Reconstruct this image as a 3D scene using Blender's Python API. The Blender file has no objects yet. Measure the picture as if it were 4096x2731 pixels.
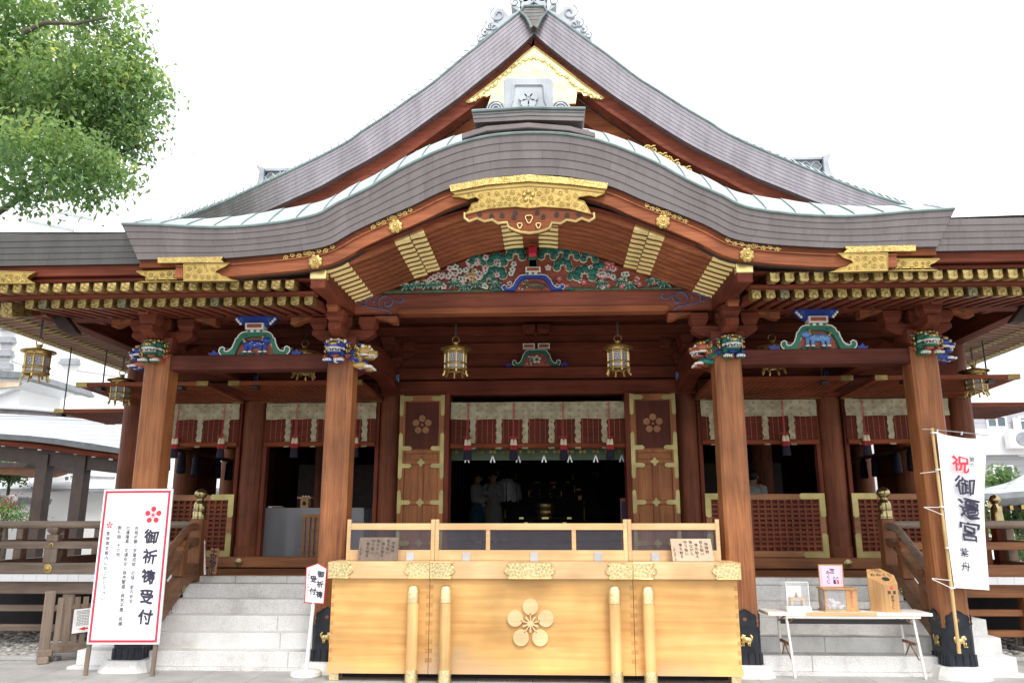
import bpy, math, random
from mathutils import Vector, Matrix
R = math.radians
random.seed(11)
S = bpy.context.scene
COL = S.collection

# ------------------------------------------------------------------ camera
CAMLOC = (0.2236, -9.8279, 1.65)
PITCH, YAW, FPX = 0.227175, 0.048528, 3185.05
cd = bpy.data.cameras.new('camera')
cam = bpy.data.objects.new('camera', cd); COL.objects.link(cam)
cam.location = CAMLOC
cam.rotation_euler = (math.pi/2 + PITCH, 0, YAW)
cd.sensor_width = 36; cd.lens = FPX/4096*36
cd.clip_end = 3000; cd.clip_start = .05
S.camera = cam

# ------------------------------------------------------------------ sky, sun, exposure (bright overcast noon)
SUN_EL, SUN_AZ = R(56), R(24)          # azimuth measured from straight behind the camera towards the right
w = bpy.data.worlds.new('World'); S.world = w; w.use_nodes = True
nt = w.node_tree; nt.nodes.clear()
sky = nt.nodes.new('ShaderNodeTexSky'); sky.sky_type = 'NISHITA'; sky.sun_disc = False
sky.sun_elevation = SUN_EL; sky.sun_rotation = math.pi - SUN_AZ
sky.air_density = 1.0; sky.dust_density = 4.0; sky.ozone_density = 1.0
bw = nt.nodes.new('ShaderNodeRGBToBW')
mixn = nt.nodes.new('ShaderNodeMix'); mixn.data_type = 'RGBA'; mixn.inputs[0].default_value = .86   # cloud veil: mostly grey-white
cl = nt.nodes.new('ShaderNodeMix'); cl.data_type = 'RGBA'; cl.inputs[0].default_value = .72
cl.inputs[7].default_value = (9.0, 9.2, 9.6, 1)
bg = nt.nodes.new('ShaderNodeBackground'); bg.inputs[1].default_value = .13
wo = nt.nodes.new('ShaderNodeOutputWorld')
L = nt.links.new
L(sky.outputs[0], bw.inputs[0]); L(sky.outputs[0], mixn.inputs[6]); L(bw.outputs[0], mixn.inputs[7])
L(mixn.outputs[2], cl.inputs[6]); L(cl.outputs[2], bg.inputs[0]); L(bg.outputs[0], wo.inputs[0])
sd = bpy.data.lights.new('sun', 'SUN'); sd.energy = 1.1; sd.angle = R(16); sd.color = (1, .965, .92)
sun = bpy.data.objects.new('sun', sd); COL.objects.link(sun)
dv = Vector((math.cos(SUN_EL)*math.sin(SUN_AZ), -math.cos(SUN_EL)*math.cos(SUN_AZ), math.sin(SUN_EL)))
sun.rotation_euler = dv.to_track_quat('Z', 'Y').to_euler()
S.view_settings.view_transform = 'Standard'; S.view_settings.look = 'None'
S.view_settings.exposure = 0.88; S.view_settings.gamma = 1; S.view_settings.use_curve_mapping = False
S.render.engine = 'CYCLES'
S.cycles.max_bounces = 6; S.cycles.diffuse_bounces = 4; S.cycles.glossy_bounces = 3
S.cycles.transmission_bounces = 5; S.cycles.transparent_max_bounces = 8
S.cycles.use_denoising = True

# ------------------------------------------------------------------ measuring: a sight line met with a vertical plane, or with a level
CP, SP, CY, SY = math.cos(PITCH), math.sin(PITCH), math.cos(YAW), math.sin(YAW)
def at(u, v, Y=None, Z=None, X=None):
    a = (u-2048)/FPX; b = -(v-1365.5)/FPX
    y1 = CP - b*SP; z1 = SP + b*CP
    d = (a*CY - y1*SY, a*SY + y1*CY, z1)
    if Y is not None: t = (Y-CAMLOC[1])/d[1]
    elif Z is not None: t = (Z-CAMLOC[2])/d[2]
    else: t = (X-CAMLOC[0])/d[0]
    return Vector([CAMLOC[i]+t*d[i] for i in range(3)])
def xz(u, v, Y):
    p = at(u, v, Y); return (p.x, p.z)
def crop(ox, oy, k):
    return lambda pts: [(ox+k*x, oy+k*y) for x, y in pts]
K = .59524

# ------------------------------------------------------------------ materials
MATS = {}
def newmat(name):
    m = bpy.data.materials.new(name); m.use_nodes = True
    n = m.node_tree; b = n.nodes['Principled BSDF']
    MATS[name] = m
    return m, n, b
def nd(n, t, **kw):
    x = n.nodes.new(t)
    for k, v in kw.items(): setattr(x, k, v)
    return x
def ramp(n, stops):
    r = nd(n, 'ShaderNodeValToRGB'); e = r.color_ramp.elements
    while len(e) < len(stops): e.new(.5)
    for i, (p, c) in enumerate(stops):
        e[i].position = p; e[i].color = (*c, 1)
    return r
def coords(n, scale=(1,1,1), uv=False):
    tc = nd(n, 'ShaderNodeTexCoord'); mp = nd(n, 'ShaderNodeMapping')
    mp.inputs['Scale'].default_value = scale
    n.links.new(tc.outputs['UV' if uv else 'Object'], mp.inputs[0]); return mp
def bump(n, b, src, strength=.3, dist=.01):
    bp = nd(n, 'ShaderNodeBump'); bp.inputs['Strength'].default_value = strength; bp.inputs['Distance'].default_value = dist
    n.links.new(src, bp.inputs['Height']); n.links.new(bp.outputs[0], b.inputs['Normal'])
def plain(name, c, rough=.6, metal=0, var=.12, scale=6, bmp=.1, spec=.5):
    m, n, b = newmat(name); mp = coords(n)
    no = nd(n, 'ShaderNodeTexNoise'); no.inputs['Scale'].default_value = scale; no.inputs['Detail'].default_value = 6
    n.links.new(mp.outputs[0], no.inputs[0])
    r = ramp(n, [(.3, [x*(1-var) for x in c]), (.7, [min(1, x*(1+var)) for x in c])])
    n.links.new(no.outputs[0], r.inputs[0]); n.links.new(r.outputs[0], b.inputs['Base Color'])
    b.inputs['Roughness'].default_value = rough; b.inputs['Metallic'].default_value = metal
    b.inputs['Specular IOR Level'].default_value = spec
    if bmp: bump(n, b, no.outputs[0], bmp, .004)
    return m
def wood(name, c1, c2, axis='z', rough=.55, grain=1., spec=.35, stain=None):
    m, n, b = newmat(name)
    sc = {'x': (.5, 9, 9), 'y': (9, .5, 9), 'z': (9, 9, .5)}[axis]
    sc = [s*grain for s in sc]
    mp = coords(n, sc); oi = nd(n, 'ShaderNodeObjectInfo'); om = nd(n, 'ShaderNodeMath', operation='MULTIPLY'); om.inputs[1].default_value = 37.
    n.links.new(oi.outputs['Random'], om.inputs[0]); n.links.new(om.outputs[0], mp.inputs['Location'])
    a = nd(n, 'ShaderNodeTexNoise'); a.inputs['Scale'].default_value = 1.; a.inputs['Detail'].default_value = 8; a.inputs['Roughness'].default_value = .62; a.inputs['Distortion'].default_value = .6
    f = nd(n, 'ShaderNodeTexNoise'); f.inputs['Scale'].default_value = 5.; f.inputs['Detail'].default_value = 4
    n.links.new(mp.outputs[0], a.inputs[0]); n.links.new(mp.outputs[0], f.inputs[0])
    mx = nd(n, 'ShaderNodeMath', operation='MULTIPLY_ADD'); mx.inputs[1].default_value = .45
    mm = nd(n, 'ShaderNodeMath', operation='MULTIPLY'); mm.inputs[1].default_value = .62
    n.links.new(a.outputs[0], mm.inputs[0]); n.links.new(f.outputs[0], mx.inputs[0]); n.links.new(mm.outputs[0], mx.inputs[2])
    r = ramp(n, [(.36, c2), (.52, [(x+y)/2 for x, y in zip(c1, c2)]), (.68, c1)])
    n.links.new(mx.outputs[0], r.inputs[0])
    out = r.outputs[0]
    # board to board / patchy weathering
    m2 = coords(n, (1, 1, 1)); g = nd(n, 'ShaderNodeTexNoise'); g.inputs['Scale'].default_value = 1.3; g.inputs['Detail'].default_value = 3
    n.links.new(m2.outputs[0], g.inputs[0])
    rr = ramp(n, [(.32, (.66, .63, .60)), (.68, (1.16, 1.13, 1.1))]); n.links.new(g.outputs[0], rr.inputs[0])
    mu = nd(n, 'ShaderNodeMix', data_type='RGBA', blend_type='MULTIPLY'); mu.inputs[0].default_value = 1
    n.links.new(out, mu.inputs[6]); n.links.new(rr.outputs[0], mu.inputs[7]); out = mu.outputs[2]
    if stain:
        sp = nd(n, 'ShaderNodeSeparateXYZ'); n.links.new(m2.outputs[0], sp.inputs[0])
        z0, z1, sc_, amt = stain
        mr = nd(n, 'ShaderNodeMapRange'); mr.inputs[1].default_value = z0; mr.inputs[2].default_value = z1; mr.inputs[3].default_value = amt; mr.inputs[4].default_value = 0
        ad = nd(n, 'ShaderNodeMath', operation='MULTIPLY_ADD'); ad.inputs[1].default_value = 1.1; 
        n.links.new(g.outputs[0], ad.inputs[0]); n.links.new(sp.outputs[2], ad.inputs[2]); n.links.new(ad.outputs[0], mr.inputs[0])
        sm = nd(n, 'ShaderNodeMix', data_type='RGBA'); sm.inputs[7].default_value = (*sc_, 1)
        n.links.new(mr.outputs[0], sm.inputs[0]); n.links.new(out, sm.inputs[6]); out = sm.outputs[2]
    n.links.new(out, b.inputs['Base Color'])
    b.inputs['Roughness'].default_value = rough; b.inputs['Specular IOR Level'].default_value = spec
    bump(n, b, mx.outputs[0], .25, .004)
    return m
def gold(name, c=(.80, .56, .17), rough=.33, emboss=0, tarnish=.25, scale=40, metal=.92, recess=.75):
    m, n, b = newmat(name); mp = coords(n)
    no = nd(n, 'ShaderNodeTexNoise'); no.inputs['Scale'].default_value = 4; no.inputs['Detail'].default_value = 5
    n.links.new(mp.outputs[0], no.inputs[0])
    r = ramp(n, [(.35, [x*(1-tarnish) for x in c]), (.65, c)]); n.links.new(no.outputs[0], r.inputs[0])
    n.links.new(r.outputs[0], b.inputs['Base Color'])
    b.inputs['Metallic'].default_value = metal; b.inputs['Roughness'].default_value = rough
    if emboss:
        d = nd(n, 'ShaderNodeTexNoise'); d.inputs['Scale'].default_value = scale*.22; d.inputs['Detail'].default_value = 2
        n.links.new(mp.outputs[0], d.inputs[0])
        ad = nd(n, 'ShaderNodeMix', data_type='RGBA'); ad.inputs[0].default_value = .12
        n.links.new(mp.outputs[0], ad.inputs[6]); n.links.new(d.outputs['Color'], ad.inputs[7])
        v = nd(n, 'ShaderNodeTexVoronoi', feature='SMOOTH_F1'); v.inputs['Scale'].default_value = scale
        n.links.new(ad.outputs[2], v.inputs[0])
        wv = nd(n, 'ShaderNodeMath', operation='SINE'); ml = nd(n, 'ShaderNodeMath', operation='MULTIPLY'); ml.inputs[1].default_value = 13
        n.links.new(v.outputs[0], ml.inputs[0]); n.links.new(ml.outputs[0], wv.inputs[0])
        rc = ramp(n, [(0, (.34, .27, .2)), (.42, (1, 1, 1))]); mr_ = nd(n, 'ShaderNodeMapRange'); mr_.inputs[1].default_value = -1; mr_.inputs[2].default_value = 1; n.links.new(wv.outputs[0], mr_.inputs[0]); n.links.new(mr_.outputs[0], rc.inputs[0])
        mu = nd(n, 'ShaderNodeMix', data_type='RGBA', blend_type='MULTIPLY'); mu.inputs[0].default_value = recess; n.links.new(r.outputs[0], mu.inputs[6]); n.links.new(rc.outputs[0], mu.inputs[7]); n.links.new(mu.outputs[2], b.inputs['Base Color'])
        bump(n, b, wv.outputs[0], emboss*.5, .008)
    return m
def copper(name, c=(.135, .10, .103), var=.3, rough=.42, metal=.35, seam=.8):
    m, n, b = newmat(name); mp = coords(n, (1, 1, 1), uv=True)
    br = nd(n, 'ShaderNodeTexBrick'); br.offset = .37; br.offset_frequency = 3; br.squash = 1
    br.inputs['Scale'].default_value = 1; br.inputs['Brick Width'].default_value = seam; br.inputs['Row Height'].default_value = 1
    br.inputs['Mortar Size'].default_value = .004; br.inputs['Mortar Smooth'].default_value = 0
    br.inputs['Color1'].default_value = (*[x*(1+var) for x in c], 1); br.inputs['Color2'].default_value = (*[x*(1-var*.6) for x in c], 1)
    br.inputs['Mortar'].default_value = (*[x*.72 for x in c], 1)
    n.links.new(mp.outputs[0], br.inputs[0])
    m2 = coords(n, (5, 5, .7)); no = nd(n, 'ShaderNodeTexNoise'); no.inputs['Scale'].default_value = 1; no.inputs['Detail'].default_value = 8; no.inputs['Roughness'].default_value = .7
    n.links.new(m2.outputs[0], no.inputs[0])
    rr = ramp(n, [(.3, (.7, .68, .66)), (.55, (1, 1, 1)), (.75, (1.35, 1.3, 1.3))]); n.links.new(no.outputs[0], rr.inputs[0])
    mu = nd(n, 'ShaderNodeMix', data_type='RGBA', blend_type='MULTIPLY'); mu.inputs[0].default_value = .8
    n.links.new(br.outputs[0], mu.inputs[6]); n.links.new(rr.outputs[0], mu.inputs[7]); n.links.new(mu.outputs[2], b.inputs['Base Color'])
    b.inputs['Metallic'].default_value = metal; b.inputs['Roughness'].default_value = rough
    bump(n, b, no.outputs[0], .15, .01)
    return m
def stone(name, c, sc=160, var=.25, rough=.75):
    m, n, b = newmat(name); mp = coords(n)
    v = nd(n, 'ShaderNodeTexNoise'); v.inputs['Scale'].default_value = sc; v.inputs['Detail'].default_value = 2
    g = nd(n, 'ShaderNodeTexNoise'); g.inputs['Scale'].default_value = 1.7; g.inputs['Detail'].default_value = 6
    n.links.new(mp.outputs[0], v.inputs[0]); n.links.new(mp.outputs[0], g.inputs[0])
    r = ramp(n, [(.32, [x*(1-var*1.6) for x in c]), (.48, c), (.7, [min(.9, x*(1+var*.6)) for x in c])]); n.links.new(v.outputs[0], r.inputs[0])
    g.inputs['Roughness'].default_value = .68
    rr = ramp(n, [(.3, (.66, .64, .60)), (.46, (.92, .91, .89)), (.62, (1.06, 1.06, 1.06))]); n.links.new(g.outputs[0], rr.inputs[0])
    mu = nd(n, 'ShaderNodeMix', data_type='RGBA', blend_type='MULTIPLY'); mu.inputs[0].default_value = 1
    n.links.new(r.outputs[0], mu.inputs[6]); n.links.new(rr.outputs[0], mu.inputs[7]); n.links.new(mu.outputs[2], b.inputs['Base Color'])
    b.inputs['Roughness'].default_value = rough
    bump(n, b, v.outputs[0], .15, .003)
    return m

RED1, RED2 = (.215, .060, .033), (.10, .026, .016)
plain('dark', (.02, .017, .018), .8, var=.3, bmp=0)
wood('red_x', RED1, RED2, 'x', .65, spec=.12); wood('red_y', RED1, RED2, 'y', .65, spec=.12); wood('red_z', RED1, RED2, 'z', .65, spec=.12)
wood('barge', (.25, .078, .03), (.13, .037, .016), 'x', .6, spec=.15)
wood('rib_x', (.36, .125, .055), (.18, .055, .026), 'x', .6, spec=.15)
wood('pillar', (.24, .078, .033), (.10, .03, .015), 'z', grain=1.1, spec=.2)
wood('post', (.39, .155, .056), (.17, .055, .02), 'z', grain=1.15, stain=(.3, 1.6, (.2, .115, .06), .5))
wood('grey_x', (.30, .235, .185), (.16, .115, .085), 'x'); wood('grey_z', (.30, .235, .185), (.16, .115, .085), 'z'); wood('grey_y', (.30, .235, .185), (.16, .115, .085), 'y')
wood('brown_x', (.36, .15, .06), (.17, .066, .027), 'x'); wood('brown_z', (.36, .15, .06), (.17, .066, .027), 'z'); wood('brown_y', (.30, .16, .09), (.15, .075, .042), 'y')
wood('lattice', (.28, .085, .038), (.14, .04, .02), 'x', spec=.2); wood('frame_x', (.46, .22, .10), (.28, .12, .052), 'x')
wood('keyaki', (.79, .495, .185), (.56, .29, .085), 'x', rough=.42, grain=.38, stain=(.30, .85, (.70, .57, .45), .55))
wood('keyaki_z', (.82, .55, .24), (.62, .36, .13), 'z', rough=.4, grain=1.2)
wood('crest_wood', (.86, .66, .38), (.76, .53, .27), 'x', rough=.4)
wood('pine', (.78, .55, .30), (.66, .42, .20), 'x', rough=.45); wood('pine_z', (.80, .58, .33), (.66, .43, .21), 'z', rough=.45)
wood('box_wood', (.62, .38, .17), (.42, .22, .085), 'z', rough=.45, grain=1.3)
wood('plaque_dark', (.26, .2, .16), (.16, .12, .095), 'z'); wood('plaque_light', (.72, .58, .43), (.58, .43, .30), 'z')
wood('plaque_brown', (.42, .22, .12), (.28, .13, .065), 'z')
wood('bamboo', (.72, .52, .24), (.58, .38, .15), 'z', rough=.35)
wood('blind', (.15, .032, .02), (.085, .018, .012), 'x', grain=3, spec=.1)
wood('shutter', (.30, .085, .036), (.17, .045, .02), 'x', spec=.15)
gold('gold', (.55, .395, .14), .36); gold('gold_relief', (.50, .355, .115), .38, emboss=.3, scale=60, recess=.35)
gold('gold_fine', (.60, .44, .16), .36, emboss=.5, scale=60, recess=.6); gold('gold_dark', (.42, .30, .11), .42, tarnish=.5)
gold('gold_cap', (.50, .385, .145), .48, emboss=.3, scale=18, tarnish=.35, metal=.75); gold('gold_cap_old', (.27, .25, .14), .5, emboss=.3, scale=18, metal=.7)
gold('gold_box', (.90, .76, .43), .34, emboss=.35, scale=70, tarnish=.12, recess=.5)
gold('gold_bright', (.80, .63, .28), .3); gold('brass', (.44, .36, .17), .2, tarnish=.35); gold('brass_pale', (.44, .375, .15), .42, metal=.7, tarnish=.3)
copper('copper', (.142, .123, .119), var=.1); copper('copper_gable', (.31, .285, .305), var=.05, rough=.30, metal=.65, seam=1.3)
copper('copper_old', (.075, .072, .066), var=.06, metal=.2)
plain('verdigris', (.40, .45, .445), .5, metal=.15, var=.12, scale=3); plain('verdigris_dark', (.20, .26, .25), .5, metal=.3, var=.25)
plain('tin', (.36, .385, .41), .45, metal=.35, var=.2, scale=3, bmp=.2); plain('copper_plain', (.16, .135, .13), .4, metal=.4, var=.25, scale=3)
stone('granite', (.68, .675, .66), var=.26); stone('granite_pale', (.74, .735, .71), var=.24); stone('kerb', (.40, .395, .38)); 
plain('sheath', (.022, .026, .034), .38, metal=.5, var=.35, scale=10, bmp=.25)
plain('white', (.82, .82, .82), .5, var=.03); plain('white_gloss', (.84, .84, .83), .3, var=.02); plain('white_cloth', (.84, .84, .85), .8, var=.02)
plain('ink', (.035, .03, .06), .6, bmp=0); plain('ink_brown', (.05, .035, .03), .7, bmp=0); plain('crimson', (.52, .02, .05), .5, bmp=0, var=.06); plain('scarlet', (.70, .025, .05), .5, bmp=0, var=.05)
plain('blue', (.016, .05, .30), .5, var=.2); plain('sky_blue', (.10, .24, .50), .5, var=.2); plain('teal', (.015, .135, .11), .5, var=.35, scale=20); plain('green', (.015, .145, .085), .5, var=.25)
plain('navy', (.02, .025, .10), .6); plain('petal', (.72, .55, .52), .6, var=.1); plain('petal_white', (.66, .68, .60), .6); plain('petal_red', (.55, .12, .12), .6)
plain('cream', (.72, .64, .44), .6); plain('rim_white', (.75, .72, .66), .5); plain('ochre', (.50, .33, .10), .5, var=.2); plain('ground_green', (.10, .16, .09), .6)
plain('beast_red', (.36, .09, .05), .5, var=.3); plain('branch', (.10, .10, .085), .6); plain('cow', (.13, .085, .055), .5)
plain('tassel', (.012, .01, .025), .85, var=.3, scale=60); plain('cord', (.52, .06, .07), .7); plain('tassel_red', (.36, .018, .025), .8)
plain('iron', (.06, .055, .055), .5, metal=.6); plain('steel', (.55, .55, .55), .35, metal=.9); plain('rust', (.22, .11, .06), .7, var=.5, scale=14)
plain('table_paint', (.80, .78, .70), .45, var=.08, scale=4); plain('pink', (.73, .53, .68), .5, var=.03); plain('paper', (.80, .79, .77), .7)
plain('skin', (.46, .27, .19), .6); plain('hair', (.012, .011, .012), .5); plain('robe_white', (.42, .42, .43), .9, var=.05); plain('robe_aqua', (.03, .10, .15), .9); plain('robe_pale', (.28, .28, .26), .9)
plain('building_white', (.80, .80, .79), .7, var=.03, scale=1); plain('window_glass', (.09, .12, .14), .08, var=.3, scale=2, bmp=0); plain('roof_grey', (.30, .31, .33), .5, var=.2)
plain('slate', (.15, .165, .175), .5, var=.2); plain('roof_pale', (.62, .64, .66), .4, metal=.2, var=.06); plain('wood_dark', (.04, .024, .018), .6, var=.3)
plain('bark', (.075, .06, .045), .9, var=.35, scale=12, bmp=.5); plain('plastic_grey', (.16, .16, .17), .5); plain('maple', (.40, .06, .05), .6)
plain('mesh_wire', (.10, .095, .115), .5, metal=.3); wood('finger_joint', (.62, .34, .12), (.46, .23, .07), 'x')
wood('side_pale', (.46, .31, .235), (.28, .175, .13), 'x', .7, spec=.1); wood('panel_dark', (.13, .033, .018), (.07, .018, .011), 'z', spec=.2)  # side_pale: pinkish weathered wood, ground bounce on the undersides put into its colour
gold('gold_sheet', (.95, .80, .40), .30, emboss=.35, scale=26, tarnish=.1, recess=.3)
wood('door_wood', (.42, .175, .066), (.22, .08, .03), 'z', spec=.25)
wood('tie_wood', (.135, .042, .031), (.07, .021, .016), 'x', .65, spec=.12); wood('koryo', (.31, .098, .062), (.17, .05, .033), 'x', .6, spec=.15)
# special materials
def paving():
    m, n, b = newmat('paving'); mp = coords(n)
    br = nd(n, 'ShaderNodeTexBrick'); br.offset = .5; br.inputs['Scale'].default_value = 1
    br.inputs['Brick Width'].default_value = .62; br.inputs['Row Height'].default_value = 1.25; br.inputs['Mortar Size'].default_value = .004
    br.inputs['Color1'].default_value = (.36, .355, .34, 1); br.inputs['Color2'].default_value = (.42, .41, .395, 1); br.inputs['Mortar'].default_value = (.17, .165, .155, 1)
    ro = nd(n, 'ShaderNodeVectorRotate'); ro.inputs['Angle'].default_value = R(0)
    n.links.new(mp.outputs[0], ro.inputs[0]); n.links.new(ro.outputs[0], br.inputs[0])
    g = nd(n, 'ShaderNodeTexNoise'); g.inputs['Scale'].default_value = 2.2; g.inputs['Detail'].default_value = 9; g.inputs['Roughness'].default_value = .7
    n.links.new(mp.outputs[0], g.inputs[0])
    rr = ramp(n, [(.3, (.72, .71, .69)), (.65, (1.12, 1.11, 1.1))]); n.links.new(g.outputs[0], rr.inputs[0])
    mu = nd(n, 'ShaderNodeMix', data_type='RGBA', blend_type='MULTIPLY'); mu.inputs[0].default_value = 1
    n.links.new(br.outputs[0], mu.inputs[6]); n.links.new(rr.outputs[0], mu.inputs[7]); n.links.new(mu.outputs[2], b.inputs['Base Color'])
    b.inputs['Roughness'].default_value = .62; bump(n, b, g.outputs[0], .2, .006)
paving()
def brocade():
    m, n, b = newmat('brocade'); tc = nd(n, 'ShaderNodeTexCoord'); sp = nd(n, 'ShaderNodeSeparateXYZ'); n.links.new(tc.outputs['Object'], sp.inputs[0])
    def cell(out, per, off=0):
        a = nd(n, 'ShaderNodeMath', operation='MULTIPLY_ADD'); a.inputs[1].default_value = 1/per; a.inputs[2].default_value = off; n.links.new(out, a.inputs[0])
        f = nd(n, 'ShaderNodeMath', operation='FRACT'); n.links.new(a.outputs[0], f.inputs[0])
        s = nd(n, 'ShaderNodeMath', operation='SUBTRACT'); s.inputs[1].default_value = .5; n.links.new(f.outputs[0], s.inputs[0])
        ab = nd(n, 'ShaderNodeMath', operation='ABSOLUTE'); n.links.new(s.outputs[0], ab.inputs[0]); return ab.outputs[0]
    cx = cell(sp.outputs[0], .15); cz = cell(sp.outputs[2], .095)
    kx = nd(n, 'ShaderNodeMath', operation='MULTIPLY'); kx.inputs[1].default_value = 1.6; n.links.new(cx, kx.inputs[0])
    ad = nd(n, 'ShaderNodeMath', operation='ADD'); n.links.new(kx.outputs[0], ad.inputs[0]); n.links.new(cz, ad.inputs[1])
    lt = nd(n, 'ShaderNodeMath', operation='LESS_THAN'); lt.inputs[1].default_value = .24; n.links.new(ad.outputs[0], lt.inputs[0])
    no = nd(n, 'ShaderNodeTexNoise'); no.inputs['Scale'].default_value = 9; no.inputs['Detail'].default_value = 6; n.links.new(tc.outputs['Object'], no.inputs[0])
    r = ramp(n, [(.3, (.29, .27, .16)), (.65, (.49, .46, .30))]); n.links.new(no.outputs[0], r.inputs[0])
    mx = nd(n, 'ShaderNodeMix', data_type='RGBA'); mx.inputs[7].default_value = (.42, .19, .08, 1)
    n.links.new(lt.outputs[0], mx.inputs[0]); n.links.new(r.outputs[0], mx.inputs[6]); n.links.new(mx.outputs[2], b.inputs['Base Color'])
    b.inputs['Roughness'].default_value = .6; bump(n, b, no.outputs[0], .4, .02)
brocade()
def glassy(name, alpha, c=(.8, .85, .88), rough=.05):
    m, n, b = newmat(name)
    b.inputs['Base Color'].default_value = (*c, 1); b.inputs['Roughness'].default_value = rough; b.inputs['Alpha'].default_value = alpha
glassy('acrylic', .22); glassy('sheet', .42, (.62, .63, .66), .25)
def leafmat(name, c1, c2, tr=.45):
    m, n, b = newmat(name); o = nd(n, 'ShaderNodeAttribute'); o.attribute_name = 'face_tone'
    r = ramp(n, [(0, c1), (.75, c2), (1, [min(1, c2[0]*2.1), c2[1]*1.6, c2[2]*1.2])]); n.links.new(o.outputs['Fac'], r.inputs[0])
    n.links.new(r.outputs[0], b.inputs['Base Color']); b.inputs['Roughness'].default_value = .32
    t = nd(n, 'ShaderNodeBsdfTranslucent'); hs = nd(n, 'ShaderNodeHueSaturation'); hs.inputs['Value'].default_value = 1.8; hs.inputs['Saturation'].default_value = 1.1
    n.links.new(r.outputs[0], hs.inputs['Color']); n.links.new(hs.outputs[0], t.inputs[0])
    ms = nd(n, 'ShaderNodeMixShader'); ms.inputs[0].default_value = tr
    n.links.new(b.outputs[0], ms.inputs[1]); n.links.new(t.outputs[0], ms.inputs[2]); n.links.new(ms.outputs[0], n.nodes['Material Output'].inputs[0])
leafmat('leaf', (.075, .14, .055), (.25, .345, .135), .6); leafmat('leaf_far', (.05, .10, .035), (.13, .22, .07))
def pebbles():
    m, n, b = newmat('pebble'); o = nd(n, 'ShaderNodeAttribute'); o.attribute_name = 'face_tone'
    r = ramp(n, [(0, (.16, .15, .14)), (.5, (.36, .34, .30)), (1, (.62, .60, .56))]); n.links.new(o.outputs['Fac'], r.inputs[0]); n.links.new(r.outputs[0], b.inputs['Base Color']); b.inputs['Roughness'].default_value = .7
pebbles()
def lampglass():
    m, n, b = newmat('lamp_glass'); b.inputs['Base Color'].default_value = (.33, .335, .37, 1); b.inputs['Roughness'].default_value = .35
    b.inputs['Transmission Weight'].default_value = 0
lampglass()
def lined(name, c, per, axis, dark=.6, rough=.45, metal=.2):
    m, n, b = newmat(name); tc = nd(n, 'ShaderNodeTexCoord'); sp = nd(n, 'ShaderNodeSeparateXYZ'); n.links.new(tc.outputs['Object'], sp.inputs[0])
    a = nd(n, 'ShaderNodeMath', operation='MULTIPLY'); a.inputs[1].default_value = 1/per; n.links.new(sp.outputs[axis], a.inputs[0])
    f = nd(n, 'ShaderNodeMath', operation='FRACT'); n.links.new(a.outputs[0], f.inputs[0])
    lt = nd(n, 'ShaderNodeMath', operation='LESS_THAN'); lt.inputs[1].default_value = .14; n.links.new(f.outputs[0], lt.inputs[0])
    mx = nd(n, 'ShaderNodeMix', data_type='RGBA'); mx.inputs[6].default_value = (*c, 1); mx.inputs[7].default_value = (*[x*dark for x in c], 1)
    n.links.new(lt.outputs[0], mx.inputs[0]); n.links.new(mx.outputs[2], b.inputs['Base Color']); b.inputs['Roughness'].default_value = rough; b.inputs['Metallic'].default_value = metal
lined('roof_lines', (.48, .50, .53), .13, 2, .55); lined('wall_tile', (.40, .40, .42), .22, 2, .8, .6, 0)

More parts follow.
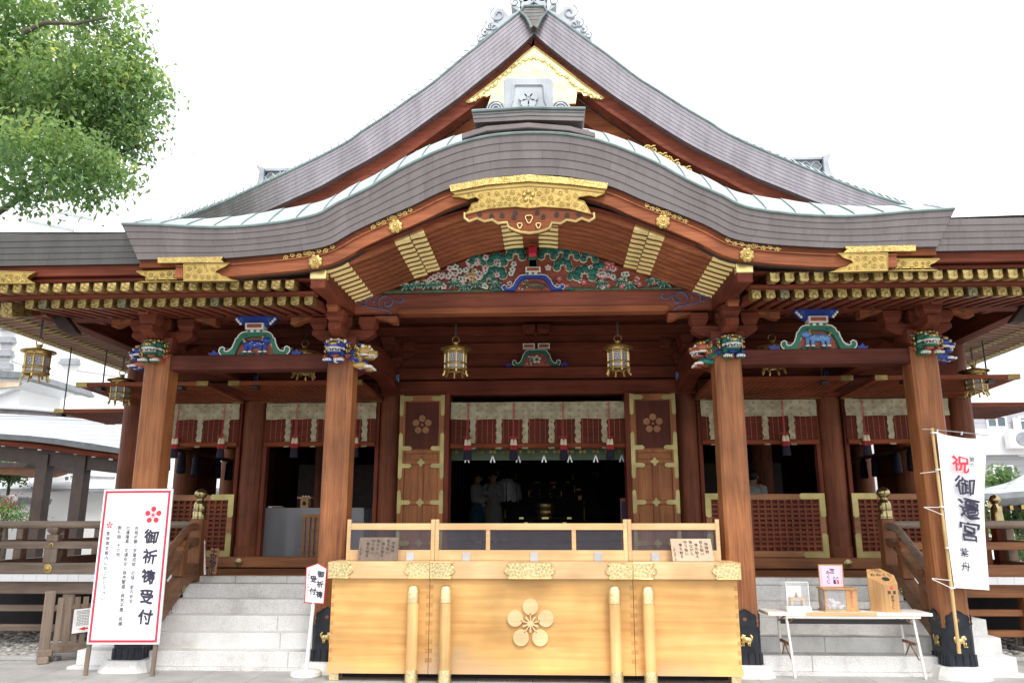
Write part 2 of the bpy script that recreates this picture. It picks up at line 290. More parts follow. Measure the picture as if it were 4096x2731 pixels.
# ------------------------------------------------------------------ mesh building
class B:
    def __init__(s): s.V = []; s.F = []; s.M = []; s.U = {}; s.A = {}
    def add(s, vs, fs, m=0):
        o = len(s.V); s.V += [tuple(v) for v in vs]
        for f in fs: s.F.append(tuple(i+o for i in f)); s.M.append(m)
        return o
    def box(s, x0, x1, y0, y1, z0, z1, m=0):
        s.add([(x0,y0,z0),(x1,y0,z0),(x1,y1,z0),(x0,y1,z0),(x0,y0,z1),(x1,y0,z1),(x1,y1,z1),(x0,y1,z1)],
              [(0,3,2,1),(4,5,6,7),(0,1,5,4),(1,2,6,5),(2,3,7,6),(3,0,4,7)], m); return s
    def hexa(s, p, m=0):
        s.add(p, [(0,3,2,1),(4,5,6,7),(0,1,5,4),(1,2,6,5),(2,3,7,6),(3,0,4,7)], m); return s
    def bar(s, a, b, wx, wz, m=0, up=(0,0,1)):
        a = Vector(a); b = Vector(b); d = (b-a).normalized(); u = Vector(up)
        x = d.cross(u)
        if x.length < 1e-4: x = d.cross(Vector((1,0,0)))
        x = x.normalized(); u = x.cross(d).normalized(); x *= wx/2; u *= wz/2
        s.hexa([a-x-u, a+x-u, b+x-u, b-x-u, a-x+u, a+x+u, b+x+u, b-x+u], m); return s
    def prism(s, pts, y0, y1, m=0, plane='xz', ms=None):
        f = {'xz': lambda p, y: (p[0], y, p[1]), 'xy': lambda p, y: (p[0], p[1], y), 'yz': lambda p, y: (y, p[0], p[1])}[plane]
        ar = sum(pts[i][0]*pts[(i+1) % len(pts)][1]-pts[(i+1) % len(pts)][0]*pts[i][1] for i in range(len(pts)))
        if ar < 0: pts = pts[::-1]
        k = len(pts); vs = [f(p, y0) for p in pts]+[f(p, y1) for p in pts]
        flip = plane in ('xy', 'yz')
        fs = [tuple(range(k)), tuple(range(2*k-1, k-1, -1))]+[((i+1) % k, i, k+i, k+(i+1) % k) for i in range(k)]
        if flip: fs = [g[::-1] for g in fs]
        o = s.add(vs, fs, m)
        if ms is not None:
            for i in range(len(s.M)-k, len(s.M)): s.M[i] = ms
        return s
    def tube(s, path, r, n=8, m=0, closed=False, cap=True, flat=1.):
        P = [Vector(p) for p in path]; k = len(P); rr = r if isinstance(r, (list, tuple)) else [r]*k
        vs = []; prev = None
        for i, p in enumerate(P):
            if closed: d = P[(i+1) % k]-P[i-1]
            else: d = P[min(i+1, k-1)]-P[max(i-1, 0)]
            d = d.normalized() if d.length > 1e-9 else Vector((0, 0, 1))
            if prev is None:
                a = Vector((0, 0, 1)) if abs(d.z) < .9 else Vector((1, 0, 0)); x = d.cross(a).normalized()
            else: x = (prev-d*prev.dot(d)).normalized()
            prev = x; y = d.cross(x)
            for j in range(n):
                t = 2*math.pi*j/n; vs.append(p+(x*math.cos(t)+y*math.sin(t)*flat)*rr[i])
        fs = []
        for i in range(k if closed else k-1):
            a = i*n; b = ((i+1) % k)*n
            for j in range(n): fs.append((a+j, a+(j+1) % n, b+(j+1) % n, b+j))
        if cap and not closed: fs += [tuple(range(n-1, -1, -1)), tuple(range((k-1)*n, k*n))]
        s.add(vs, fs, m); return s
    def lathe(s, c, prof, n=16, m=0, axis='z', sx=1, sy=1):
        vs = []; k = len(prof)
        for r, h in prof:
            for j in range(n):
                t = 2*math.pi*(j+.5)/n; a, b = r*math.cos(t), r*math.sin(t)
                p = (a*sx, b*sy, h) if axis == 'z' else (a*sx, -h, b*sy) if axis == 'y' else (h, a*sx, b*sy)
                vs.append((c[0]+p[0], c[1]+p[1], c[2]+p[2]))
        fs = [(i*n+j, i*n+(j+1) % n, (i+1)*n+(j+1) % n, (i+1)*n+j) for i in range(k-1) for j in range(n)]
        fs += [tuple(range(n-1, -1, -1)), tuple(range((k-1)*n, k*n))]
        s.add(vs, fs, m); return s
    def ball(s, c, r, m=0, n=8, k=6, rot=None):
        if not isinstance(r, (tuple, list)): r = (r, r, r)
        vs = [Vector((0, 0, -r[2]))]
        for i in range(1, k):
            ph = -math.pi/2+math.pi*i/k
            for j in range(n):
                t = 2*math.pi*j/n; vs.append(Vector((r[0]*math.cos(ph)*math.cos(t), r[1]*math.cos(ph)*math.sin(t), r[2]*math.sin(ph))))
        vs.append(Vector((0, 0, r[2])))
        if rot: vs = [rot @ v for v in vs]
        vs = [v+Vector(c) for v in vs]; e = len(vs)-1
        fs = [(0, 1+(j+1) % n, 1+j) for j in range(n)]
        for i in range(k-2):
            a = 1+i*n
            for j in range(n): fs.append((a+j, a+(j+1) % n, a+n+(j+1) % n, a+n+j))
        a = 1+(k-2)*n; fs += [(a+j, a+(j+1) % n, e) for j in range(n)]
        s.add(vs, fs, m); return s
    def strip(s, A, C, m=0, uv=None):
        k = len(A); o = s.add(list(A)+list(C), [], m)
        for i in range(k-1):
            s.F.append((o+i, o+i+1, o+k+i+1, o+k+i)); s.M.append(m)
            if uv: s.U[len(s.F)-1] = [uv(i, 0), uv(i+1, 0), uv(i+1, 1), uv(i, 1)]
        return s
    def mirror(s, other=None):
        o = B(); o.V = [(-x, y, z) for x, y, z in s.V]; o.F = [f[::-1] for f in s.F]; o.M = s.M[:]
        o.U = {k: v[::-1] for k, v in s.U.items()}; return o
    def move(s, fn, start=0):
        s.V = s.V[:start]+[tuple(fn(Vector(v))) for v in s.V[start:]]; return s
    def build(s, name, mats, parent=None, smooth=None, bevel=0, label=None, seg=1, stuff=False):
        if isinstance(mats, str): mats = [mats]
        off = Vector(ROOT.get(parent.name, (0, 0, 0))) if parent else Vector((0, 0, 0))
        me = bpy.data.meshes.new(name); me.from_pydata([Vector(v)-off for v in s.V], [], s.F)
        for q in mats: me.materials.append(MATS[q])
        me.polygons.foreach_set('material_index', s.M)
        if s.U:
            ul = me.uv_layers.new(name='UVMap')
            for fi, uvs in s.U.items():
                for li, q in zip(me.polygons[fi].loop_indices, uvs): ul.data[li].uv = q
        if s.A:
            at_ = me.attributes.new('face_tone', 'FLOAT', 'FACE')
            at_.data.foreach_set('value', [s.A.get(i, .5) for i in range(len(s.F))])
        if smooth is not None:
            me.polygons.foreach_set('use_smooth', [True]*len(me.polygons)); me.set_sharp_from_angle(angle=R(smooth))
        me.update()
        ob = bpy.data.objects.new(name, me); COL.objects.link(ob)
        if parent: ob.parent = parent; ROOT[ob.name] = tuple(off)
        if label: ob['label'] = label
        if stuff: ob['kind'] = 'stuff'
        if bevel:
            bm = ob.modifiers.new('edge', 'BEVEL'); bm.width = bevel; bm.segments = seg; bm.limit_method = 'ANGLE'; bm.angle_limit = R(40)
        return ob
ROOT = {}
def thing(name, label, cat, loc, group=None):
    o = bpy.data.objects.new(name, None); COL.objects.link(o); o.location = loc; o.empty_display_size = .2
    ROOT[o.name] = tuple(loc); o['label'] = label; o['category'] = cat
    if group: o['group'] = group
    return o
def tag(o, label, cat, group=None):
    o['label'] = label; o['category'] = cat
    if group: o['group'] = group
    return o
def structure(o): o['kind'] = 'structure'; return o
def dup(src, dloc, parent):
    """copy of a part and its sub-parts, moved inside the same thing"""
    c = src.copy(); COL.objects.link(c); c.parent = parent; c.location = src.location+Vector(dloc)
    for ch in src.children:
        g = ch.copy(); COL.objects.link(g); g.parent = c
    return c
def dup_thing(src, loc, rz=0, label=None):
    c = src.copy(); COL.objects.link(c); c.location = loc; c.rotation_euler = (0, 0, rz)
    if label: c['label'] = label
    for ch in src.children:
        d = ch.copy(); COL.objects.link(d); d.parent = c
        for g in ch.children:
            e = g.copy(); COL.objects.link(e); e.parent = d
    return c

# ------------------------------------------------------------------ lettering
GL = {}
def glyph(ch, bold):
    k = (ch, bold)
    if k in GL: return GL[k]
    cu = bpy.data.curves.new('t', 'FONT'); cu.body = ch; cu.size = 1; cu.offset = bold; cu.resolution_u = 3; cu.fill_mode = 'FRONT'
    ob = bpy.data.objects.new('t', cu); COL.objects.link(ob)
    dg = bpy.context.evaluated_depsgraph_get(); me = bpy.data.meshes.new_from_object(ob.evaluated_get(dg))
    vs = [tuple(v.co) for v in me.vertices]; fs = [tuple(p.vertices) for p in me.polygons]
    bpy.data.objects.remove(ob); bpy.data.curves.remove(cu); bpy.data.meshes.remove(me)
    GL[k] = (vs, fs); return GL[k]
def letter(b, ch, c, size, ux, uz, n, m=0, bold=0., width=1., lift=.002, slant=0, brush=0.):
    """one character centred on c, in the plane ux (right) / uz (up), lifted along n"""
    vs, fs = glyph(ch, 0)
    if not vs: return
    x0 = min(v[0] for v in vs); x1 = max(v[0] for v in vs); y0 = min(v[1] for v in vs); y1 = max(v[1] for v in vs)
    cx = (x0+x1)/2; cy = .36 if ch not in '・。' else (y0+y1)/2
    c = Vector(c); ux = Vector(ux); uz = Vector(uz); n = Vector(n)
    out = []
    for v in vs:
        px, py = (v[0]-cx)*width, v[1]-cy
        if brush:
            q = math.sin(9*px+5*py+ord(ch))*brush; px, py = px*(1+.25*py)+q*.6+slant*py, py-.14*px+q
        else: px += slant*py
        out.append(c+(ux*px+uz*py)*size+n*lift)
    b.add(out, fs, m)
    if bold:                                                         # heavier stroke: the glyph again, shifted a hair each way
        k = 8 if bold > .03 else 4
        for i in range(k):
            t = 2*math.pi*i/k; s_ = (ux*math.cos(t)+uz*math.sin(t))*(bold*size*.7)+n*(.00012*(i+1)); b.add([p+s_ for p in out], fs, m)
def vtext(b, text, top, pitch, size, ux, uz, n, m=0, **kw):
    p = Vector(top); uz = Vector(uz)
    for i, ch in enumerate(text): letter(b, ch, p-uz*(pitch*i), size, ux, uz, n, m, **kw)
def crest(b, c, rad, ux, uz, n, m=0, lift=.002, thick=0, seg=18, petal=.42, spokes=True):
    """five-petalled plum crest: five discs, stamens, centre"""
    c = Vector(c); ux = Vector(ux); uz = Vector(uz); n = Vector(n)
    def poly(pts):
        k = len(pts); f = [c+ux*x+uz*y+n*(lift+thick) for x, y in pts]
        if thick:
            g = [c+ux*x+uz*y+n*lift for x, y in pts]
            b.add(f+g, [tuple(range(k))]+[((i+1) % k, i, k+i, k+(i+1) % k) for i in range(k)], m)
        else: b.add(f, [tuple(range(k))], m)
    pr = rad*petal
    for i in range(5):
        t = math.pi/2+2*math.pi*i/5; px, py = math.cos(t)*(rad-pr), math.sin(t)*(rad-pr)
        poly([(px+pr*math.cos(q*2*math.pi/seg), py+pr*math.sin(q*2*math.pi/seg)) for q in range(seg)])
        if spokes:
            for tt, L0, wd in ((t, rad-2*pr+.1*rad, .035*rad), (t+math.pi/5, rad*.34, .05*rad)):
                dx, dy = math.cos(tt), math.sin(tt)
                poly([(dx*rad*.1-dy*wd*-1*.6, dy*rad*.1-dx*wd*.6), (dx*L0+dy*wd, dy*L0-dx*wd), (dx*L0-dy*wd, dy*L0+dx*wd), (dx*rad*.1-dy*wd*.6, dy*rad*.1+dx*wd*.6)])
    if spokes: poly([(rad*.13*math.cos(q*2*math.pi/10), rad*.13*math.sin(q*2*math.pi/10)) for q in range(10)])
EX, EY, EZ = (1, 0, 0), (0, 1, 0), (0, 0, 1)
FRONT = (0, -1, 0)
def lerp(a, b, t): return a+(b-a)*t
def interp(tab, x):
    if x <= tab[0][0]: return tab[0][1]
    for (a, p), (c, q) in zip(tab, tab[1:]):
        if x <= c: return p+(q-p)*(x-a)/(c-a)
    return tab[-1][1]
def smoothtab(tab, n):
    """Catmull-Rom resample of (x, z) pairs, x ascending"""
    out = []
    k = len(tab)
    for i in range(n+1):
        x = lerp(tab[0][0], tab[-1][0], i/n)
        j = max(0, min(k-2, next((q for q in range(k-1) if tab[q+1][0] >= x), k-2)))
        p1, p2 = tab[j], tab[j+1]; p0 = tab[j-1] if j else (2*p1[0]-p2[0], 2*p1[1]-p2[1]); p3 = tab[j+2] if j+2 < k else (2*p2[0]-p1[0], 2*p2[1]-p1[1])
        h = p2[0]-p1[0]; t = (x-p1[0])/h
        m1 = (p2[1]-p0[1])/(p2[0]-p0[0])*h; m2 = (p3[1]-p1[1])/(p3[0]-p1[0])*h
        z = (2*t**3-3*t*t+1)*p1[1]+(t**3-2*t*t+t)*m1+(-2*t**3+3*t*t)*p2[1]+(t**3-t*t)*m2
        out.append((x, z))
    return out

def inside(p, poly):
    r = False; k = len(poly)
    for i in range(k):
        (x0, y0), (x1, y1) = poly[i], poly[i-1]
        if (y0 > p[1]) != (y1 > p[1]) and p[0] < (x1-x0)*(p[1]-y0)/(y1-y0)+x0: r = not r
    return r
def spiral(c, r, turns, start, hand, n=26):
    return [(c[0]+hand*r*(1-.85*i/n)*math.cos(start+turns*2*math.pi*i/n), c[1]+r*(1-.85*i/n)*math.sin(start+turns*2*math.pi*i/n)) for i in range(n+1)]
def chase(b, poly, Y, s, seed, m=0, rim=True, dens=260):
    dens *= 3
    """chased relief on a gilt plate: daisies with running tendrils between them, a raised rim"""
    rng = random.Random(seed); xs = [p[0] for p in poly]; zs = [p[1] for p in poly]; got = []
    for k in range(dens):
        p = (rng.uniform(min(xs), max(xs)), rng.uniform(min(zs), max(zs))); big = k < dens*.45; r = s if big else s*.62
        if not all(inside((p[0]+r*1.15*dx, p[1]+r*1.15*dz), poly) for dx, dz in ((1, 0), (-1, 0), (0, 1), (0, -1))): continue
        if any((p[0]-q[0])**2+(p[1]-q[1])**2 < (r+q[2])**2*1.02 for q in got): continue
        got.append((*p, r))
        if big:
            n = 10
            for i in range(n): t = 2*math.pi*i/n; b.ball((p[0]+r*.62*math.cos(t), Y, p[1]+r*.62*math.sin(t)), (r*.2, r*.16, r*.2), m, 5, 4)
            b.ball((p[0], Y-r*.05, p[1]), (r*.26, r*.22, r*.26), m, 6, 4)
        else:
            h = 1 if rng.random() < .5 else -1; b.tube([(x, Y, z) for x, z in spiral(p, r*.95, 1.25, rng.random()*6, h, 10)], r*.17, 4, m)
    if rim: b.tube([(x, Y, z) for x, z in poly]+[(poly[0][0], Y, poly[0][1])], s*.16, 5, m)
# ================================================================== SETTING
g = B(); g.add([(-120, -60, 0), (120, -60, 0), (120, 160, 0), (-120, 160, 0)], [(0, 1, 2, 3)]); structure(g.build('ground', 'paving'))

# ================================================================== THE SHRINE HALL
HY, XI, XO, XC = 3.4, 2.406, 4.764, 6.87          # hall front plane; inner, outer and corner column lines
hall = thing('shrine_hall', 'large cedar shrine hall with copper roofs, curved porch gable and gold fittings', 'shrine', (0, HY, 0))
F = 1.0                                             # floor level

# ---- porch posts with black sheaths, stone pedestals
def chamf(h, c): return [(-h+c, -h), (h-c, -h), (h, -h+c), (h, h-c), (h-c, h), (-h+c, h), (-h, h-c), (-h, -h+c)]
def ring_col(b, cx, cy, h, c, z0, z1, m=0, h2=None):
    p = chamf(h, c); q = chamf(h2 or h, c)
    b.add([(cx+x, cy+y, z0) for x, y in p]+[(cx+x, cy+y, z1) for x, y in q],
          [tuple(range(7, -1, -1)), tuple(range(8, 16))]+[(i, (i+1) % 8, 8+(i+1) % 8, 8+i) for i in range(8)], m)
def lion_relief(b, c, ux, n, s, m=0):
    """low gilt lion in profile, seated on the sheath"""
    c = Vector(c); ux = Vector(ux); n = Vector(n)
    rot = Matrix((ux, Vector(EZ).cross(ux), Vector(EZ))).transposed()
    for x, z, rx, rz in ((0, 0, .5, .28), (-.28, -.04, .3, .3), (.33, .26, .3, .28), (.5, .2, .16, .14), (.42, .45, .12, .1), (.18, .38, .14, .12), (.3, -.32, .1, .26), (.5, -.34, .09, .24), (-.3, -.36, .12, .2), (-.12, -.38, .1, .18),
                         (-.55, .2, .13, .26), (-.45, .42, .12, .13), (.36, -.56, .14, .06), (.58, -.56, .12, .06), (-.24, -.56, .16, .06), (.15, .12, .18, .2)):
        b.ball(c+ux*(x*s)+Vector(EZ)*(z*s)+n*.004, (rx*s, s*.16, rz*s), m, 8, 5, rot)
def porch_post(X):
    t = B(); ring_col(t, X, 0, .163, .035, .13, 3.78)
    post = t.build('porch_post', 'post', hall, bevel=.004)
    s = B(); ring_col(s, X, 0, .178, .04, .127, .245, h2=.172)
    for i in range(28):                                             # fluted foot
        a = i/28*8; k = int(a); f = a-k; P = chamf(.178, .04); x = lerp(P[k][0], P[(k+1) % 8][0], f); y = lerp(P[k][1], P[(k+1) % 8][1], f)
        s.tube([(X+x, y, .13), (X+x*.985, y*.985, .25)], .011, 6)
    ring_col(s, X, 0, .171, .036, .245, .53)
    for (ux, n) in ((EX, FRONT), ((-1, 0, 0), (0, 1, 0)), (EY, EX), ((0, -1, 0), (-1, 0, 0))):
        ux_, n_ = Vector(ux), Vector(n)
        out = [(-.128, .53), (.128, .53), (.135, .57), (.118, .60), (.128, .63), (.118, .665), (.085, .672), (.05, .70), (0, .725), (-.05, .70), (-.085, .672), (-.118, .665), (-.128, .63), (-.118, .60), (-.135, .57)]
        k = len(out); f = [Vector((X, 0, 0))+ux_*x+n_*.1745+Vector(EZ)*z for x, z in out]; q = [Vector((X, 0, 0))+ux_*x+n_*.163+Vector(EZ)*z for x, z in out]
        s.add(f+q, [tuple(range(k))]+[((i+1) % k, i, k+i, k+(i+1) % k) for i in range(k)])
        s.tube([p+n_*.002 for p in f[2:]], .006, 5)
        hole = Vector((X, 0, .615))+n_*.175
        s.add([hole+ux_*(.022*math.cos(a))+Vector(EZ)*(.02*math.sin(a)) for a in [i*math.pi/4 for i in range(8)]], [tuple(range(8))], 1)
        for x, z in ((-.1, .5), (.1, .5), (-.12, .38), (.12, .38), (0, .53), (-.08, .27), (.08, .27)):
            s.ball(Vector((X, 0, z))+ux_*x+n_*.172, .005, 0, 6, 4)
    sh = s.build('black_sheath', ['sheath', 'post'], post, smooth=40)
    l = B(); sg = 1 if X > 0 else -1
    lion_relief(l, (X+.005, -.176, .395), (sg*(1 if abs(X) > 3 else -1), 0, 0), FRONT, .11); l.build('gold_lion', 'gold_bright', post, smooth=60); l = B()
    lion_relief(l, (X-sg*.176, -.01, .395), (0, -1, 0), (-sg, 0, 0), .10); l.build('gold_lion', 'gold_bright', post, smooth=60)
    l.build('gold_lion', 'gold_bright', post, smooth=60)
    p = B(); P = [(X+x*1.75, y*1.75, 0) for x, y in chamf(.172, .05)]; Q = [(X+x*1.38, y*1.38, .127) for x, y in chamf(.172, .05)]
    p.add(P+Q, [tuple(range(8, 16))]+[(i, (i+1) % 8, 8+(i+1) % 8, 8+i) for i in range(8)])
    p.build('stone_pedestal', 'granite_pale', post, bevel=.012, seg=2)
    return post
POSTS = {X: porch_post(X) for X in (-XO, -XI, XI, XO)}

# ---- tie beams of the side bays and the great rainbow beam of the middle bay
for sg in (-1, 1):
    b = B(); b.box(*sorted((sg*(XI+.16), sg*(XO-.16))), -.12, .12, 3.575, 3.765)
    b.build('tie_beam', 'tie_wood', hall, bevel=.012)
    b = B(); b.box(*sorted((sg*2.3, sg*6.3)), -.11, .11, 4.262, 4.42)                       # eave purlin
    b.build('eave_purlin', 'red_x', hall, bevel=.008)
b = B()
prof = [(-.135, 4.30), (-.15, 4.36), (-.15, 4.52), (-.12, 4.55), (.12, 4.55), (.12, 4.28), (-.09, 4.28)]
b.prism(prof, -2.27, 2.27, 0, 'yz')
rb = b.build('rainbow_beam', 'koryo', hall, bevel=.01)
b = B()
q = [at(1585, 1257, -.15).x, at(2683, 1252, -.15).x]
b.prism([(q[0]+.01, 4.31), (q[0]+.04, 4.336), (q[1]-.04, 4.336), (q[1]-.01, 4.31), (q[1]-.02, 4.27), (q[1]-.08, 4.252), (q[0]+.08, 4.252), (q[0]+.02, 4.27)], -.185, -.02)
b.build('beam_moulding', 'rib_x', rb, bevel=.02, seg=2)
def spiral(c, r, turns, start, hand, n=26):
    return [(c[0]+hand*r*(1-.85*i/n)*math.cos(start+turns*2*math.pi*i/n), c[1]+r*(1-.85*i/n)*math.sin(start+turns*2*math.pi*i/n)) for i in range(n+1)]
def scroll_paint(b, sg):
    """blue vine scrolls painted and carved on the end of the beam"""
    def tr(pts): return [(sg*-1*xz(u, v, -.15)[0] if sg > 0 else xz(u, v, -.15)[0], xz(u, v, -.15)[1]) for u, v in pts]
    z = crop(1250, 1150, .2615)
    for pts, r in ((z([(650, 215), (720, 235), (760, 280), (815, 270), (808, 225), (775, 195), (755, 215)]), .013),
                   (z([(815, 270), (820, 200), (870, 160), (930, 165), (945, 205), (920, 230)]), .015),
                   (z([(820, 260), (860, 300), (940, 315), (1030, 330)]), .014),
                   (z([(1210, 405), (1160, 355), (1080, 335), (1020, 270), (1015, 200), (1070, 145), (1150, 140), (1215, 185), (1215, 250), (1170, 288), (1115, 275), (1105, 235), (1135, 220)]), .017),
                   (z([(1220, 175), (1280, 215), (1340, 230), (1390, 200), (1385, 165), (1350, 145)]), .018)):
        p = tr(pts); f = smoothpath(p)
        b.tube([(x, -.153, y) for x, y in f], r, 6, 0, flat=.35); b.tube([(x+sg*.004, -.158, y+.006) for x, y in f], r*.5, 6, 1, flat=.4)
def smoothpath(p, n=5):
    out = []
    for i in range(len(p)-1):
        p0 = p[max(0, i-1)]; p1 = p[i]; p2 = p[i+1]; p3 = p[min(len(p)-1, i+2)]
        for k in range(n):
            t = k/n; out.append(tuple(.5*((2*b_)+(c_-a_)*t+(2*a_-5*b_+4*c_-d_)*t*t+(-a_+3*b_-3*c_+d_)*t**3) for a_, b_, c_, d_ in zip(p0, p1, p2, p3)))
    out.append(tuple(p[-1])); return out
for sg in (-1, 1):
    b = B(); scroll_paint(b, sg); b.build('painted_scroll', ['sky_blue', 'navy'], rb, smooth=60)

# ---- bracket sets on the posts
def masu(b, x, y, z, w, h, m=0):                                    # bearing block: square above, hollowed below
    b.box(x-w/2, x+w/2, y-w/2, y+w/2, z+h*.45, z+h, m)
    v = w*.32
    b.hexa([(x-v, y-v, z), (x+v, y-v, z), (x+v, y+v, z), (x-v, y+v, z), (x-w/2, y-w/2, z+h*.45), (x+w/2, y-w/2, z+h*.45), (x+w/2, y+w/2, z+h*.45), (x-w/2, y+w/2, z+h*.45)], m)
def boat(b, x0, x1, y0, y1, z0, z1, m=0):                           # boat-shaped arm
    e = (x1-x0)*.28; hh = z1-z0
    lo = [(x0, z0+hh*.62), (x0+e*.25, z0+hh*.34), (x0+e*.6, z0+hh*.1), (x0+e, z0), (x1-e, z0), (x1-e*.6, z0+hh*.1), (x1-e*.25, z0+hh*.34), (x1, z0+hh*.62)]
    b.prism(lo+[(x1, z1), (x0, z1)], y0, y1, m)
def bracket_set(X, Y, z, s=1., nose=True):
    b = B(); masu(b, X, Y, z, .40*s, .20*s)
    br = b.build('bracket_block', 'red_x', hall, bevel=.006)
    b = B(); boat(b, X-.40*s, X+.40*s, Y-.085*s, Y+.085*s, z+.15*s, z+.30*s); b.build('bracket_arm', 'red_x', br, bevel=.006)
    b = B(); b.prism([(Y-.50*s, z+.22*s), (Y-.50*s, z+.30*s), (Y+.4*s, z+.30*s), (Y+.4*s, z+.15*s), (Y-.30*s, z+.15*s)], X-.08*s, X+.08*s, 0, 'yz'); b.build('bracket_arm', 'red_y', br, bevel=.006)
    for dx, dy in ((-.31, 0), (.31, 0), (0, -.38), (0, 0)):
        b = B(); masu(b, X+dx*s, Y+dy*s, z+.30*s, .22*s, .165*s); b.build('bearing_block', 'red_x', br, bevel=.005)
    if nose:
        b = B(); b.prism([(-.62, z+.46), (-.60, z+.40), (-.66, z+.52), (-.62, z+.60), (-.2, z+.62), (-.2, z+.44), (-.45, z+.44)], X-.065, X+.065, 0, 'yz')
        for i in range(3): b.box(X-.07, X+.07, -.655+.012*i, -.60, z+.45+i*.05, z+.488+i*.05)
        b.build('carved_nose', 'rib_x', br, bevel=.008)
for X in (-XO, -XI, XI, XO): bracket_set(X, 0, 3.78)
for sg in (-1, 1):                                                  # elbow scrolls under the purlin ends
    for X in (XI-.52, XI+.52, XO-.52, XO+.52):
        d = 1 if X < (XI if X < 3.5 else XO) else -1
        x0 = sg*X
        b = B(); b.prism([(x0-.16, 4.262), (x0+.16, 4.262), (x0+.13, 4.22), (x0-.13, 4.22)] if 0 else [(x0-sg*d*.17, 4.262), (x0+sg*d*.12, 4.262), (x0+sg*d*.12, 4.235), (x0-sg*d*.02, 4.21), (x0-sg*d*.1, 4.17), (x0-sg*d*.17, 4.165)][::-1], -.08, .08)
        b.build('carved_elbow', 'rib_x', hall, bevel=.006)
        b = B(); b.tube([(x, -.083, z) for x, z in spiral((x0-sg*d*.03, 4.225), .032, 1.4, 0, d*sg, 16)], .006, 5, flat=.4); b.build('painted_scroll', 'green', hall, smooth=60)

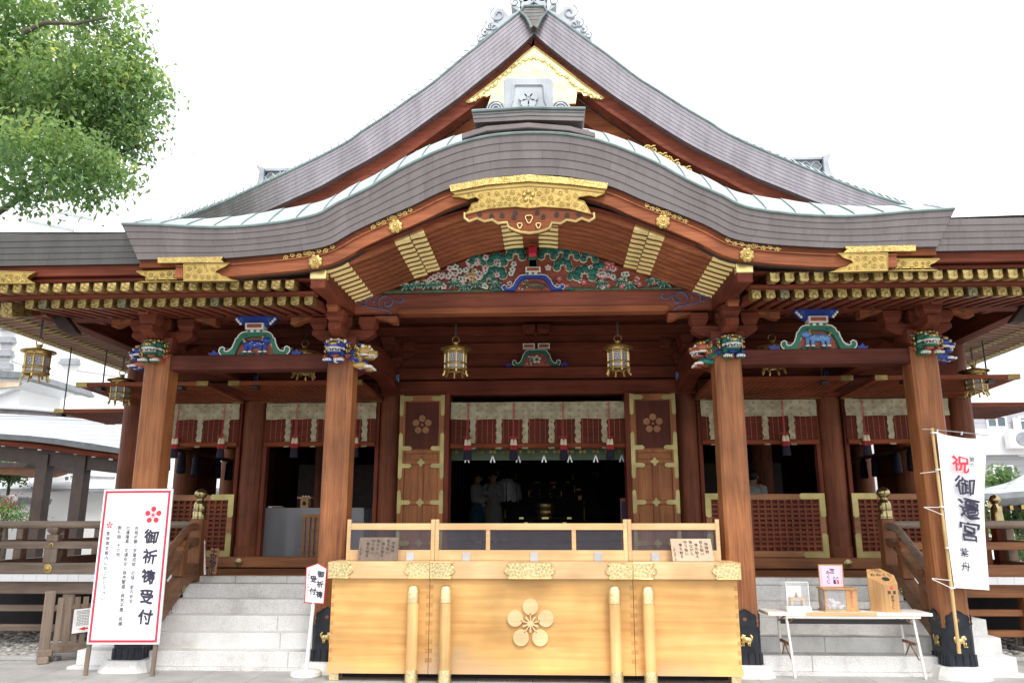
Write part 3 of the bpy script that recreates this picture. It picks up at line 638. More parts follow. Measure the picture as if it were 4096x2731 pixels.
# ---- frog-leg struts with carvings
FL = [(-.27, 1.0), (-.38, .97), (-.47, .86), (-.51, .72), (-.55, .7), (-.585, .5), (-.64, .3), (-.72, .17), (-.8, .14), (-.85, .18), (-.84, .29), (-.90, .35), (-.975, .3), (-1, .18), (-.97, .06), (-.92, 0)]
FI = [(-.56, 0), (-.53, .16), (-.48, .36), (-.42, .56), (-.34, .7), (-.2, .77), (-.08, .79)]
def blossom(b, c, r, m, mc, tilt=0):
    for i in range(5):
        t = tilt+2*math.pi*i/5; b.ball((c[0]+r*.58*math.cos(t), c[1], c[2]+r*.58*math.sin(t)), (r*.5, r*.3, r*.5), m, 6, 4)
    b.ball((c[0], c[1]-r*.22, c[2]), (r*.3, r*.25, r*.3), mc, 6, 4)
def frogleg(cx, zb, hw, hh, Y, mat, kind, dep=.07):
    out = [(cx+x*hw, zb+z*hh) for x, z in FL[::-1]]; out += [(2*cx-x, z) for x, z in out[::-1]]
    inn = [(cx+x*hw, zb+z*hh) for x, z in FI]; inn += [(2*cx-x, z) for x, z in inn[::-1]]
    b = B(); b.prism(out+inn[::-1], Y-dep, Y, 0)
    b.tube([(x, Y-dep-.004, z) for x, z in out], hh*.045, 5, 1, flat=.6)
    for sg in (-1, 1):                                              # flame tails at the feet
        x = cx+sg*hw*1.03
        b.prism([(x, zb), (x, zb+hh*.16), (x+sg*hw*.06, zb+hh*.1), (x+sg*hw*.14, zb+hh*.24), (x+sg*hw*.2, zb+hh*.1), (x+sg*hw*.3, zb+hh*.12), (x+sg*hw*.24, zb)], Y-dep*.7, Y, 2)
        b.ball((cx+sg*hw*.27, Y-dep, zb+hh*.83), (hw*.05, .006, hh*.03), 3, 8, 4)
    fl = b.build('frog_leg_strut', [mat, 'rim_white', 'blue' if mat == 'green' else 'teal', 'ink'], hall, smooth=40)
    b = B(); rng = random.Random(int(abs(cx*100))+3)
    b.prism(inn, Y-.012, Y, 6)
    ys = Y-.04
    if kind == 'lion':
        sg = 1 if cx < 0 else -1
        k0 = len(b.V)
        bc, sc = (0, 1) if cx < 0 else (2, 1)
        b.ball((cx-.02*sg, ys, zb+hh*.34), (hw*.25, .035, hh*.14), bc, 10, 6)
        for dx in (-.2, -.1, .1, .2): b.tube([(cx+dx*hw, ys, zb+hh*.32), (cx+dx*hw*1.05, ys-.01, zb+hh*.06)], [hh*.07, hh*.045], 6, bc)
        for dx in (-.2, -.1, .1, .2): b.ball((cx+dx*hw*1.08, ys-.02, zb+hh*.06), (hw*.05, .02, hh*.035), 5, 6, 4)
        b.ball((cx+sg*hw*.24, ys-.02, zb+hh*.46), (hw*.1, .035, hh*.12), bc, 8, 6)
        for i in range(9): b.ball((cx+sg*hw*(.13+.05*rng.random()*2), ys-.025, zb+hh*(.42+.16*rng.random())), hh*.045, 1, 6, 4)
        for i in range(6): b.ball((cx-sg*hw*(.24+.08*rng.random()), ys-.01, zb+hh*(.4+.22*rng.random())), hh*.06, 1, 6, 4)
        for i in range(7): b.ball((cx+(rng.random()-.5)*hw*.4, ys-.034, zb+hh*(.28+.14*rng.random())), hh*.02, 5, 6, 4)
        for i in range(5): b.ball((cx+sg*hw*(.36+.05*rng.random()), ys-.01, zb+hh*(.24+.2*rng.random())), (hh*.08, .02, hh*.07), 3 if i < 2 else 5, 6, 4)
        b.move(lambda v: Vector((cx+(v.x-cx)*1.32, v.y, zb+.02+(v.z-zb)*1.22)), k0)
        for i in range(9): b.ball((cx+(rng.random()-.5)*hw*.95, ys+.01, zb+hh*(.03+.06*rng.random())), (hh*.1, .02, hh*.05), 4, 6, 4)
    else:
        for i in range(34):
            x = (rng.random()-.5)*hw*.98; z = hh*(.06+.62*rng.random())
            if abs(x) > hw*(.5-.25*(z/hh)): continue
            blossom(b, (cx+x, ys+.01, zb+z), hh*.055, 5 if x < 0 else 3, 4, rng.random())
        for i in range(12):
            x = (rng.random()-.5)*hw*.9; b.tube([(cx+x, ys+.02, zb+hh*.05), (cx+x*.8+.02, ys+.015, zb+hh*.5)], hh*.012, 5, 4)
        if kind == 'cow':
            b.ball((cx+hw*.04, ys-.02, zb+hh*.32), (hw*.26, .045, hh*.2), 7, 12, 8)
            b.ball((cx-hw*.25, ys-.04, zb+hh*.42), (hw*.1, .035, hh*.12), 7, 10, 6); b.ball((cx-hw*.31, ys-.05, zb+hh*.34), (hw*.055, .03, hh*.07), 1, 8, 5)
            b.ball((cx-hw*.2, ys-.03, zb+hh*.54), (hw*.05, .012, hh*.03), 7, 6, 4); b.ball((cx+hw*.26, ys-.02, zb+hh*.25), (hw*.12, .04, hh*.16), 7, 10, 6)
            for dx in (-.3, -.1, .12, .28): b.tube([(cx+dx*hw, ys-.04, zb+hh*.26), (cx+(dx-.06)*hw, ys-.05, zb+hh*.1), (cx+(dx+.08)*hw, ys-.05, zb+hh*.05)], [hh*.06, hh*.04, hh*.04], 6, 7)
            for dx in (-.24, -.16): b.tube([(cx+dx*hw, ys-.04, zb+hh*.52), (cx+(dx-.03)*hw, ys-.05, zb+hh*.62)], [hh*.02, hh*.006], 5, 5)
        else:
            crest(b, (cx+hw*.02, ys-.04, zb+hh*.36), hh*.27, EX, EZ, FRONT, 5, thick=.012, spokes=False, petal=.34)
    b.build('carving', ['blue', 'gold', 'sky_blue', 'petal_red', 'teal', 'petal_white', 'beast_red', 'cow'], fl, smooth=60)
    return fl
def gold_rim_block(b, x, z0, z1, w, Y, d=.1):
    b.box(x-w/2, x+w/2, Y-d, Y, z0, z1, 0); b.box(x-w*.40, x+w*.40, Y-d-.004, Y-d+.02, z0+(z1-z0)*.22, z0+(z1-z0)*.8, 1); b.box(x-w*.15, x+w*.15, Y-d-.007, Y-d+.01, z0+(z1-z0)*.46, z0+(z1-z0)*.56, 2)
for sg in (-1, 1):
    cx = sg*3.53
    fl = frogleg(cx, 3.768, .46, .30, -.03, 'green', 'lion')
    b = B(); gold_rim_block(b, cx, 4.085, 4.165, .235, -.02, .15); b.build('rimmed_block', ['rim_white', 'beast_red', 'gold'], fl)
    b = B(); b.prism([(cx-.27, 4.26), (cx+.27, 4.26), (cx+.22, 4.19), (cx+.13, 4.13), (cx-.13, 4.13), (cx-.22, 4.19)], -.14, -.02, 0)
    for s2 in (-1, 1):
        b.tube([(x, -.145, z) for x, z in spiral((cx+s2*.175, 4.215), .026, 1.5, 0, s2, 16)], .006, 5, 1, flat=.5)
        for i in range(3): b.ball((cx+s2*(.245-.025*i), -.13, 4.225-.028*i), (.022, .02, .022), 2, 6, 4)
    b.build('blue_elbow', ['blue', 'sky_blue', 'rim_white'], fl, smooth=50)
    b = B(); b.box(cx-.1, cx+.1, -.13, -.03, 4.062, 4.084, 0)
    for i in range(5): b.ball((cx-.08+.04*i, -.13, 4.07), (.022, .012, .016), 1+i % 2, 6, 4)
    b.build('petal_band', ['cream', 'teal', 'rim_white'], fl, smooth=50)

# ---- carved panel over the rainbow beam: pines, plum blossom, bamboo, a bird
RIB = smoothtab([(0, 5.135), (.27, 5.122), (.8, 5.01), (1.33, 4.80), (1.75, 4.615), (2.2, 4.445), (2.3, 4.42)], 46)
RIB = [(-x, z) for x, z in RIB[:0:-1]]+RIB
def ribz(x): return interp(RIB, x)
PY = -.06
b = B(); pts = [(x, z-.01) for x, z in RIB if abs(x) < 2.0]
b.prism([(-1.95, 4.545)]+pts[1:-1]+[(1.95, 4.545)], PY-.01, PY+.05, 0)
panel = b.build('carved_panel', 'beast_red', hall)
b = B()
for i in range(30): x = -1.85+3.7*i/29; b.ball((x, PY-.03, 4.56), (.13, .03, .035+.015*math.sin(i*1.7)), 0, 8, 5)
b.build('carved_ground', 'ground_green', panel, smooth=60)
crop_5 = crop(1350, 900, K)
def pine(u, v, s):
    s *= 1.22
    p = at(*crop_5([(u, v)])[0], Y=PY); b = B(); zc = p.z-s*.28
    for i in range(5):
        t = math.pi*(.04+.92*i/4); L_ = s*(.62 if i in (0, 4) else .72)
        c = (p.x+L_*math.cos(t)*.75, PY-.045-.004*i, zc+L_*math.sin(t)*.72)
        n = 14; ring = [(c[0]+s*.36*math.cos(a), c[1]+.012, c[2]+s*.36*math.sin(a)) for a in [2*math.pi*k/n for k in range(n)]]
        b.ball((c[0], c[1]+.012, c[2]), (s*.35, .022, s*.35), 1, 14, 4); b.ball((c[0], c[1]-.004, c[2]), (s*.28, .022, s*.28), 0, 12, 5)
        b.ball((p.x+L_*math.cos(t)*.38, c[1]-.022, zc+L_*math.sin(t)*.36), (s*.04, .01, s*.07), 1, 6, 4)
    b.build('pine_cluster', ['teal', 'cream'], panel, smooth=60)
for u, v, s in ((945, 240, .13), (1075, 240, .15), (1200, 200, .15), (1070, 325, .15), (1410, 200, .14), (1500, 190, .12), (1570, 205, .13), (1690, 220, .13), (1515, 275, .14), (1660, 330, .17), (1770, 300, .15), (1020, 365, .11), (1590, 350, .1)): pine(u, v, s)
rng = random.Random(5)
for (lo, hi, num) in ((540, 1010, 52), (1760, 2130, 32), (1380, 1780, 8), (1010, 1240, 6)):
    k = 0
    while k < num:
        u = rng.uniform(lo, hi); v = rng.uniform(225, 425); p = at(*crop_5([(u, v)])[0], Y=PY)
        if p.z > ribz(p.x)-.05 or p.z < 4.58: continue
        b = B(); blossom(b, (p.x, PY-.05-rng.random()*.02, p.z), rng.uniform(.034, .046), 0 if rng.random() < .7 else 1, 2, rng.random()); b.build('plum_blossom', ['petal', 'petal_white', 'teal'] if u < 1300 or rng.random() < .4 else ['petal_red', 'petal', 'cream'], panel, smooth=60); k += 1
for u, v in ((470, 425), (540, 415), (615, 415), (680, 410), (790, 405), (850, 425), (930, 410), (1060, 410), (1770, 405), (1900, 390), (2110, 390), (2190, 405), (1960, 415)):
    p = at(*crop_5([(u, v)])[0], Y=PY); b = B()
    for i in range(5):
        t = -.35-(math.pi-.7)*i/4+ (.1 if i % 2 else 0); d = Vector((math.cos(t), 0, math.sin(t))); sd_ = Vector((-d.z, 0, d.x)); L_ = .105+.035*(i % 2); o = Vector((p.x, PY-.075, p.z+.045))
        b.add([o, o+d*L_*.5+sd_*.026, o+d*L_+Vector((0, .01, 0)), o+d*L_*.5-sd_*.026, o+d*L_*.5+Vector((0, -.012, 0))], [(0, 4, 1), (0, 3, 4), (1, 4, 2), (4, 3, 2)], 0)
        b.tube([o+Vector((0, -.008, 0)), o+d*L_*.9+Vector((0, -.006, 0))], .003, 4, 1)
    b.build('bamboo_leaf', ['teal', 'cream'], panel)
for i in range(22):
    b = B(); u = rng.uniform(600, 2050); v = rng.uniform(280, 420); p = at(*crop_5([(u, v)])[0], Y=PY)
    if p.z > ribz(p.x)-.08: continue
    dx = rng.uniform(-.2, .2); b.tube([(p.x, PY-.02, p.z), (p.x+dx*.5, PY-.035, p.z+.03), (p.x+dx, PY-.03, p.z+.01+.06*rng.random())], [.016, .012, .006], 6)
    b.build('carved_branch', 'branch', panel, smooth=60)
p = at(*crop_5([(905, 355)])[0], Y=PY); b = B()
b.ball((p.x, PY-.08, p.z), (.075, .02, .02), 0, 8, 5); b.ball((p.x+.01, PY-.085, p.z+.06), (.016, .01, .05), 0, 8, 5); b.ball((p.x+.015, PY-.085, p.z-.055), (.016, .01, .05), 0, 8, 5); b.ball((p.x-.085, PY-.085, p.z+.005), .018, 0, 6, 4)
b.build('carved_bird', 'ochre', panel, smooth=60)
cfl = frogleg(at(2133, 1166, -.14).x, 4.548, .40, .20, -.12, 'blue', 'cow', .06)
cx = at(2133, 1166, -.14).x
b = B(); gold_rim_block(b, cx-.0, 4.77, 4.84, .19, -.12, .1); b.build('rimmed_block', ['rim_white', 'beast_red', 'gold'], cfl)
b = B(); b.box(cx-.085, cx+.085, -.21, -.12, 4.747, 4.769, 0)
for i in range(5): b.ball((cx-.07+.035*i, -.21, 4.757), (.019, .012, .015), 1+i % 2, 6, 4)
b.build('petal_band', ['cream', 'teal', 'rim_white'], cfl, smooth=50)
b = B(); b.box(cx-.048, cx+.048, -.42, -.12, 4.865, 5.08, 0); b.box(cx-.05, cx+.05, -.425, -.12, 4.865, 4.90, 1); b.prism([(-.42, 4.9), (-.46, 4.93), (-.45, 5.02), (-.42, 5.05)], cx-.045, cx+.045, 2, 'yz')
b.build('painted_nose', ['beast_red', 'green', 'crimson'], hall, bevel=.006)

# ---- karahafu: layered copper edge, bargeboards, curved ribs with gold sleeves, soffit
KY = -1.6
crop_1 = crop(0, 0, K); crop_2 = crop(1350, 0, K); crop_4 = crop(0, 900, K)
kt = crop_1([(818, 1508), (1100, 1515), (1300, 1527), (1500, 1530), (1700, 1518), (1850, 1500), (2000, 1475), (2150, 1435)])+crop_2([(0, 1368), (200, 1270), (400, 1150), (600, 1050), (800, 970), (1000, 920), (1150, 902)])+[(2112, 533)]
kb = crop_4([(910, 222), (1100, 219), (1300, 218), (1500, 212), (1800, 188), (2000, 165), (2200, 125)])+crop_2([(100, 1545), (300, 1452), (500, 1368), (700, 1272), (900, 1207), (1100, 1172)])+[(2115, 693)]
def halfcurve(pts, Y, n):
    t = sorted((-x, z) for x, z in [xz(u, v, Y) for u, v in pts]); t = [(max(0, x), z) for x, z in t]; t[0] = (0, t[0][1])
    h = smoothtab(t, n); return [(-x, z) for x, z in h[:0:-1]]+h
KT = halfcurve(kt, KY, 60); KB = halfcurve(kb, KY, 60); NK = len(KT)
def arcl(c):
    s = [0]
    for a, b_ in zip(c, c[1:]): s.append(s[-1]+math.hypot(a[0]-b_[0], a[1]-b_[1]))
    return s
def layered(b, T, Bm, Y, layers, dY, m=0, lip=.012, sc=1.):
    """fascia of lapped copper strips: every strip leans out over the one below"""
    sl = arcl(T)
    for k in range(layers):
        t0, t1 = k/layers, (k+1)/layers
        A = [(lerp(p[0], q[0], t0), Y+dY*t0+lip, lerp(p[1], q[1], t0)) for p, q in zip(T, Bm)]
        C = [(lerp(p[0], q[0], t1), Y+dY*t1, lerp(p[1], q[1], t1)) for p, q in zip(T, Bm)]
        b.strip(C, A, m, uv=lambda i, t, k=k: (sl[i]*sc+.31*k, k+(.98 if t == 0 else .02)))
        D = [(x, y+lip+.012, z) for x, y, z in C]
        b.strip(D, C, m, uv=lambda i, t, k=k: (sl[i]*sc+.31*k, k+.99))
b = B(); layered(b, KT, KB, KY, 5, .05, lip=.008)
back = [(x, KY+.35, z) for x, z in KB]; b.strip(back, [(x, KY+.05, z) for x, z in KB], 0)
for e in (0, -1): b.add([(KT[e][0], KY, KT[e][1]), (KB[e][0], KY+.05, KB[e][1]), (KB[e][0], KY+.5, KB[e][1]), (KT[e][0], KY+.6, KT[e][1]+.02)], [(0, 1, 2, 3)])
b.tube([(x, KY, z+.006) for x, z in KT], .017, 6, 1)
b.build('porch_roof_edge', ['copper', 'verdigris_dark'], hall)
# verge tiles rolled over the edge, each lapped on the next
vis = [(0, .12), (1.2, .18), (2., .19), (2.9, .175), (3.3, .14), (3.9, .08), (4.6, .04)]
b = B(); sl = arcl(KT); tot = sl[-1]; TW = .315; nt_ = int(tot/2/TW)
def kpt(s):
    s = min(max(s, 0), tot)
    for i in range(NK-1):
        if sl[i+1] >= s-1e-9: t = (s-sl[i])/(sl[i+1]-sl[i]); return lerp(KT[i][0], KT[i+1][0], t), lerp(KT[i][1], KT[i+1][1], t)
for sd_ in (-1, 1):
    for j in range(nt_+1):
        s0 = tot/2+sd_*j*TW; s1 = tot/2+sd_*min(tot/2, (j+1.06)*TW)
        G = []
        for a in range(6):
            f = a/5; row = []
            for c in range(6):
                h = c/5; bow = .13*math.sin(h*math.pi*.5)                 # seam curves outwards going back
                s_ = lerp(s0, s1, f)-sd_*bow*TW*1.2*(1 if 1 else 0)*h
                x, z = kpt(s_); dv_ = interp(vis, abs(x)); lift = .012*(1-f)+.004
                row.append((x, KY+.02+.36*h, z+lift+(dv_+.155)*h**.9))
            G.append(row)
        vs = [p for r_ in G for p in r_]; fs = [(a*6+c, a*6+c+1, a*6+7+c, a*6+6+c) for a in range(5) for c in range(5)]
        if sd_ < 0: fs = [f_[::-1] for f_ in fs]
        b.add(vs, fs, 0)
        b.tube(G[0], .006, 5, 1)
b.build('verge_tiles', ['verdigris', 'verdigris_dark'], hall, smooth=50)
b = B(); A = [(x, KY+.36, z+interp(vis, abs(x))+.13) for x, z in KT]; C = [(x*1.0, 3.2, max(z+interp(vis, abs(x))+.13, 6.3-.12*abs(x))) for x, z in KT]
b.strip(A, C, 0); b.build('porch_roof_top', 'verdigris', hall, smooth=60)
def offset(c, d):
    out = []
    for i, (x, z) in enumerate(c):
        a = c[max(0, i-1)]; e = c[min(len(c)-1, i+1)]; tx, tz = e[0]-a[0], e[1]-a[1]; L_ = math.hypot(tx, tz); out.append((x+tz/L_*d, z-tx/L_*d))
    return out
def band(b, T, Bm, y0, y1, m=0):
    b.strip([(x, y0, z) for x, z in Bm], [(x, y0, z) for x, z in T], m); b.strip([(x, y1, z) for x, z in Bm], [(x, y0, z) for x, z in Bm], m); b.strip([(x, y0, z) for x, z in T], [(x, y1, z) for x, z in T], m)
b = B(); band(b, offset(KB, -.02), offset(KB, .075), KY+.10, KY+.3); bb = b.build('bargeboard', 'barge', hall, smooth=40)
lim = lambda d_, m_: [p for p in offset(KB, d_) if abs(p[0]) < m_]
b = B(); band(b, lim(.075, 3.95), lim(.21, 3.95), KY+.07, KY+.22); band(b, lim(.072, 3.95), lim(.085, 3.95), KY+.05, KY+.1)
for e_ in (0, -1): (xa, za), (xb, zb_) = lim(.075, 3.95)[e_], lim(.21, 3.95)[e_]; b.add([(xa, KY+.07, za), (xb, KY+.07, zb_), (xb, KY+.22, zb_), (xa, KY+.22, za)], [(0, 1, 2, 3)])
b.build('lower_board', 'rib_x', bb, smooth=40)
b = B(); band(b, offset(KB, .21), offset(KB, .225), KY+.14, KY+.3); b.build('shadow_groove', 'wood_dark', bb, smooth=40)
ys = [-1.36+.152*i for i in range(9)]
def ribband(b, c, top, bot, y0, y1, ch):
    T, M_, Q = offset(c, top), offset(c, bot-ch), offset(c, bot)
    b.strip([(x, y0, z) for x, z in M_], [(x, y0, z) for x, z in T]); b.strip([(x, y0+ch, z) for x, z in Q], [(x, y0, z) for x, z in M_]); b.strip([(x, y1, z) for x, z in Q], [(x, y0+ch, z) for x, z in Q])
    for e in (0, -1): b.add([(T[e][0], y0, T[e][1]), (M_[e][0], y0, M_[e][1]), (Q[e][0], y0+ch, Q[e][1]), (Q[e][0], y1, Q[e][1]), (T[e][0], y1, T[e][1])], [(0, 1, 2, 3, 4)])
b = B(); ribband(b, RIB, -.08, 0, -.035, .035, .026); rib = None
rib = b.build('curved_rib', 'rib_x', hall, smooth=40); rib.location = Vector((0, ys[0], 0))
rib.data.transform(Matrix.Translation((0, 0, 0)))
def sub(c, x0, x1):
    """piece of a curve between two x values"""
    xs = [lerp(x0, x1, i/6) for i in range(7)]; return [(x, interp(c, x)) for x in xs]
for x0, x1 in ((-2.3, -2.02), (-1.50, -1.33), (-1.33, -1.17), (-.34, -.1), (.1, .34), (1.17, 1.33), (1.33, 1.50), (2.02, 2.3)):
    b = B(); c = sub(RIB, x0, x1); k = .012
    if abs(x0) > 1 and abs(x1) < 2.01: c = [(x, z+.025*math.cos(math.pi*(i/6-.0)) * (1 if (abs(x0) > abs(x1)) else -1) * .5) for i, (x, z) in enumerate(c)]
    ribband(b, c, -.08, .012, -.047, .046, .034)
    s = b.build('gold_sleeve', 'gold_bright', hall, smooth=50); s.parent = rib
for y in ys[1:]: dup(rib, (0, y-ys[0], 0), hall)
b = B(); c = offset(RIB, -.062); b.strip([(x, 0, z) for x, z in c], [(x, -1.5, z) for x, z in c]); b.build('vault_soffit', 'red_x', hall, smooth=40)
# gilt fittings on the bargeboard
def scrollwork(b, path, h, m=0):
    """openwork vine: running spirals along a path of (x, z)"""
    n = len(path)
    for i in range(n-1):
        a, e = path[i], path[i+1]; mx_, mz = (a[0]+e[0])/2, (a[1]+e[1])/2; s = 1 if i % 2 else -1
        b.tube([(x, y_, z) for (x, z), y_ in zip(spiral((mx_, mz+s*h*.12), h*.42, 1.3, s*1.2, s, 14), [Yg]*15)], h*.09, 5, m)
    b.tube([(x, Yg, z+h*.3*math.sin(i*math.pi)) for i, (x, z) in enumerate(path)], h*.09, 5, m)
    mid = path[n//2]
    for i in range(10):
        t = 2*math.pi*i/10; b.ball((mid[0]+h*.3*math.cos(t), Yg-.01, mid[1]+h*.3*math.sin(t)), h*.13, m, 6, 4)
    b.ball((mid[0], Yg-.015, mid[1]), h*.16, m, 6, 4)
Yg = KY+.085
KB1 = offset(KB, .035); KB2 = offset(KB, .15)
for sg in (-1, 1):
    for u0, u1 in ((645, 770), (846, 945)):
        xa = at(u0*1.7415, 1000, KY).x; xb = at(u1*1.7415, 900, KY).x
        xs = [lerp(-xa, -xb, i/8)*sg for i in range(9)] if sg > 0 else [lerp(xa, xb, i/8) for i in range(9)]
        b = B(); scrollwork(b, [(x, interp(KB1, x)) for x in xs], .075); b.build('gold_scroll', 'gold', bb, smooth=60)
    for u in (722, 904):
        x = sg*-at(u*1.7415, 1000, KY).x; zc = interp(KB2, x); b = B(); Yf = KY+.06
        for i in range(8): t = 2*math.pi*(i+.5)/8; b.ball((x+.056*math.cos(t), Yf, zc+.056*math.sin(t)), (.03, .022, .03), 0, 8, 5)
        b.lathe((x, Yf, zc), [(.062, -.01), (.062, .022), (.05, .03), (.036, .026), (.034, .036), (.022, .036), (.018, .03), (.014, .042), (.002, .046)], 20, 0, 'y')
        b.build('gold_rosette', 'gold', bb, smooth=50)
# central pendant
z2f = lambda pts: [xz(u, v, KY+.03) for u, v in crop_2(pts)]
pd = thing_part = None
b = B(); Yp = KY+.02
top_ = z2f([(755, 1255), (1000, 1208), (1285, 1183), (1560, 1205), (1815, 1240)]); tb = z2f([(765, 1297), (1000, 1252), (1285, 1228), (1560, 1248), (1808, 1280)])
tb2 = z2f([(790, 1310), (1000, 1275), (1285, 1250), (1560, 1268), (1790, 1295)])
b.prism(top_+tb[::-1], Yp-.03, Yp+.1, 0); b.prism([(x, z+.004) for x, z in tb]+tb2[::-1], Yp, Yp+.1, 1)
pend = b.build('gable_pendant', ['gold_fine', 'gold'], hall)
b = B()
plate_ = z2f([(772, 1325), (1000, 1282), (1285, 1258), (1560, 1275), (1800, 1305), (1740, 1330), (1690, 1320), (1625, 1330), (1610, 1350), (1655, 1360), (1670, 1385), (1700, 1440), (1728, 1450), (1560, 1408), (1380, 1395), (1285, 1405), (1200, 1395), (1020, 1408), (850, 1450), (880, 1420), (905, 1375), (945, 1365), (955, 1345), (930, 1330), (880, 1345), (820, 1330)])
b.prism(plate_, Yp-.015, Yp+.06, 0); chase(b, plate_, Yp-.017, .038, 3, 1, True, 900)
cc = z2f([(1283, 1325)])[0]
for i in range(5): t = math.pi/2+2*math.pi*i/5; b.ball((cc[0]+.05*math.cos(t), Yp-.02, cc[1]+.05*math.sin(t)), (.026, .02, .026), 1, 10, 5)
b.build('gold_plate', ['gold_relief', 'gold'], pend, smooth=50)
lo = z2f([(855, 1435), (1020, 1408), (1200, 1396), (1285, 1405), (1380, 1396), (1560, 1408), (1722, 1435), (1725, 1470), (1690, 1490), (1640, 1470), (1600, 1492), (1540, 1480), (1500, 1505), (1440, 1500), (1425, 1535), (1390, 1550), (1350, 1562), (1290, 1570), (1225, 1562), (1180, 1545), (1150, 1530), (1140, 1498), (1080, 1505), (1040, 1480), (990, 1492), (940, 1470), (885, 1492), (855, 1470)])
b = B(); b.prism(lo, Yp+.0, Yp+.08, 0)
for u, v, s in ((960, 1440, 1), (1040, 1455, 1), (1110, 1450, 1), (1190, 1460, 1), (1380, 1460, -1), (1470, 1445, -1), (1540, 1450, -1), (1620, 1440, -1), (1200, 1430, 1), (1340, 1430, -1)):
    x, zc = z2f([(u, v)])[0]; b.tube([(p, Yp-.004, q_) for p, q_ in spiral((x, zc), .03, 1.5, 1.5, s, 16)], .008, 5, 1)
b.build('carved_cloud', ['barge', 'wood_dark'], pend, smooth=50)
b = B(); b.tube([(x, Yp-.006, z) for x, z in lo[6:]]+[(lo[0][0], Yp-.006, lo[0][1])], .019, 6)
for u, v in ((1287, 1475), (1225, 1520), (1350, 1520)):
    x, zc = z2f([(u, v)])[0]; r = .036 if u == 1287 else .024
    b.tube([(x+r*(1+.18*math.cos(3*t+math.pi/2*3))*math.cos(t), Yp-.01, zc+r*1.25*(1+.18*math.cos(3*t+math.pi/2*3))*math.sin(t)) for t in [2*math.pi*i/18 for i in range(18)]], .008, 5, 0, closed=True)
b.build('gold_edging', 'gold_bright', pend, smooth=60)
# gilt plates at the ends of the gable
for sg in (-1, 1):
    def mp(pts, Y): return [(sg*-xz(u, v, Y)[0], xz(u, v, Y)[1]) for u, v in crop_4(pts)]
    Yq = KY+.045
    b = B(); b.prism(mp([(1065, 222), (1505, 216), (1490, 235), (1508, 255), (1065, 258)], Yq), Yq-.02, Yq+.03, 0); b.build('gold_plate', 'gold_fine', bb)
    b = B(); q_ = mp([(1240, 268), (1550, 262), (1510, 290), (1465, 305), (1450, 325), (1475, 335), (1495, 350), (1540, 360), (1600, 378), (1240, 380)], Yq); b.prism(q_, Yq-.02, Yq+.05, 0); chase(b, q_, Yq-.02-.003, .036, 5, 1, True, 500); b.build('gold_plate', ['gold_relief', 'gold'], bb, smooth=50)
    b = B(); q_ = mp([(925, 315), (1238, 305), (1238, 380), (930, 388), (985, 370), (990, 350), (960, 340)], KY+.16); b.prism(q_, KY+.14, KY+.2, 0); chase(b, q_, KY+.14-.003, .036, 5, 1, True, 500); b.build('gold_plate', ['gold_relief', 'gold'], bb, smooth=50)
    if sg < 0:
        b = B(); q_ = mp([(-120, 310), (248, 322), (205, 345), (190, 362), (245, 395), (-120, 398)], KY+.16); b.prism(q_, KY+.14, KY+.2, 0); chase(b, q_, KY+.14-.003, .036, 5, 1, True, 500); b.build('gold_plate', ['gold_relief', 'gold'], bb, smooth=50)

# ---- side eaves: copper edge, boards, two tiers of rafters with gilt caps
EYF = -1.45
for sg in (-1, 1):
    zt_, zb_ = (at(200, 939, EYF).z, at(200, 1055, EYF).z)
    T = [(sg*lerp(4.2, 8.3, i/24), zt_+.012*max(0, i-14)) for i in range(25)]; Bm = [(x*.985+sg*.06, zb_+.012*max(0, i-14)) for i, (x, z) in enumerate(T)]
    if sg > 0: T, Bm = T, Bm
    else: T, Bm = T[::-1], Bm[::-1]
    b = B(); layered(b, T, Bm, EYF, 5, .05, lip=.008); b.strip([(x, EYF+.4, z) for x, z in Bm], [(x, EYF+.05, z) for x, z in Bm])
    se = b.build('side_eave_edge', 'copper_old' if sg < 0 else 'copper', hall)
    b = B(); b.add([(sg*3.6, EYF+.02, zt_), (sg*8.3, EYF+.02, zt_+.1), (sg*8.3, 3.6, 6.1), (sg*3.6, 3.6, 6.6)], [(0, 1, 2, 3) if sg > 0 else (3, 2, 1, 0)]); b.build('side_roof_top', 'verdigris', hall)
    b = B(); x0, x1 = sorted((sg*3.0, sg*8.2))
    b.box(x0, x1, EYF+.1, EYF+.2, zb_-.12, zb_+.02); b.box(x0, x1, EYF+.16, EYF+.26, zb_-.3, zb_-.12); b.build('eave_board', 'red_x', hall, bevel=.012)
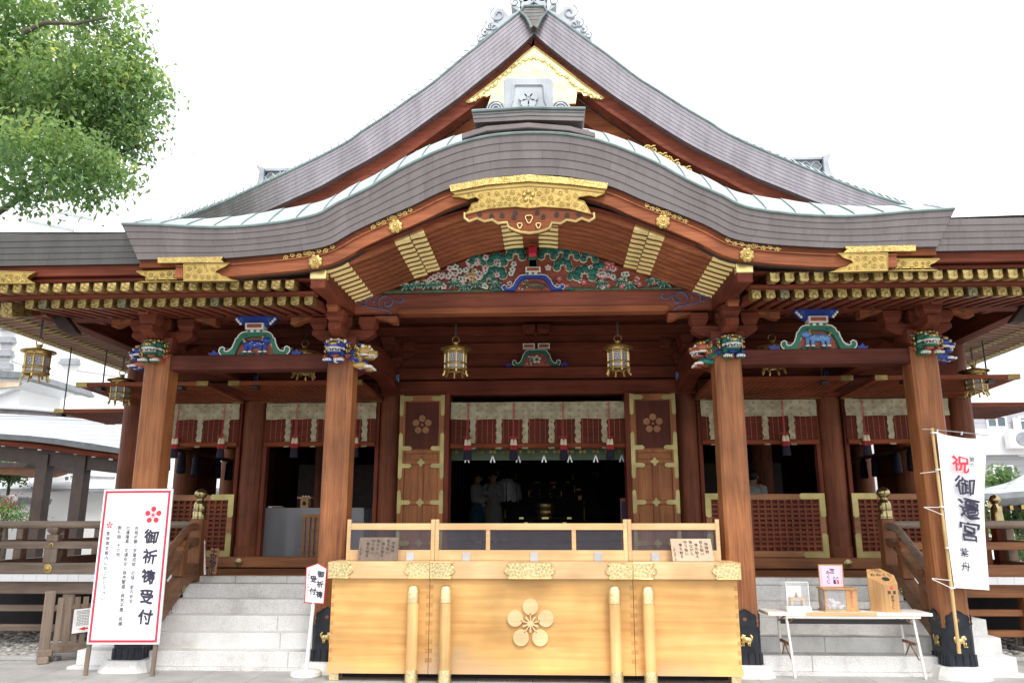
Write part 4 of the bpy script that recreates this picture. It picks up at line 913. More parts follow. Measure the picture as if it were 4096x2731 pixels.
# rafters
zU = at(1000, 1140, -1.4).z; zL = at(1000, 1205, -1.1).z
def rafter(x, yf, z, Lr, slope, w, h, name, capmat):
    b = B(); b.hexa([(x-w/2, yf, z-h/2), (x+w/2, yf, z-h/2), (x+w/2, yf+Lr, z-h/2+slope*Lr), (x-w/2, yf+Lr, z-h/2+slope*Lr), (x-w/2, yf, z+h/2), (x+w/2, yf, z+h/2), (x+w/2, yf+Lr, z+h/2+slope*Lr), (x-w/2, yf+Lr, z+h/2+slope*Lr)])
    r = b.build(name, 'red_y', hall)
    k = .007; b = B(); c = .018; hw, hh = w/2+k, h/2+k
    P = [(-hw+c, -hh), (hw-c, -hh), (hw, -hh+c), (hw, hh), (-hw, hh), (-hw, -hh+c)]; n = 6
    f = [(x+p, yf-.012, z+q_) for p, q_ in P]; e = [(x+p, yf+.14, z+q_+slope*.15) for p, q_ in P]; f2 = [(x+p*.78, yf-.018, z+q_*.78) for p, q_ in P]
    b.add(f+e, [(n+i, n+(i+1) % n, (i+1) % n, i)[::-1] for i in range(n)]); b.add(f+f2, [((i+1) % n, i, n+i, n+(i+1) % n)[::-1] for i in range(n)]+[tuple(range(n, 2*n))])
    for i in range(5): t = math.pi/2+2*math.pi*i/5; b.ball((x+.017*math.cos(t), yf-.018, z+.017*math.sin(t)), (.009, .006, .009), 0, 6, 4)
    b.build('gilt_cap', capmat, r)
    return r
rng = random.Random(3)
for sg in (-1, 1):
    nU = 27; stepU = .1575; startU = 2.68
    r0 = rafter(sg*startU, -1.4, zU, 1.25, .13, .085, .095, 'flying_rafter', 'gold_cap')
    for i in range(1, nU): dup(r0, (sg*stepU*i, 0, 0), hall)
    r1 = rafter(sg*2.55, -1.1, zL, 1.6, .13, .085, .095, 'base_rafter', 'gold_cap')
    for i in range(1, 22): 
        d = dup(r1, (sg*.158*i, 0, 0), hall)
        if (sg < 0 and i in (7, 14, 20)) or (sg > 0 and i in (2, 15)):
            ch = d.children[0]; ch.data = ch.data.copy(); ch.data.materials[0] = MATS['gold_cap_old']
    x0, x1 = sorted((sg*2.45, sg*6.9))
    b = B(); b.add([(x0, -1.43, zU+.06), (x1, -1.43, zU+.06), (x1, .3, zU+.28), (x0, .3, zU+.28)], [(3, 2, 1, 0)]); b.build('eave_soffit', 'red_x', hall)
    b = B(); b.box(x0, x1, -1.22, -1.05, zL+.05, zU-.02); b.build('rafter_beam', 'red_x', hall, bevel=.01)
    b = B(); b.box(x0, x1, -.1, .1, 4.42, 4.72); b.build('purlin_board', 'red_x', hall)
    # verge beam beside the vault, running back from the eave to the post
    p0 = Vector((sg*2.36, -1.42, 4.36)); p1 = Vector((sg*2.33, .1, 4.42))
    b = B(); b.bar(p0, p1, .17, .26); vb = b.build('verge_beam', 'red_y', hall, bevel=.01)
    b = B(); b.bar(p0+Vector((0, -.012, .03)), p0+Vector((0, .10, .03)), .185, .11); b.build('gilt_cap', 'gold_bright', vb, bevel=.008)

# deep side eaves of the hall: two tiers of rafters run out sideways to gilt tips
for sg in (-1, 1):
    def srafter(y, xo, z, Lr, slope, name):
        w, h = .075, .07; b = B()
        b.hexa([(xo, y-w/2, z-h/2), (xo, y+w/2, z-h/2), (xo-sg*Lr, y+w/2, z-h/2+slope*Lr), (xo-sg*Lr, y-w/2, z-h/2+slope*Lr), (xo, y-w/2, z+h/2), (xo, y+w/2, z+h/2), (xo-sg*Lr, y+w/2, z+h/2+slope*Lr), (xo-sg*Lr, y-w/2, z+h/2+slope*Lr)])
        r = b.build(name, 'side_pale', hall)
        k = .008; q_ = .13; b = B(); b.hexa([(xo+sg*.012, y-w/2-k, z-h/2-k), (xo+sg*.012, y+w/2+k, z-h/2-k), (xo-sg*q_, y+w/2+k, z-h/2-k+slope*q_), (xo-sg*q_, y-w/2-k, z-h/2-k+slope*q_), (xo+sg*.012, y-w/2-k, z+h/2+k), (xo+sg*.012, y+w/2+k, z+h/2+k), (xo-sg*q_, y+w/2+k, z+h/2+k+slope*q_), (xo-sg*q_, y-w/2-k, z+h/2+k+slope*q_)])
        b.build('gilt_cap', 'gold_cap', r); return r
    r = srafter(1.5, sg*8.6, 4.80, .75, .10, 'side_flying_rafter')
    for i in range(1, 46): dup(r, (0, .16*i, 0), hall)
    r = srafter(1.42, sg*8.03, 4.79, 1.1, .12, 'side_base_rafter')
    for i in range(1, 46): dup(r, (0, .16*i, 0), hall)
    b = B(); b.add([(sg*8.7, 1.2, 4.86), (sg*8.7, 11.5, 4.86), (sg*6.7, 11.5, 5.08), (sg*6.7, 1.2, 5.08)], [(0, 1, 2, 3) if sg > 0 else (3, 2, 1, 0)]); b.build('eave_soffit', 'panel_dark', hall)  # soffit coloured dark to give the shaded gaps between the rafters
    b = B(); b.box(*sorted((sg*8.55, sg*8.95)), 1.2, 11.5, 4.87, 5.1); b.build('side_eave_edge', 'copper_old', hall)
    b = B(); b.box(*sorted((sg*6.75, sg*6.98)), .9, 11.0, 4.55, 5.0); b.build('side_wall_plate', 'red_y', hall, bevel=.01)
    # porch corner: hip rafter with gilt end, side beam with gilt rafter tips, carved nose
    def mx_(u, v, Y): p = at(u, v, Y); return Vector((sg*-p.x, p.y, p.z))
    h0 = mx_(30, 1240, -.95); h1 = mx_(330, 1240, .3)
    b = B(); b.bar(h0, h1, .12, .15); hr = b.build('hip_rafter', 'red_y', hall, bevel=.008)
    b = B(); b.bar(h0-(h1-h0).normalized()*.012, h0+(h1-h0).normalized()*.3, .14, .17); b.build('gilt_cap', 'gold_cap', hr)
    for u in (118, 156): p = mx_(u, 1240, -.5); b = B(); b.box(p.x-.045, p.x+.045, p.y-.0, p.y+.5, p.z-.05, p.z+.05); rt = b.build('corner_rafter', 'red_y', hall); b = B(); b.box(p.x-.05, p.x+.05, p.y-.012, p.y+.1, p.z-.055, p.z+.055); b.build('gilt_cap', 'gold_cap', rt)
    P = [mx_(u, v, -.2) for u, v in ((180, 1232), (238, 1236), (268, 1262), (310, 1318), (320, 1335), (280, 1338), (240, 1318), (222, 1290), (205, 1284), (198, 1262))]
    b = B(); b.prism([(p.x, p.z) for p in P], -.26, -.14); b.build('carved_nose', 'wood_dark', hall, bevel=.012)
    b = B(); b.box(*sorted((sg*4.9, sg*6.35)), .0, .25, 4.3, 4.44); b.build('corner_beam', 'red_x', hall, bevel=.008)
# ---- lion-dog heads on the post tops
def beast(post, c, f, s, k, open_mouth=True, turn=0.):
    """c: centre on the post face, f: outward direction; k: colour scheme (base, jaw)"""
    f = Vector(f); sd_ = Vector((f.y, -f.x, 0)); up = Vector(EZ); c = Vector(c); b = B()
    rot = Matrix((sd_, f, up)).transposed()
    def bl(x, y, z, r, m, n=8, kk=6): b.ball(c+sd_*(x*s)+f*(y*s)+up*(z*s), tuple(q*s for q in r), m, n, kk, rot)
    BASE, GOLD, WHITE, DARK, PALE, MANE = 0, 1, 2, 3, 4, 5
    bl(0, .05, .02, (.42, .42, .46), BASE, 12, 8)                   # neck and chest
    bl(0, .42, .22, (.40, .42, .24), BASE, 12, 8)                   # skull
    for i in range(7): t = -1.25+2.5*i/6; bl(.36*math.sin(t), .36+.34*math.cos(t), .40, (.095, .095, .085), GOLD if i % 2 else PALE)
    for i in range(5): bl(-.3+.15*i, .3, .47, (.12, .16, .06), MANE)
    bl(0, .78, .13, (.33, .26, .12), BASE, 12, 6); bl(0, .96, .19, (.19, .11, .10), GOLD, 10, 6); bl(0, .74, .05, (.36, .28, .045), WHITE, 12, 5)
    for q in (-1, 1):
        bl(q*.08, 1.04, .16, (.035, .03, .03), DARK, 6, 4)
        bl(q*.17, .80, .29, (.075, .06, .06), WHITE); bl(q*.17, .845, .29, (.035, .03, .035), DARK, 6, 4); bl(q*.17, .80, .345, (.1, .08, .03), GOLD, 6, 4)
        b.add([c+sd_*(q*.38*s)+f*(.3*s)+up*(.36*s), c+sd_*(q*.40*s)+f*(.12*s)+up*(.2*s), c+sd_*(q*.62*s)+f*(.22*s)+up*(.42*s), c+sd_*(q*.46*s)+f*(.26*s)+up*(.28*s)], [(0, 1, 2), (0, 3, 2), (1, 3, 2)], BASE)
        bl(q*.34, .5, .06, (.07, .22, .05), WHITE, 8, 4)
        for y, z in ((.28, .24), (.1, .12), (.3, .02), (.08, -.12), (.28, -.2), (-.08, .28)):  # mane curls
            o = c+sd_*(q*.42*s)+f*(y*s)+up*(z*s)
            b.tube([o+f*(x*s)+up*(zz*s)+sd_*(q*.012*s*i) for i, (x, zz) in enumerate(spiral((0, 0), .10, 1.4, y*9, q, 10))], .042*s, 6, GOLD if (y*10+z*7) % 2 < 1.2 else MANE)
        bl(q*.25, .35, -.36, (.15, .34, .13), MANE if q < 0 else BASE, 8, 5)                 # forelegs reaching out
        bl(q*.26, .68, -.43, (.17, .18, .09), WHITE, 8, 5)
        for i in range(4): bl(q*.26+(-.12+.08*i), .84, -.45, (.042, .07, .055), WHITE, 6, 4)
        bl(q*.26, .66, -.50, (.17, .2, .04), BASE, 8, 4)
    bl(0, .66, -.02, (.28, .24, .05), DARK, 10, 5)
    dz = -.13 if open_mouth else -.05
    bl(0, .64, dz, (.31, .27, .06), BASE, 12, 5); bl(0, .72, dz+.045, (.29, .22, .03), WHITE, 12, 4); bl(0, .68, dz+.06, (.2, .2, .025), 6, 8, 4)
    for i in range(6): t = -1.1+2.2*i/5; bl(.27*math.sin(t), .62+.3*math.cos(t), .0 if i % 2 else dz+.08, (.028, .028, .045), WHITE, 6, 4)
    bl(0, .5, -.22, (.2, .16, .08), MANE, 8, 5); bl(0, .3, -.3, (.16, .2, .2), 4, 8, 5)
    b.build('beast_head', k+['crimson'], post, smooth=60)
BL = ['blue', 'gold', 'rim_white', 'ink', 'rim_white', 'beast_red']; GR = ['green', 'gold', 'rim_white', 'ink', 'gold_dark', 'beast_red']
OC = ['ochre', 'gold', 'rim_white', 'ink', 'cream', 'blue']; RD = ['beast_red', 'gold', 'rim_white', 'ink', 'gold_dark', 'teal']; BR = ['blue', 'gold', 'rim_white', 'ink', 'gold_dark', 'beast_red']
beast(POSTS[-XO], (-XO+.0, -.13, 3.79), FRONT, .30, GR); beast(POSTS[-XO], (-XO-.13, 0, 3.77), (-1, 0, 0), .30, BR)
beast(POSTS[-XI], (-XI-.03, -.13, 3.77), FRONT, .30, BL); beast(POSTS[-XI], (-XI+.13, -.03, 3.73), EX, .31, OC, False)
beast(POSTS[XI], (XI+.03, -.13, 3.77), FRONT, .30, ['teal', 'gold', 'rim_white', 'ink', 'gold_dark', 'blue']); beast(POSTS[XI], (XI-.13, -.03, 3.73), (-1, 0, 0), .31, RD)
beast(POSTS[XO], (XO, -.13, 3.79), FRONT, .30, GR); beast(POSTS[XO], (XO+.13, 0, 3.77), EX, .30, BR)

# ---- the hall: round pillars, beams, floor, lattices, doors
def pillar(x, y, z0=F, z1=4.6, r=.215, shoe=True):
    b = B(); b.lathe((x, y, 0), [(r, z0), (r, z1)], 28); p = b.build('round_pillar', 'pillar', hall, smooth=40)
    if shoe: b = B(); b.lathe((x, y, 0), [(r+.012, z0), (r+.012, z0+.33), (r, z0+.335)], 28); b.build('pillar_foot', 'pillar', p, smooth=40)
for x in (-XC, -XO, -2.44, 2.44, XO, XC): pillar(x, HY+.05)
for sg in (-1, 1):
    for y in (5.5, 7.7, 10.0): pillar(sg*XC, y, shoe=False)
for x in (-XO, -2.44, 2.44, XO): pillar(x, 7.7, shoe=False)
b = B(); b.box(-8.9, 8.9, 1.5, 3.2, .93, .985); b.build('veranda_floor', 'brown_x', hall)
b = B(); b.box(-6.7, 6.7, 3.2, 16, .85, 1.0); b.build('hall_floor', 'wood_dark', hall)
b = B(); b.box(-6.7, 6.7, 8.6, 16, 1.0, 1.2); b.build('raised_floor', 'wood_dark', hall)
for sg in (-1, 1):
    x0, x1 = sorted((sg*6.95, sg*8.9)); b = B(); b.box(x0, x1, 3.2, 11.6, .93, .985); b.build('side_veranda_floor', 'brown_y', hall)
    x0, x1 = sorted((sg*4.92, sg*8.9)); b = B()
    k = 0; x = x0
    rng = random.Random(4)
    while x < x1: wd = rng.uniform(.13, .24); b.box(x, min(x+wd-.004, x1), 1.40, 1.56, .895, .99); x += wd
    b.build('veranda_edge', 'granite_pale' if 0 else 'white', hall)
    b = B(); b.box(x0, x1, 1.52, 1.68, .72, .892); b.build('veranda_beam', 'grey_x' if sg < 0 else 'brown_x', hall, bevel=.008)
    for x in (sg*5.5, sg*6.55, sg*7.9):
        b = B(); b.box(x-.09, x+.09, 1.53, 1.71, .1, .72); p = b.build('veranda_post', 'grey_z' if sg < 0 else 'brown_z', hall, bevel=.01)
        b = B(); b.box(x-.17, x+.17, 1.46, 1.78, 0, .1); b.build('footing_stone', 'kerb', p, bevel=.015)
    for z in (.22, .48):
        b = B(); b.box(x0+.2*0, x1, 1.58, 1.66, z, z+.085); b.build('tie_rail', 'grey_x' if sg < 0 else 'brown_x', hall, bevel=.006)
    for y in (3.4, 5.5, 7.7):
        for x in (sg*6.0, sg*7.6): b = B(); b.box(x-.09, x+.09, y, y+.18, 0, .93); b.build('under_floor_post', 'wood_dark', hall)
b = B(); b.box(-9.6, 9.6, 3.3, 3.46, 0, .92); b.build('under_floor_shade', 'dark', hall)  # added black backing that makes the darkness under the verandas
b = B(); b.box(-6.66, 6.66, 3.1, 3.36, 1.005, 1.165); sill = b.build('floor_beam', 'brown_x', hall, bevel=.01)
for x in (-XO, XO, -2.44, 2.44):
    b = B(); b.lathe((x, 3.1, 1.085), [(.062, 0), (.062, .012), (.045, .016), (.03, .016), (.03, .03), (.012, .036)], 20, 0, 'y'); b.build('gold_boss', 'brass', sill, smooth=40)
# lintel zone: stacked beams, outer to inner
for x0, x1 in ((-6.66, -2.62), (-2.25, 2.25), (2.62, 6.66)):
    mid = x0 == -2.25
    b = B(); b.box(x0, x1, 3.16, 3.4, 3.75 if mid else 3.70, 3.985); b.build('lintel', 'red_x', hall, bevel=.01)
b = B(); b.box(-2.6, 2.6, 3.12, 3.17, 3.752, 3.985); ln = b.build('long_lintel', 'red_x', hall, bevel=.008)
for x in (-2.44, 2.44):
    zc = 3.87; b = B()
    for i in range(6): t = 2*math.pi*i/6; b.ball((x+.05*math.cos(t), 3.115, zc+.05*math.sin(t)), (.032, .014, .032), 0, 8, 4)
    b.lathe((x, 3.118, zc), [(.05, 0), (.05, .016), (.025, .02), (.02, .035)], 12, 0, 'y'); b.build('gold_rosette', 'brass_pale', ln, smooth=50)
for z0, z1, y0, nm in ((4.03, 4.23, 3.2, 'head_beam'), (4.48, 4.66, 3.24, 'wall_beam'), (4.78, 4.95, 3.22, 'wall_beam'), (5.0, 5.15, 3.16, 'wall_beam')):
    b = B(); b.box(-6.78, 6.78, y0, 3.5, z0, z1); b.build(nm, 'red_x', hall, bevel=.012)
b = B(); b.box(-6.8, 6.8, 3.30, 3.55, 3.985, 6.4); b.build('upper_wall', 'red_x', hall)
b = B(); b.box(-6.9, 6.9, .1, 3.4, 5.2, 5.25); b.build('porch_ceiling', 'red_y', hall)
for sg in (-1, 1):                                                  # curved tie beams from the porch posts back to the hall
    for X in (XI, XO):
        b = B(); x = sg*X
        b.prism([(.17, 3.50), (.17, 3.86), (.8, 4.12), (1.6, 4.24), (2.5, 4.22), (3.15, 4.1), (3.15, 3.76), (2.5, 3.88), (1.6, 3.86), (.9, 3.72)], x-.13, x+.13, 0, 'yz'); cb = b.build('curved_tie', 'wood_dark' if 0 else 'red_y', hall, bevel=.015)
        b = B(); b.tube([(x-sg*.135, 2.95+.0*i, 3.95+.04*i) for i in range(4)], .02, 6); b.tube([(x-sg*.135, y, z) for y, z in spiral((2.85, 4.0), .05, 1.3, 0, 1, 14)], .012, 5); b.build('painted_scroll', 'sky_blue', cb, smooth=60)
for x in (-2.44, 2.44, -XO, XO): bracket_set(x, 3.3, 4.24, .95, False)
frogleg(.0, 4.235, .40, .27, 3.19, 'green', 'plum')
for x in (-.125, .125):
    b = B(); gold_rim_block(b, x, 4.525, 4.615, .2, 3.22, .08); b.build('rimmed_block', ['rim_white', 'beast_red', 'gold'], hall)
    b = B(); masu(b, x, 3.2, 4.78, .22, .15); b.build('bearing_block', 'red_x', hall, bevel=.005)
for sg in (-1, 1):
    for x in (sg*4.25, sg*2.95, sg*5.2):
        b = B(); gold_rim_block(b, x, 4.50, 4.60, .2, 3.26, .06); b.build('rimmed_block', ['rim_white', 'beast_red', 'gold'], hall)
        b = B()
        for i in range(5): b.ball((x-.14+.07*i, 3.2, 4.46), (.04, .02, .03), i % 2, 6, 4)
        b.build('petal_band', ['teal', 'blue'], hall, smooth=50)
# half lattices
def lattice(x0, x1, z0, z1, Y, nx, nz):
    e = .095; b = B()
    b.box(x0, x1, Y-.04, Y+.04, z1-e, z1); b.box(x0, x1, Y-.04, Y+.04, z0, z0+e); b.box(x0, x0+e, Y-.038, Y+.04, z0+e, z1-e); b.box(x1-e, x1, Y-.038, Y+.04, z0+e, z1-e)
    lt = b.build('lattice_panel', 'frame_x', hall, bevel=.006)
    b = B(); xi0, xi1, zi0, zi1 = x0+e, x1-e, z0+e, z1-e
    for i in range(1, nx): x = lerp(xi0, xi1, i/nx); b.box(x-.016, x+.016, Y-.03, Y+.01, zi0, zi1)
    for i in range(1, nz): z = lerp(zi0, zi1, i/nz); b.box(xi0, xi1, Y-.026, Y+.01, z-.016, z+.016)
    b.box(xi0, xi1, Y+.012, Y+.03, zi0, zi1, 1); b.build('lattice_grid', ['lattice', 'red_x'], lt)
    for (x, sx) in ((x0, 1), (x1, -1)):
        for (z, sz) in ((z0, 1), (z1, -1)):
            b = B(); q = .008
            P = [(x-sx*q, z-sz*q), (x+sx*.36, z-sz*q), (x+sx*.385, z+sz*.02), (x+sx*.385, z+sz*.06), (x+sx*.36, z+sz*(.082)), (x+sx*.082, z+sz*.082), (x+sx*.082, z+sz*.34), (x+sx*.06, z+sz*.365), (x+sx*.02, z+sz*.365), (x-sx*q, z+sz*.34)]
            b.prism(P, Y-.048, Y-.03, 0)
            pass
            b.build('gold_corner', 'brass_pale', lt)
zl0, zl1 = 1.17, 2.145
lattice(2.68, 4.545, zl0, zl1, 3.3, 16, 11); lattice(4.98, 6.62, zl0, zl1, 3.3, 14, 11); lattice(-6.62, -4.99, zl0, zl1, 3.3, 14, 11)
for sg in (-1, 1):
    for y0, y1 in ((3.75, 5.2), (5.8, 7.4)):
        b = B(); b.box(sg*XC-.04, sg*XC+.04, y0, y1, 1.0, 2.1); b.build('side_lattice', 'lattice', hall)
# raised shutters hanging level under the eave
def shutter(x0, x1, y0, y1, z0, z1, n1, n2, rods):
    """z0 at y0 (outer edge), z1 at y1 (inner edge)"""
    def P(x, y, d): return (x, y, lerp(z0, z1, (y-y0)/(y1-y0))+d)
    b = B(); e = .07
    def slab(xa, xb, ya, yb, d0, d1, m=0): b.hexa([P(xa, ya, d0), P(xb, ya, d0), P(xb, yb, d0), P(xa, yb, d0), P(xa, ya, d1), P(xb, ya, d1), P(xb, yb, d1), P(xa, yb, d1)], m)
    slab(x0, x1, y0, y0+e, -.03, .03); slab(x0, x1, y1-e, y1, -.03, .03); slab(x0, x0+e, y0+e, y1-e, -.028, .03); slab(x1-e, x1, y0+e, y1-e, -.028, .03)
    s = b.build('raised_shutter', 'shutter', hall)
    b = B()
    for i in range(1, n1): x = lerp(x0+e, x1-e, i/n1); slab(x-.014, x+.014, y0+e, y1-e, -.03, .012)
    for i in range(1, n2): y = lerp(y0+e, y1-e, i/n2); slab(x0+e, x1-e, y-.014, y+.014, -.027, .012)
    slab(x0+e, x1-e, y0+e, y1-e, .012, .03, 1); b.build('lattice_grid', ['shutter', 'wood_dark'], s)  # backing panel coloured dark so the grid bars read as lit
    k = .006
    for xa, xb in ((x0-k, x0+.17), (x1-.17, x1+k)):
        b = B(); slab(xa, xb, y0-k, y0+e+k, -.037, -.031); slab(xa, xb, y0-k-.003, y0-k, -.037, .034); b.build('gold_corner', 'gold_dark', s)
        b = B(); slab(xa, xb, y1-e, y1+k, -.037, -.031); b.build('gold_corner', 'gold_dark', s)
    for x in rods:
        b = B(); b.tube([(x, y0+.1, z0-.06), (x, y0+.1, 4.85 if abs(x) > 6.9 else 4.3)], .011, 6); b.box(x-.05, x+.05, y0-.02, y0+.12, z0-.09, z0-.05); b.build('hanging_rod', 'iron', s)
shutter(2.58, 4.60, 1.75, 3.22, 3.735, 3.69, 22, 17, (4.2,)); shutter(4.92, 6.95, 1.75, 3.22, 3.735, 3.69, 22, 17, (5.35, 6.55))
shutter(-4.60, -2.58, 1.75, 3.22, 3.735, 3.69, 22, 17, (-4.2,)); shutter(-6.95, -4.92, 1.75, 3.22, 3.735, 3.69, 22, 17, (-5.35, -6.6))
for sg in (-1, 1): shutter(*sorted((sg*7.05, sg*8.5)), 3.7, 5.4, 3.62, 3.62, 22, 17, (sg*8.4,))
# folding doors
def door(x0, x1, Y, swing):
    z0, z1 = 1.17, 3.735; W_ = x1-x0; b = B(); e = .095
    def rail(z, h=.085): b.box(x0+e, x1-e, Y-.038, Y+.03, z, z+h)
    b.box(x0, x0+e, Y-.04, Y+.03, z0, z1); b.box(x1-e, x1, Y-.04, Y+.03, z0, z1)
    za = [xz(1700, v, Y)[1] for v in (1814, 1857)]
    zb1, zb2 = za
    rail(z1-e, e); rail(zb1, .06); rail(zb2, .07); rail(xz(1700, 2018, Y)[1], .07); rail(xz(1700, 2180, Y)[1], .07); rail(z0, .08)
    xm = (x0+x1)/2; b.box(xm-.04, xm+.04, Y-.036, Y+.03, z0+.08, zb2)
    b.box(x0+e, x1-e, Y-.005, Y+.02, z0, z1-.01, 1)
    d = b.build('door', ['door_wood', 'door_wood'], hall, bevel=.006)
    b = B(); b.box(x0+e+.01, x1-e-.01, Y-.014, Y-.006, zb1+.075, z1-e-.015); b.build('upper_panel', 'panel_dark', d)
    b = B(); crest(b, (xm, Y-.016, lerp(zb1, z1, .49)), .16, EX, EZ, FRONT, 0, thick=.006, spokes=False, petal=.34); 
    b.lathe((xm, Y-.016, lerp(zb1, z1, .49)), [(.022, -.004), (.022, .008)], 10, 0, 'y'); b.build('crest', 'frame_x', d)
    def plate(x, z, sx, kinds, L_=.19):
        b = B(); q = .006; h = .07
        if kinds == 'T': P = [(0, -.17), (.056, -.17), (.064, -.035), (L_, -.035), (L_+.03, 0), (L_, .035), (.064, .035), (.056, .17), (.03, .2), (0, .17)]
        elif kinds == 'top': P = [(0, .05), (0, -.27), (.03, -.3), (.06, -.27), (.064, -.045), (L_, -.045), (L_+.03, -.01), (L_, .03), (.064, .03), (.06, .05)]
        else: P = [(0, -.32), (.03, -.36), (.06, -.32), (.064, -.175), (L_, -.175), (L_+.03, -.14), (L_, -.105), (.064, -.105), (.064, .105), (L_, .105), (L_+.03, .14), (L_, .175), (.064, .175), (.06, .36), (.03, .4), (0, .36)]
        b.prism([(x+sx*p, z+zz) for p, zz in P], Y-.047, Y-.036, 0); b.build('hinge_plate', 'brass_pale', d)
    for x, sx in ((x0, 1), (x1, -1)):
        plate(x, z1-.05, sx, 'top'); plate(x, (zb1+zb2)/2+.03, sx, 'E'); plate(x, xz(1700, 2018, Y)[1]+.035, sx, 'T'); plate(x, xz(1700, 2180, Y)[1]+.035, sx, 'T')
    for z in (zb2+.03, xz(1700, 2018, Y)[1]+.035, xz(1700, 2180, Y)[1]+.035):
        b = B(); b.prism([(xm+.065*(1+.25*math.cos(4*t))*math.cos(t)*.8, z+.065*(1+.25*math.cos(4*t))*math.sin(t)*.8) for t in [2*math.pi*i/24 for i in range(24)]], Y-.05, Y-.036); b.build('gold_lozenge', 'brass_pale', d)
door(-2.235, -1.50, 3.05, 1); door(1.50, 2.235, 3.05, -1)
for sg in (-1, 1): b = B(); b.box(*sorted((sg*1.42, sg*1.50)), 3.0, 3.4, 1.165, 3.76); b.build('door_jamb', 'red_z', hall, bevel=.006)
for sg in (-1, 1):
    for x in (2.66, 4.54, 5.0): b = B(); b.box(sg*x-.03, sg*x+.03, 3.3, 3.44, 1.165, 3.7); b.build('jamb', 'red_z', hall)
# interior shell
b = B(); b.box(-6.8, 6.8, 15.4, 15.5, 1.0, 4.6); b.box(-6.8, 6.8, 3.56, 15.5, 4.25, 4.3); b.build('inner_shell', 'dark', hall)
for sg in (-1, 1):
    b = B(); x0, x1 = sorted((sg*6.83, sg*6.93)); b.box(x0, x1, 3.6, 15.5, 3.3, 4.4); b.box(x0, x1, 7.7, 15.5, 1, 3.3); b.box(x0, x1, 5.72, 6.9, 1.0, 3.3) ; b.build('side_wall', 'red_y', hall)
    b = B()
    for x in (3.0, 4.6): b.box(sg*x-.9, sg*x+.7, 8.2, 8.3, 1.0, 3.0)
    b.build('inner_screen', 'wood_dark', hall)
    for i, y in enumerate((4.0, 4.6, 5.2, 6.2, 6.8)):
        b = B(); b.lathe((sg*6.55, y, 0), [(.03, 2.98), (.075, 2.9), (.07, 2.84), (.085, 2.6), (.06, 2.58)], 10); b.build('tassel', 'tassel', hall, smooth=50)
    b = B(); b.tube([(sg*6.6, 3.7, 3.0), (sg*6.6, 7.5, 3.0)], .04, 8); b.build('rolled_blind', 'brown_y', hall)

# ---- upper gable
GY = 3.0
gt = crop_1([(1110, 1508), (1300, 1440), (1480, 1370), (1700, 1268), (1900, 1175), (2180, 1040), (2352, 945)])+crop_2([(150, 895), (320, 785), (490, 665), (640, 560), (830, 400), (945, 310), (1225, 85)])+[(2137, 12)]
gb = [(1012, 851), (1071, 826), (1184, 774), (1280, 730), (1360, 684), (1450, 636), (1544, 580), (1636, 518), (1727, 452), (1820, 385), (1911, 312), (2003, 238), (2094, 159), (2137, 118)]
GT = halfcurve(gt, GY, 50); GB = halfcurve(gb, GY, 50)
b = B(); layered(b, GT, GB, GY, 8, .12, sc=1.0, lip=.009)
b.strip([(x, GY+.6, z) for x, z in GB], [(x, GY+.12, z) for x, z in GB]); b.tube([(x, GY, z+.01) for x, z in GT], .02, 6, 1)
ge = b.build('gable_roof_edge', ['copper_gable', 'verdigris_dark'], hall)
b = B(); sl = arcl(GT)
for i in range(len(GT)-1):
    (xa, za), (xb, zb_) = GT[i], GT[i+1]; L_ = sl[i+1]-sl[i]; n = max(1, round(L_/.3))
    for j in range(n):
        p0 = (lerp(xa, xb, j/n), lerp(za, zb_, j/n)); p1 = (lerp(xa, xb, (j+1)/n), lerp(za, zb_, (j+1)/n)); up_ = xa < 0
        l0, l1 = (.0, .035) if up_ else (.035, 0)
        b.add([(p0[0], GY+.02, p0[1]+.01), (p1[0], GY+.02, p1[1]+.01), (p1[0], GY+.5, p1[1]+.37+l1), (p0[0], GY+.5, p0[1]+.37+l0)], [(0, 1, 2, 3)])
        if up_: b.tube([(p0[0], GY+.02, p0[1]+.02), (p0[0]-.05, GY+.26, p0[1]+.21), (p0[0]-.16, GY+.5, p0[1]+.365)], .011, 4, 1)
b.strip([(x, GY+.5, z+.37) for x, z in GT], [(x, 9.0, z+.42) for x, z in GT]); b.build('gable_roof_top', ['verdigris', 'verdigris_dark'], hall)
b = B(); band(b, offset(GB, -.03), offset(GB, .27), GY+.26, GY+.5); band(b, offset(GB, .20), offset(GB, .27), GY+.2, GY+.26); gbb = b.build('bargeboard', 'red_x', hall, smooth=40)
b = B(); band(b, offset(GB, .27), offset(GB, .55), GY+.55, GY+.7); b.build('inner_board', 'barge', gbb, smooth=40)
b = B(); band(b, offset(GB, .55), offset(GB, 1.1), GY+.75, GY+.9); b.build('inner_board', 'red_x', gbb, smooth=40)
b = B(); b.prism([(-6.4, 6.2)]+[(x, z) for x, z in offset(GB, .3)][3:-3]+[(6.4, 6.2)], GY+1.0, GY+1.1); b.build('gable_wall', 'wood_dark', hall)
Yq = GY+.18
tri = [xz(u, v, Yq) for u, v in crop_2([(1322, 318), (1340, 335), (1400, 375), (1520, 465), (1640, 560), (1790, 668), (1770, 672), (1700, 660), (1690, 645), (1655, 650), (1640, 625), (1610, 620), (1600, 700), (1010, 710), (1035, 640), (1005, 655), (985, 650), (950, 665), (890, 695), (865, 693), (1000, 590), (1120, 495), (1240, 385), (1305, 335)])]
b = B(); b.prism(tri, Yq-.02, Yq+.05); gp = b.build('gold_gable_plate', 'gold_sheet', gbb)
b = B()
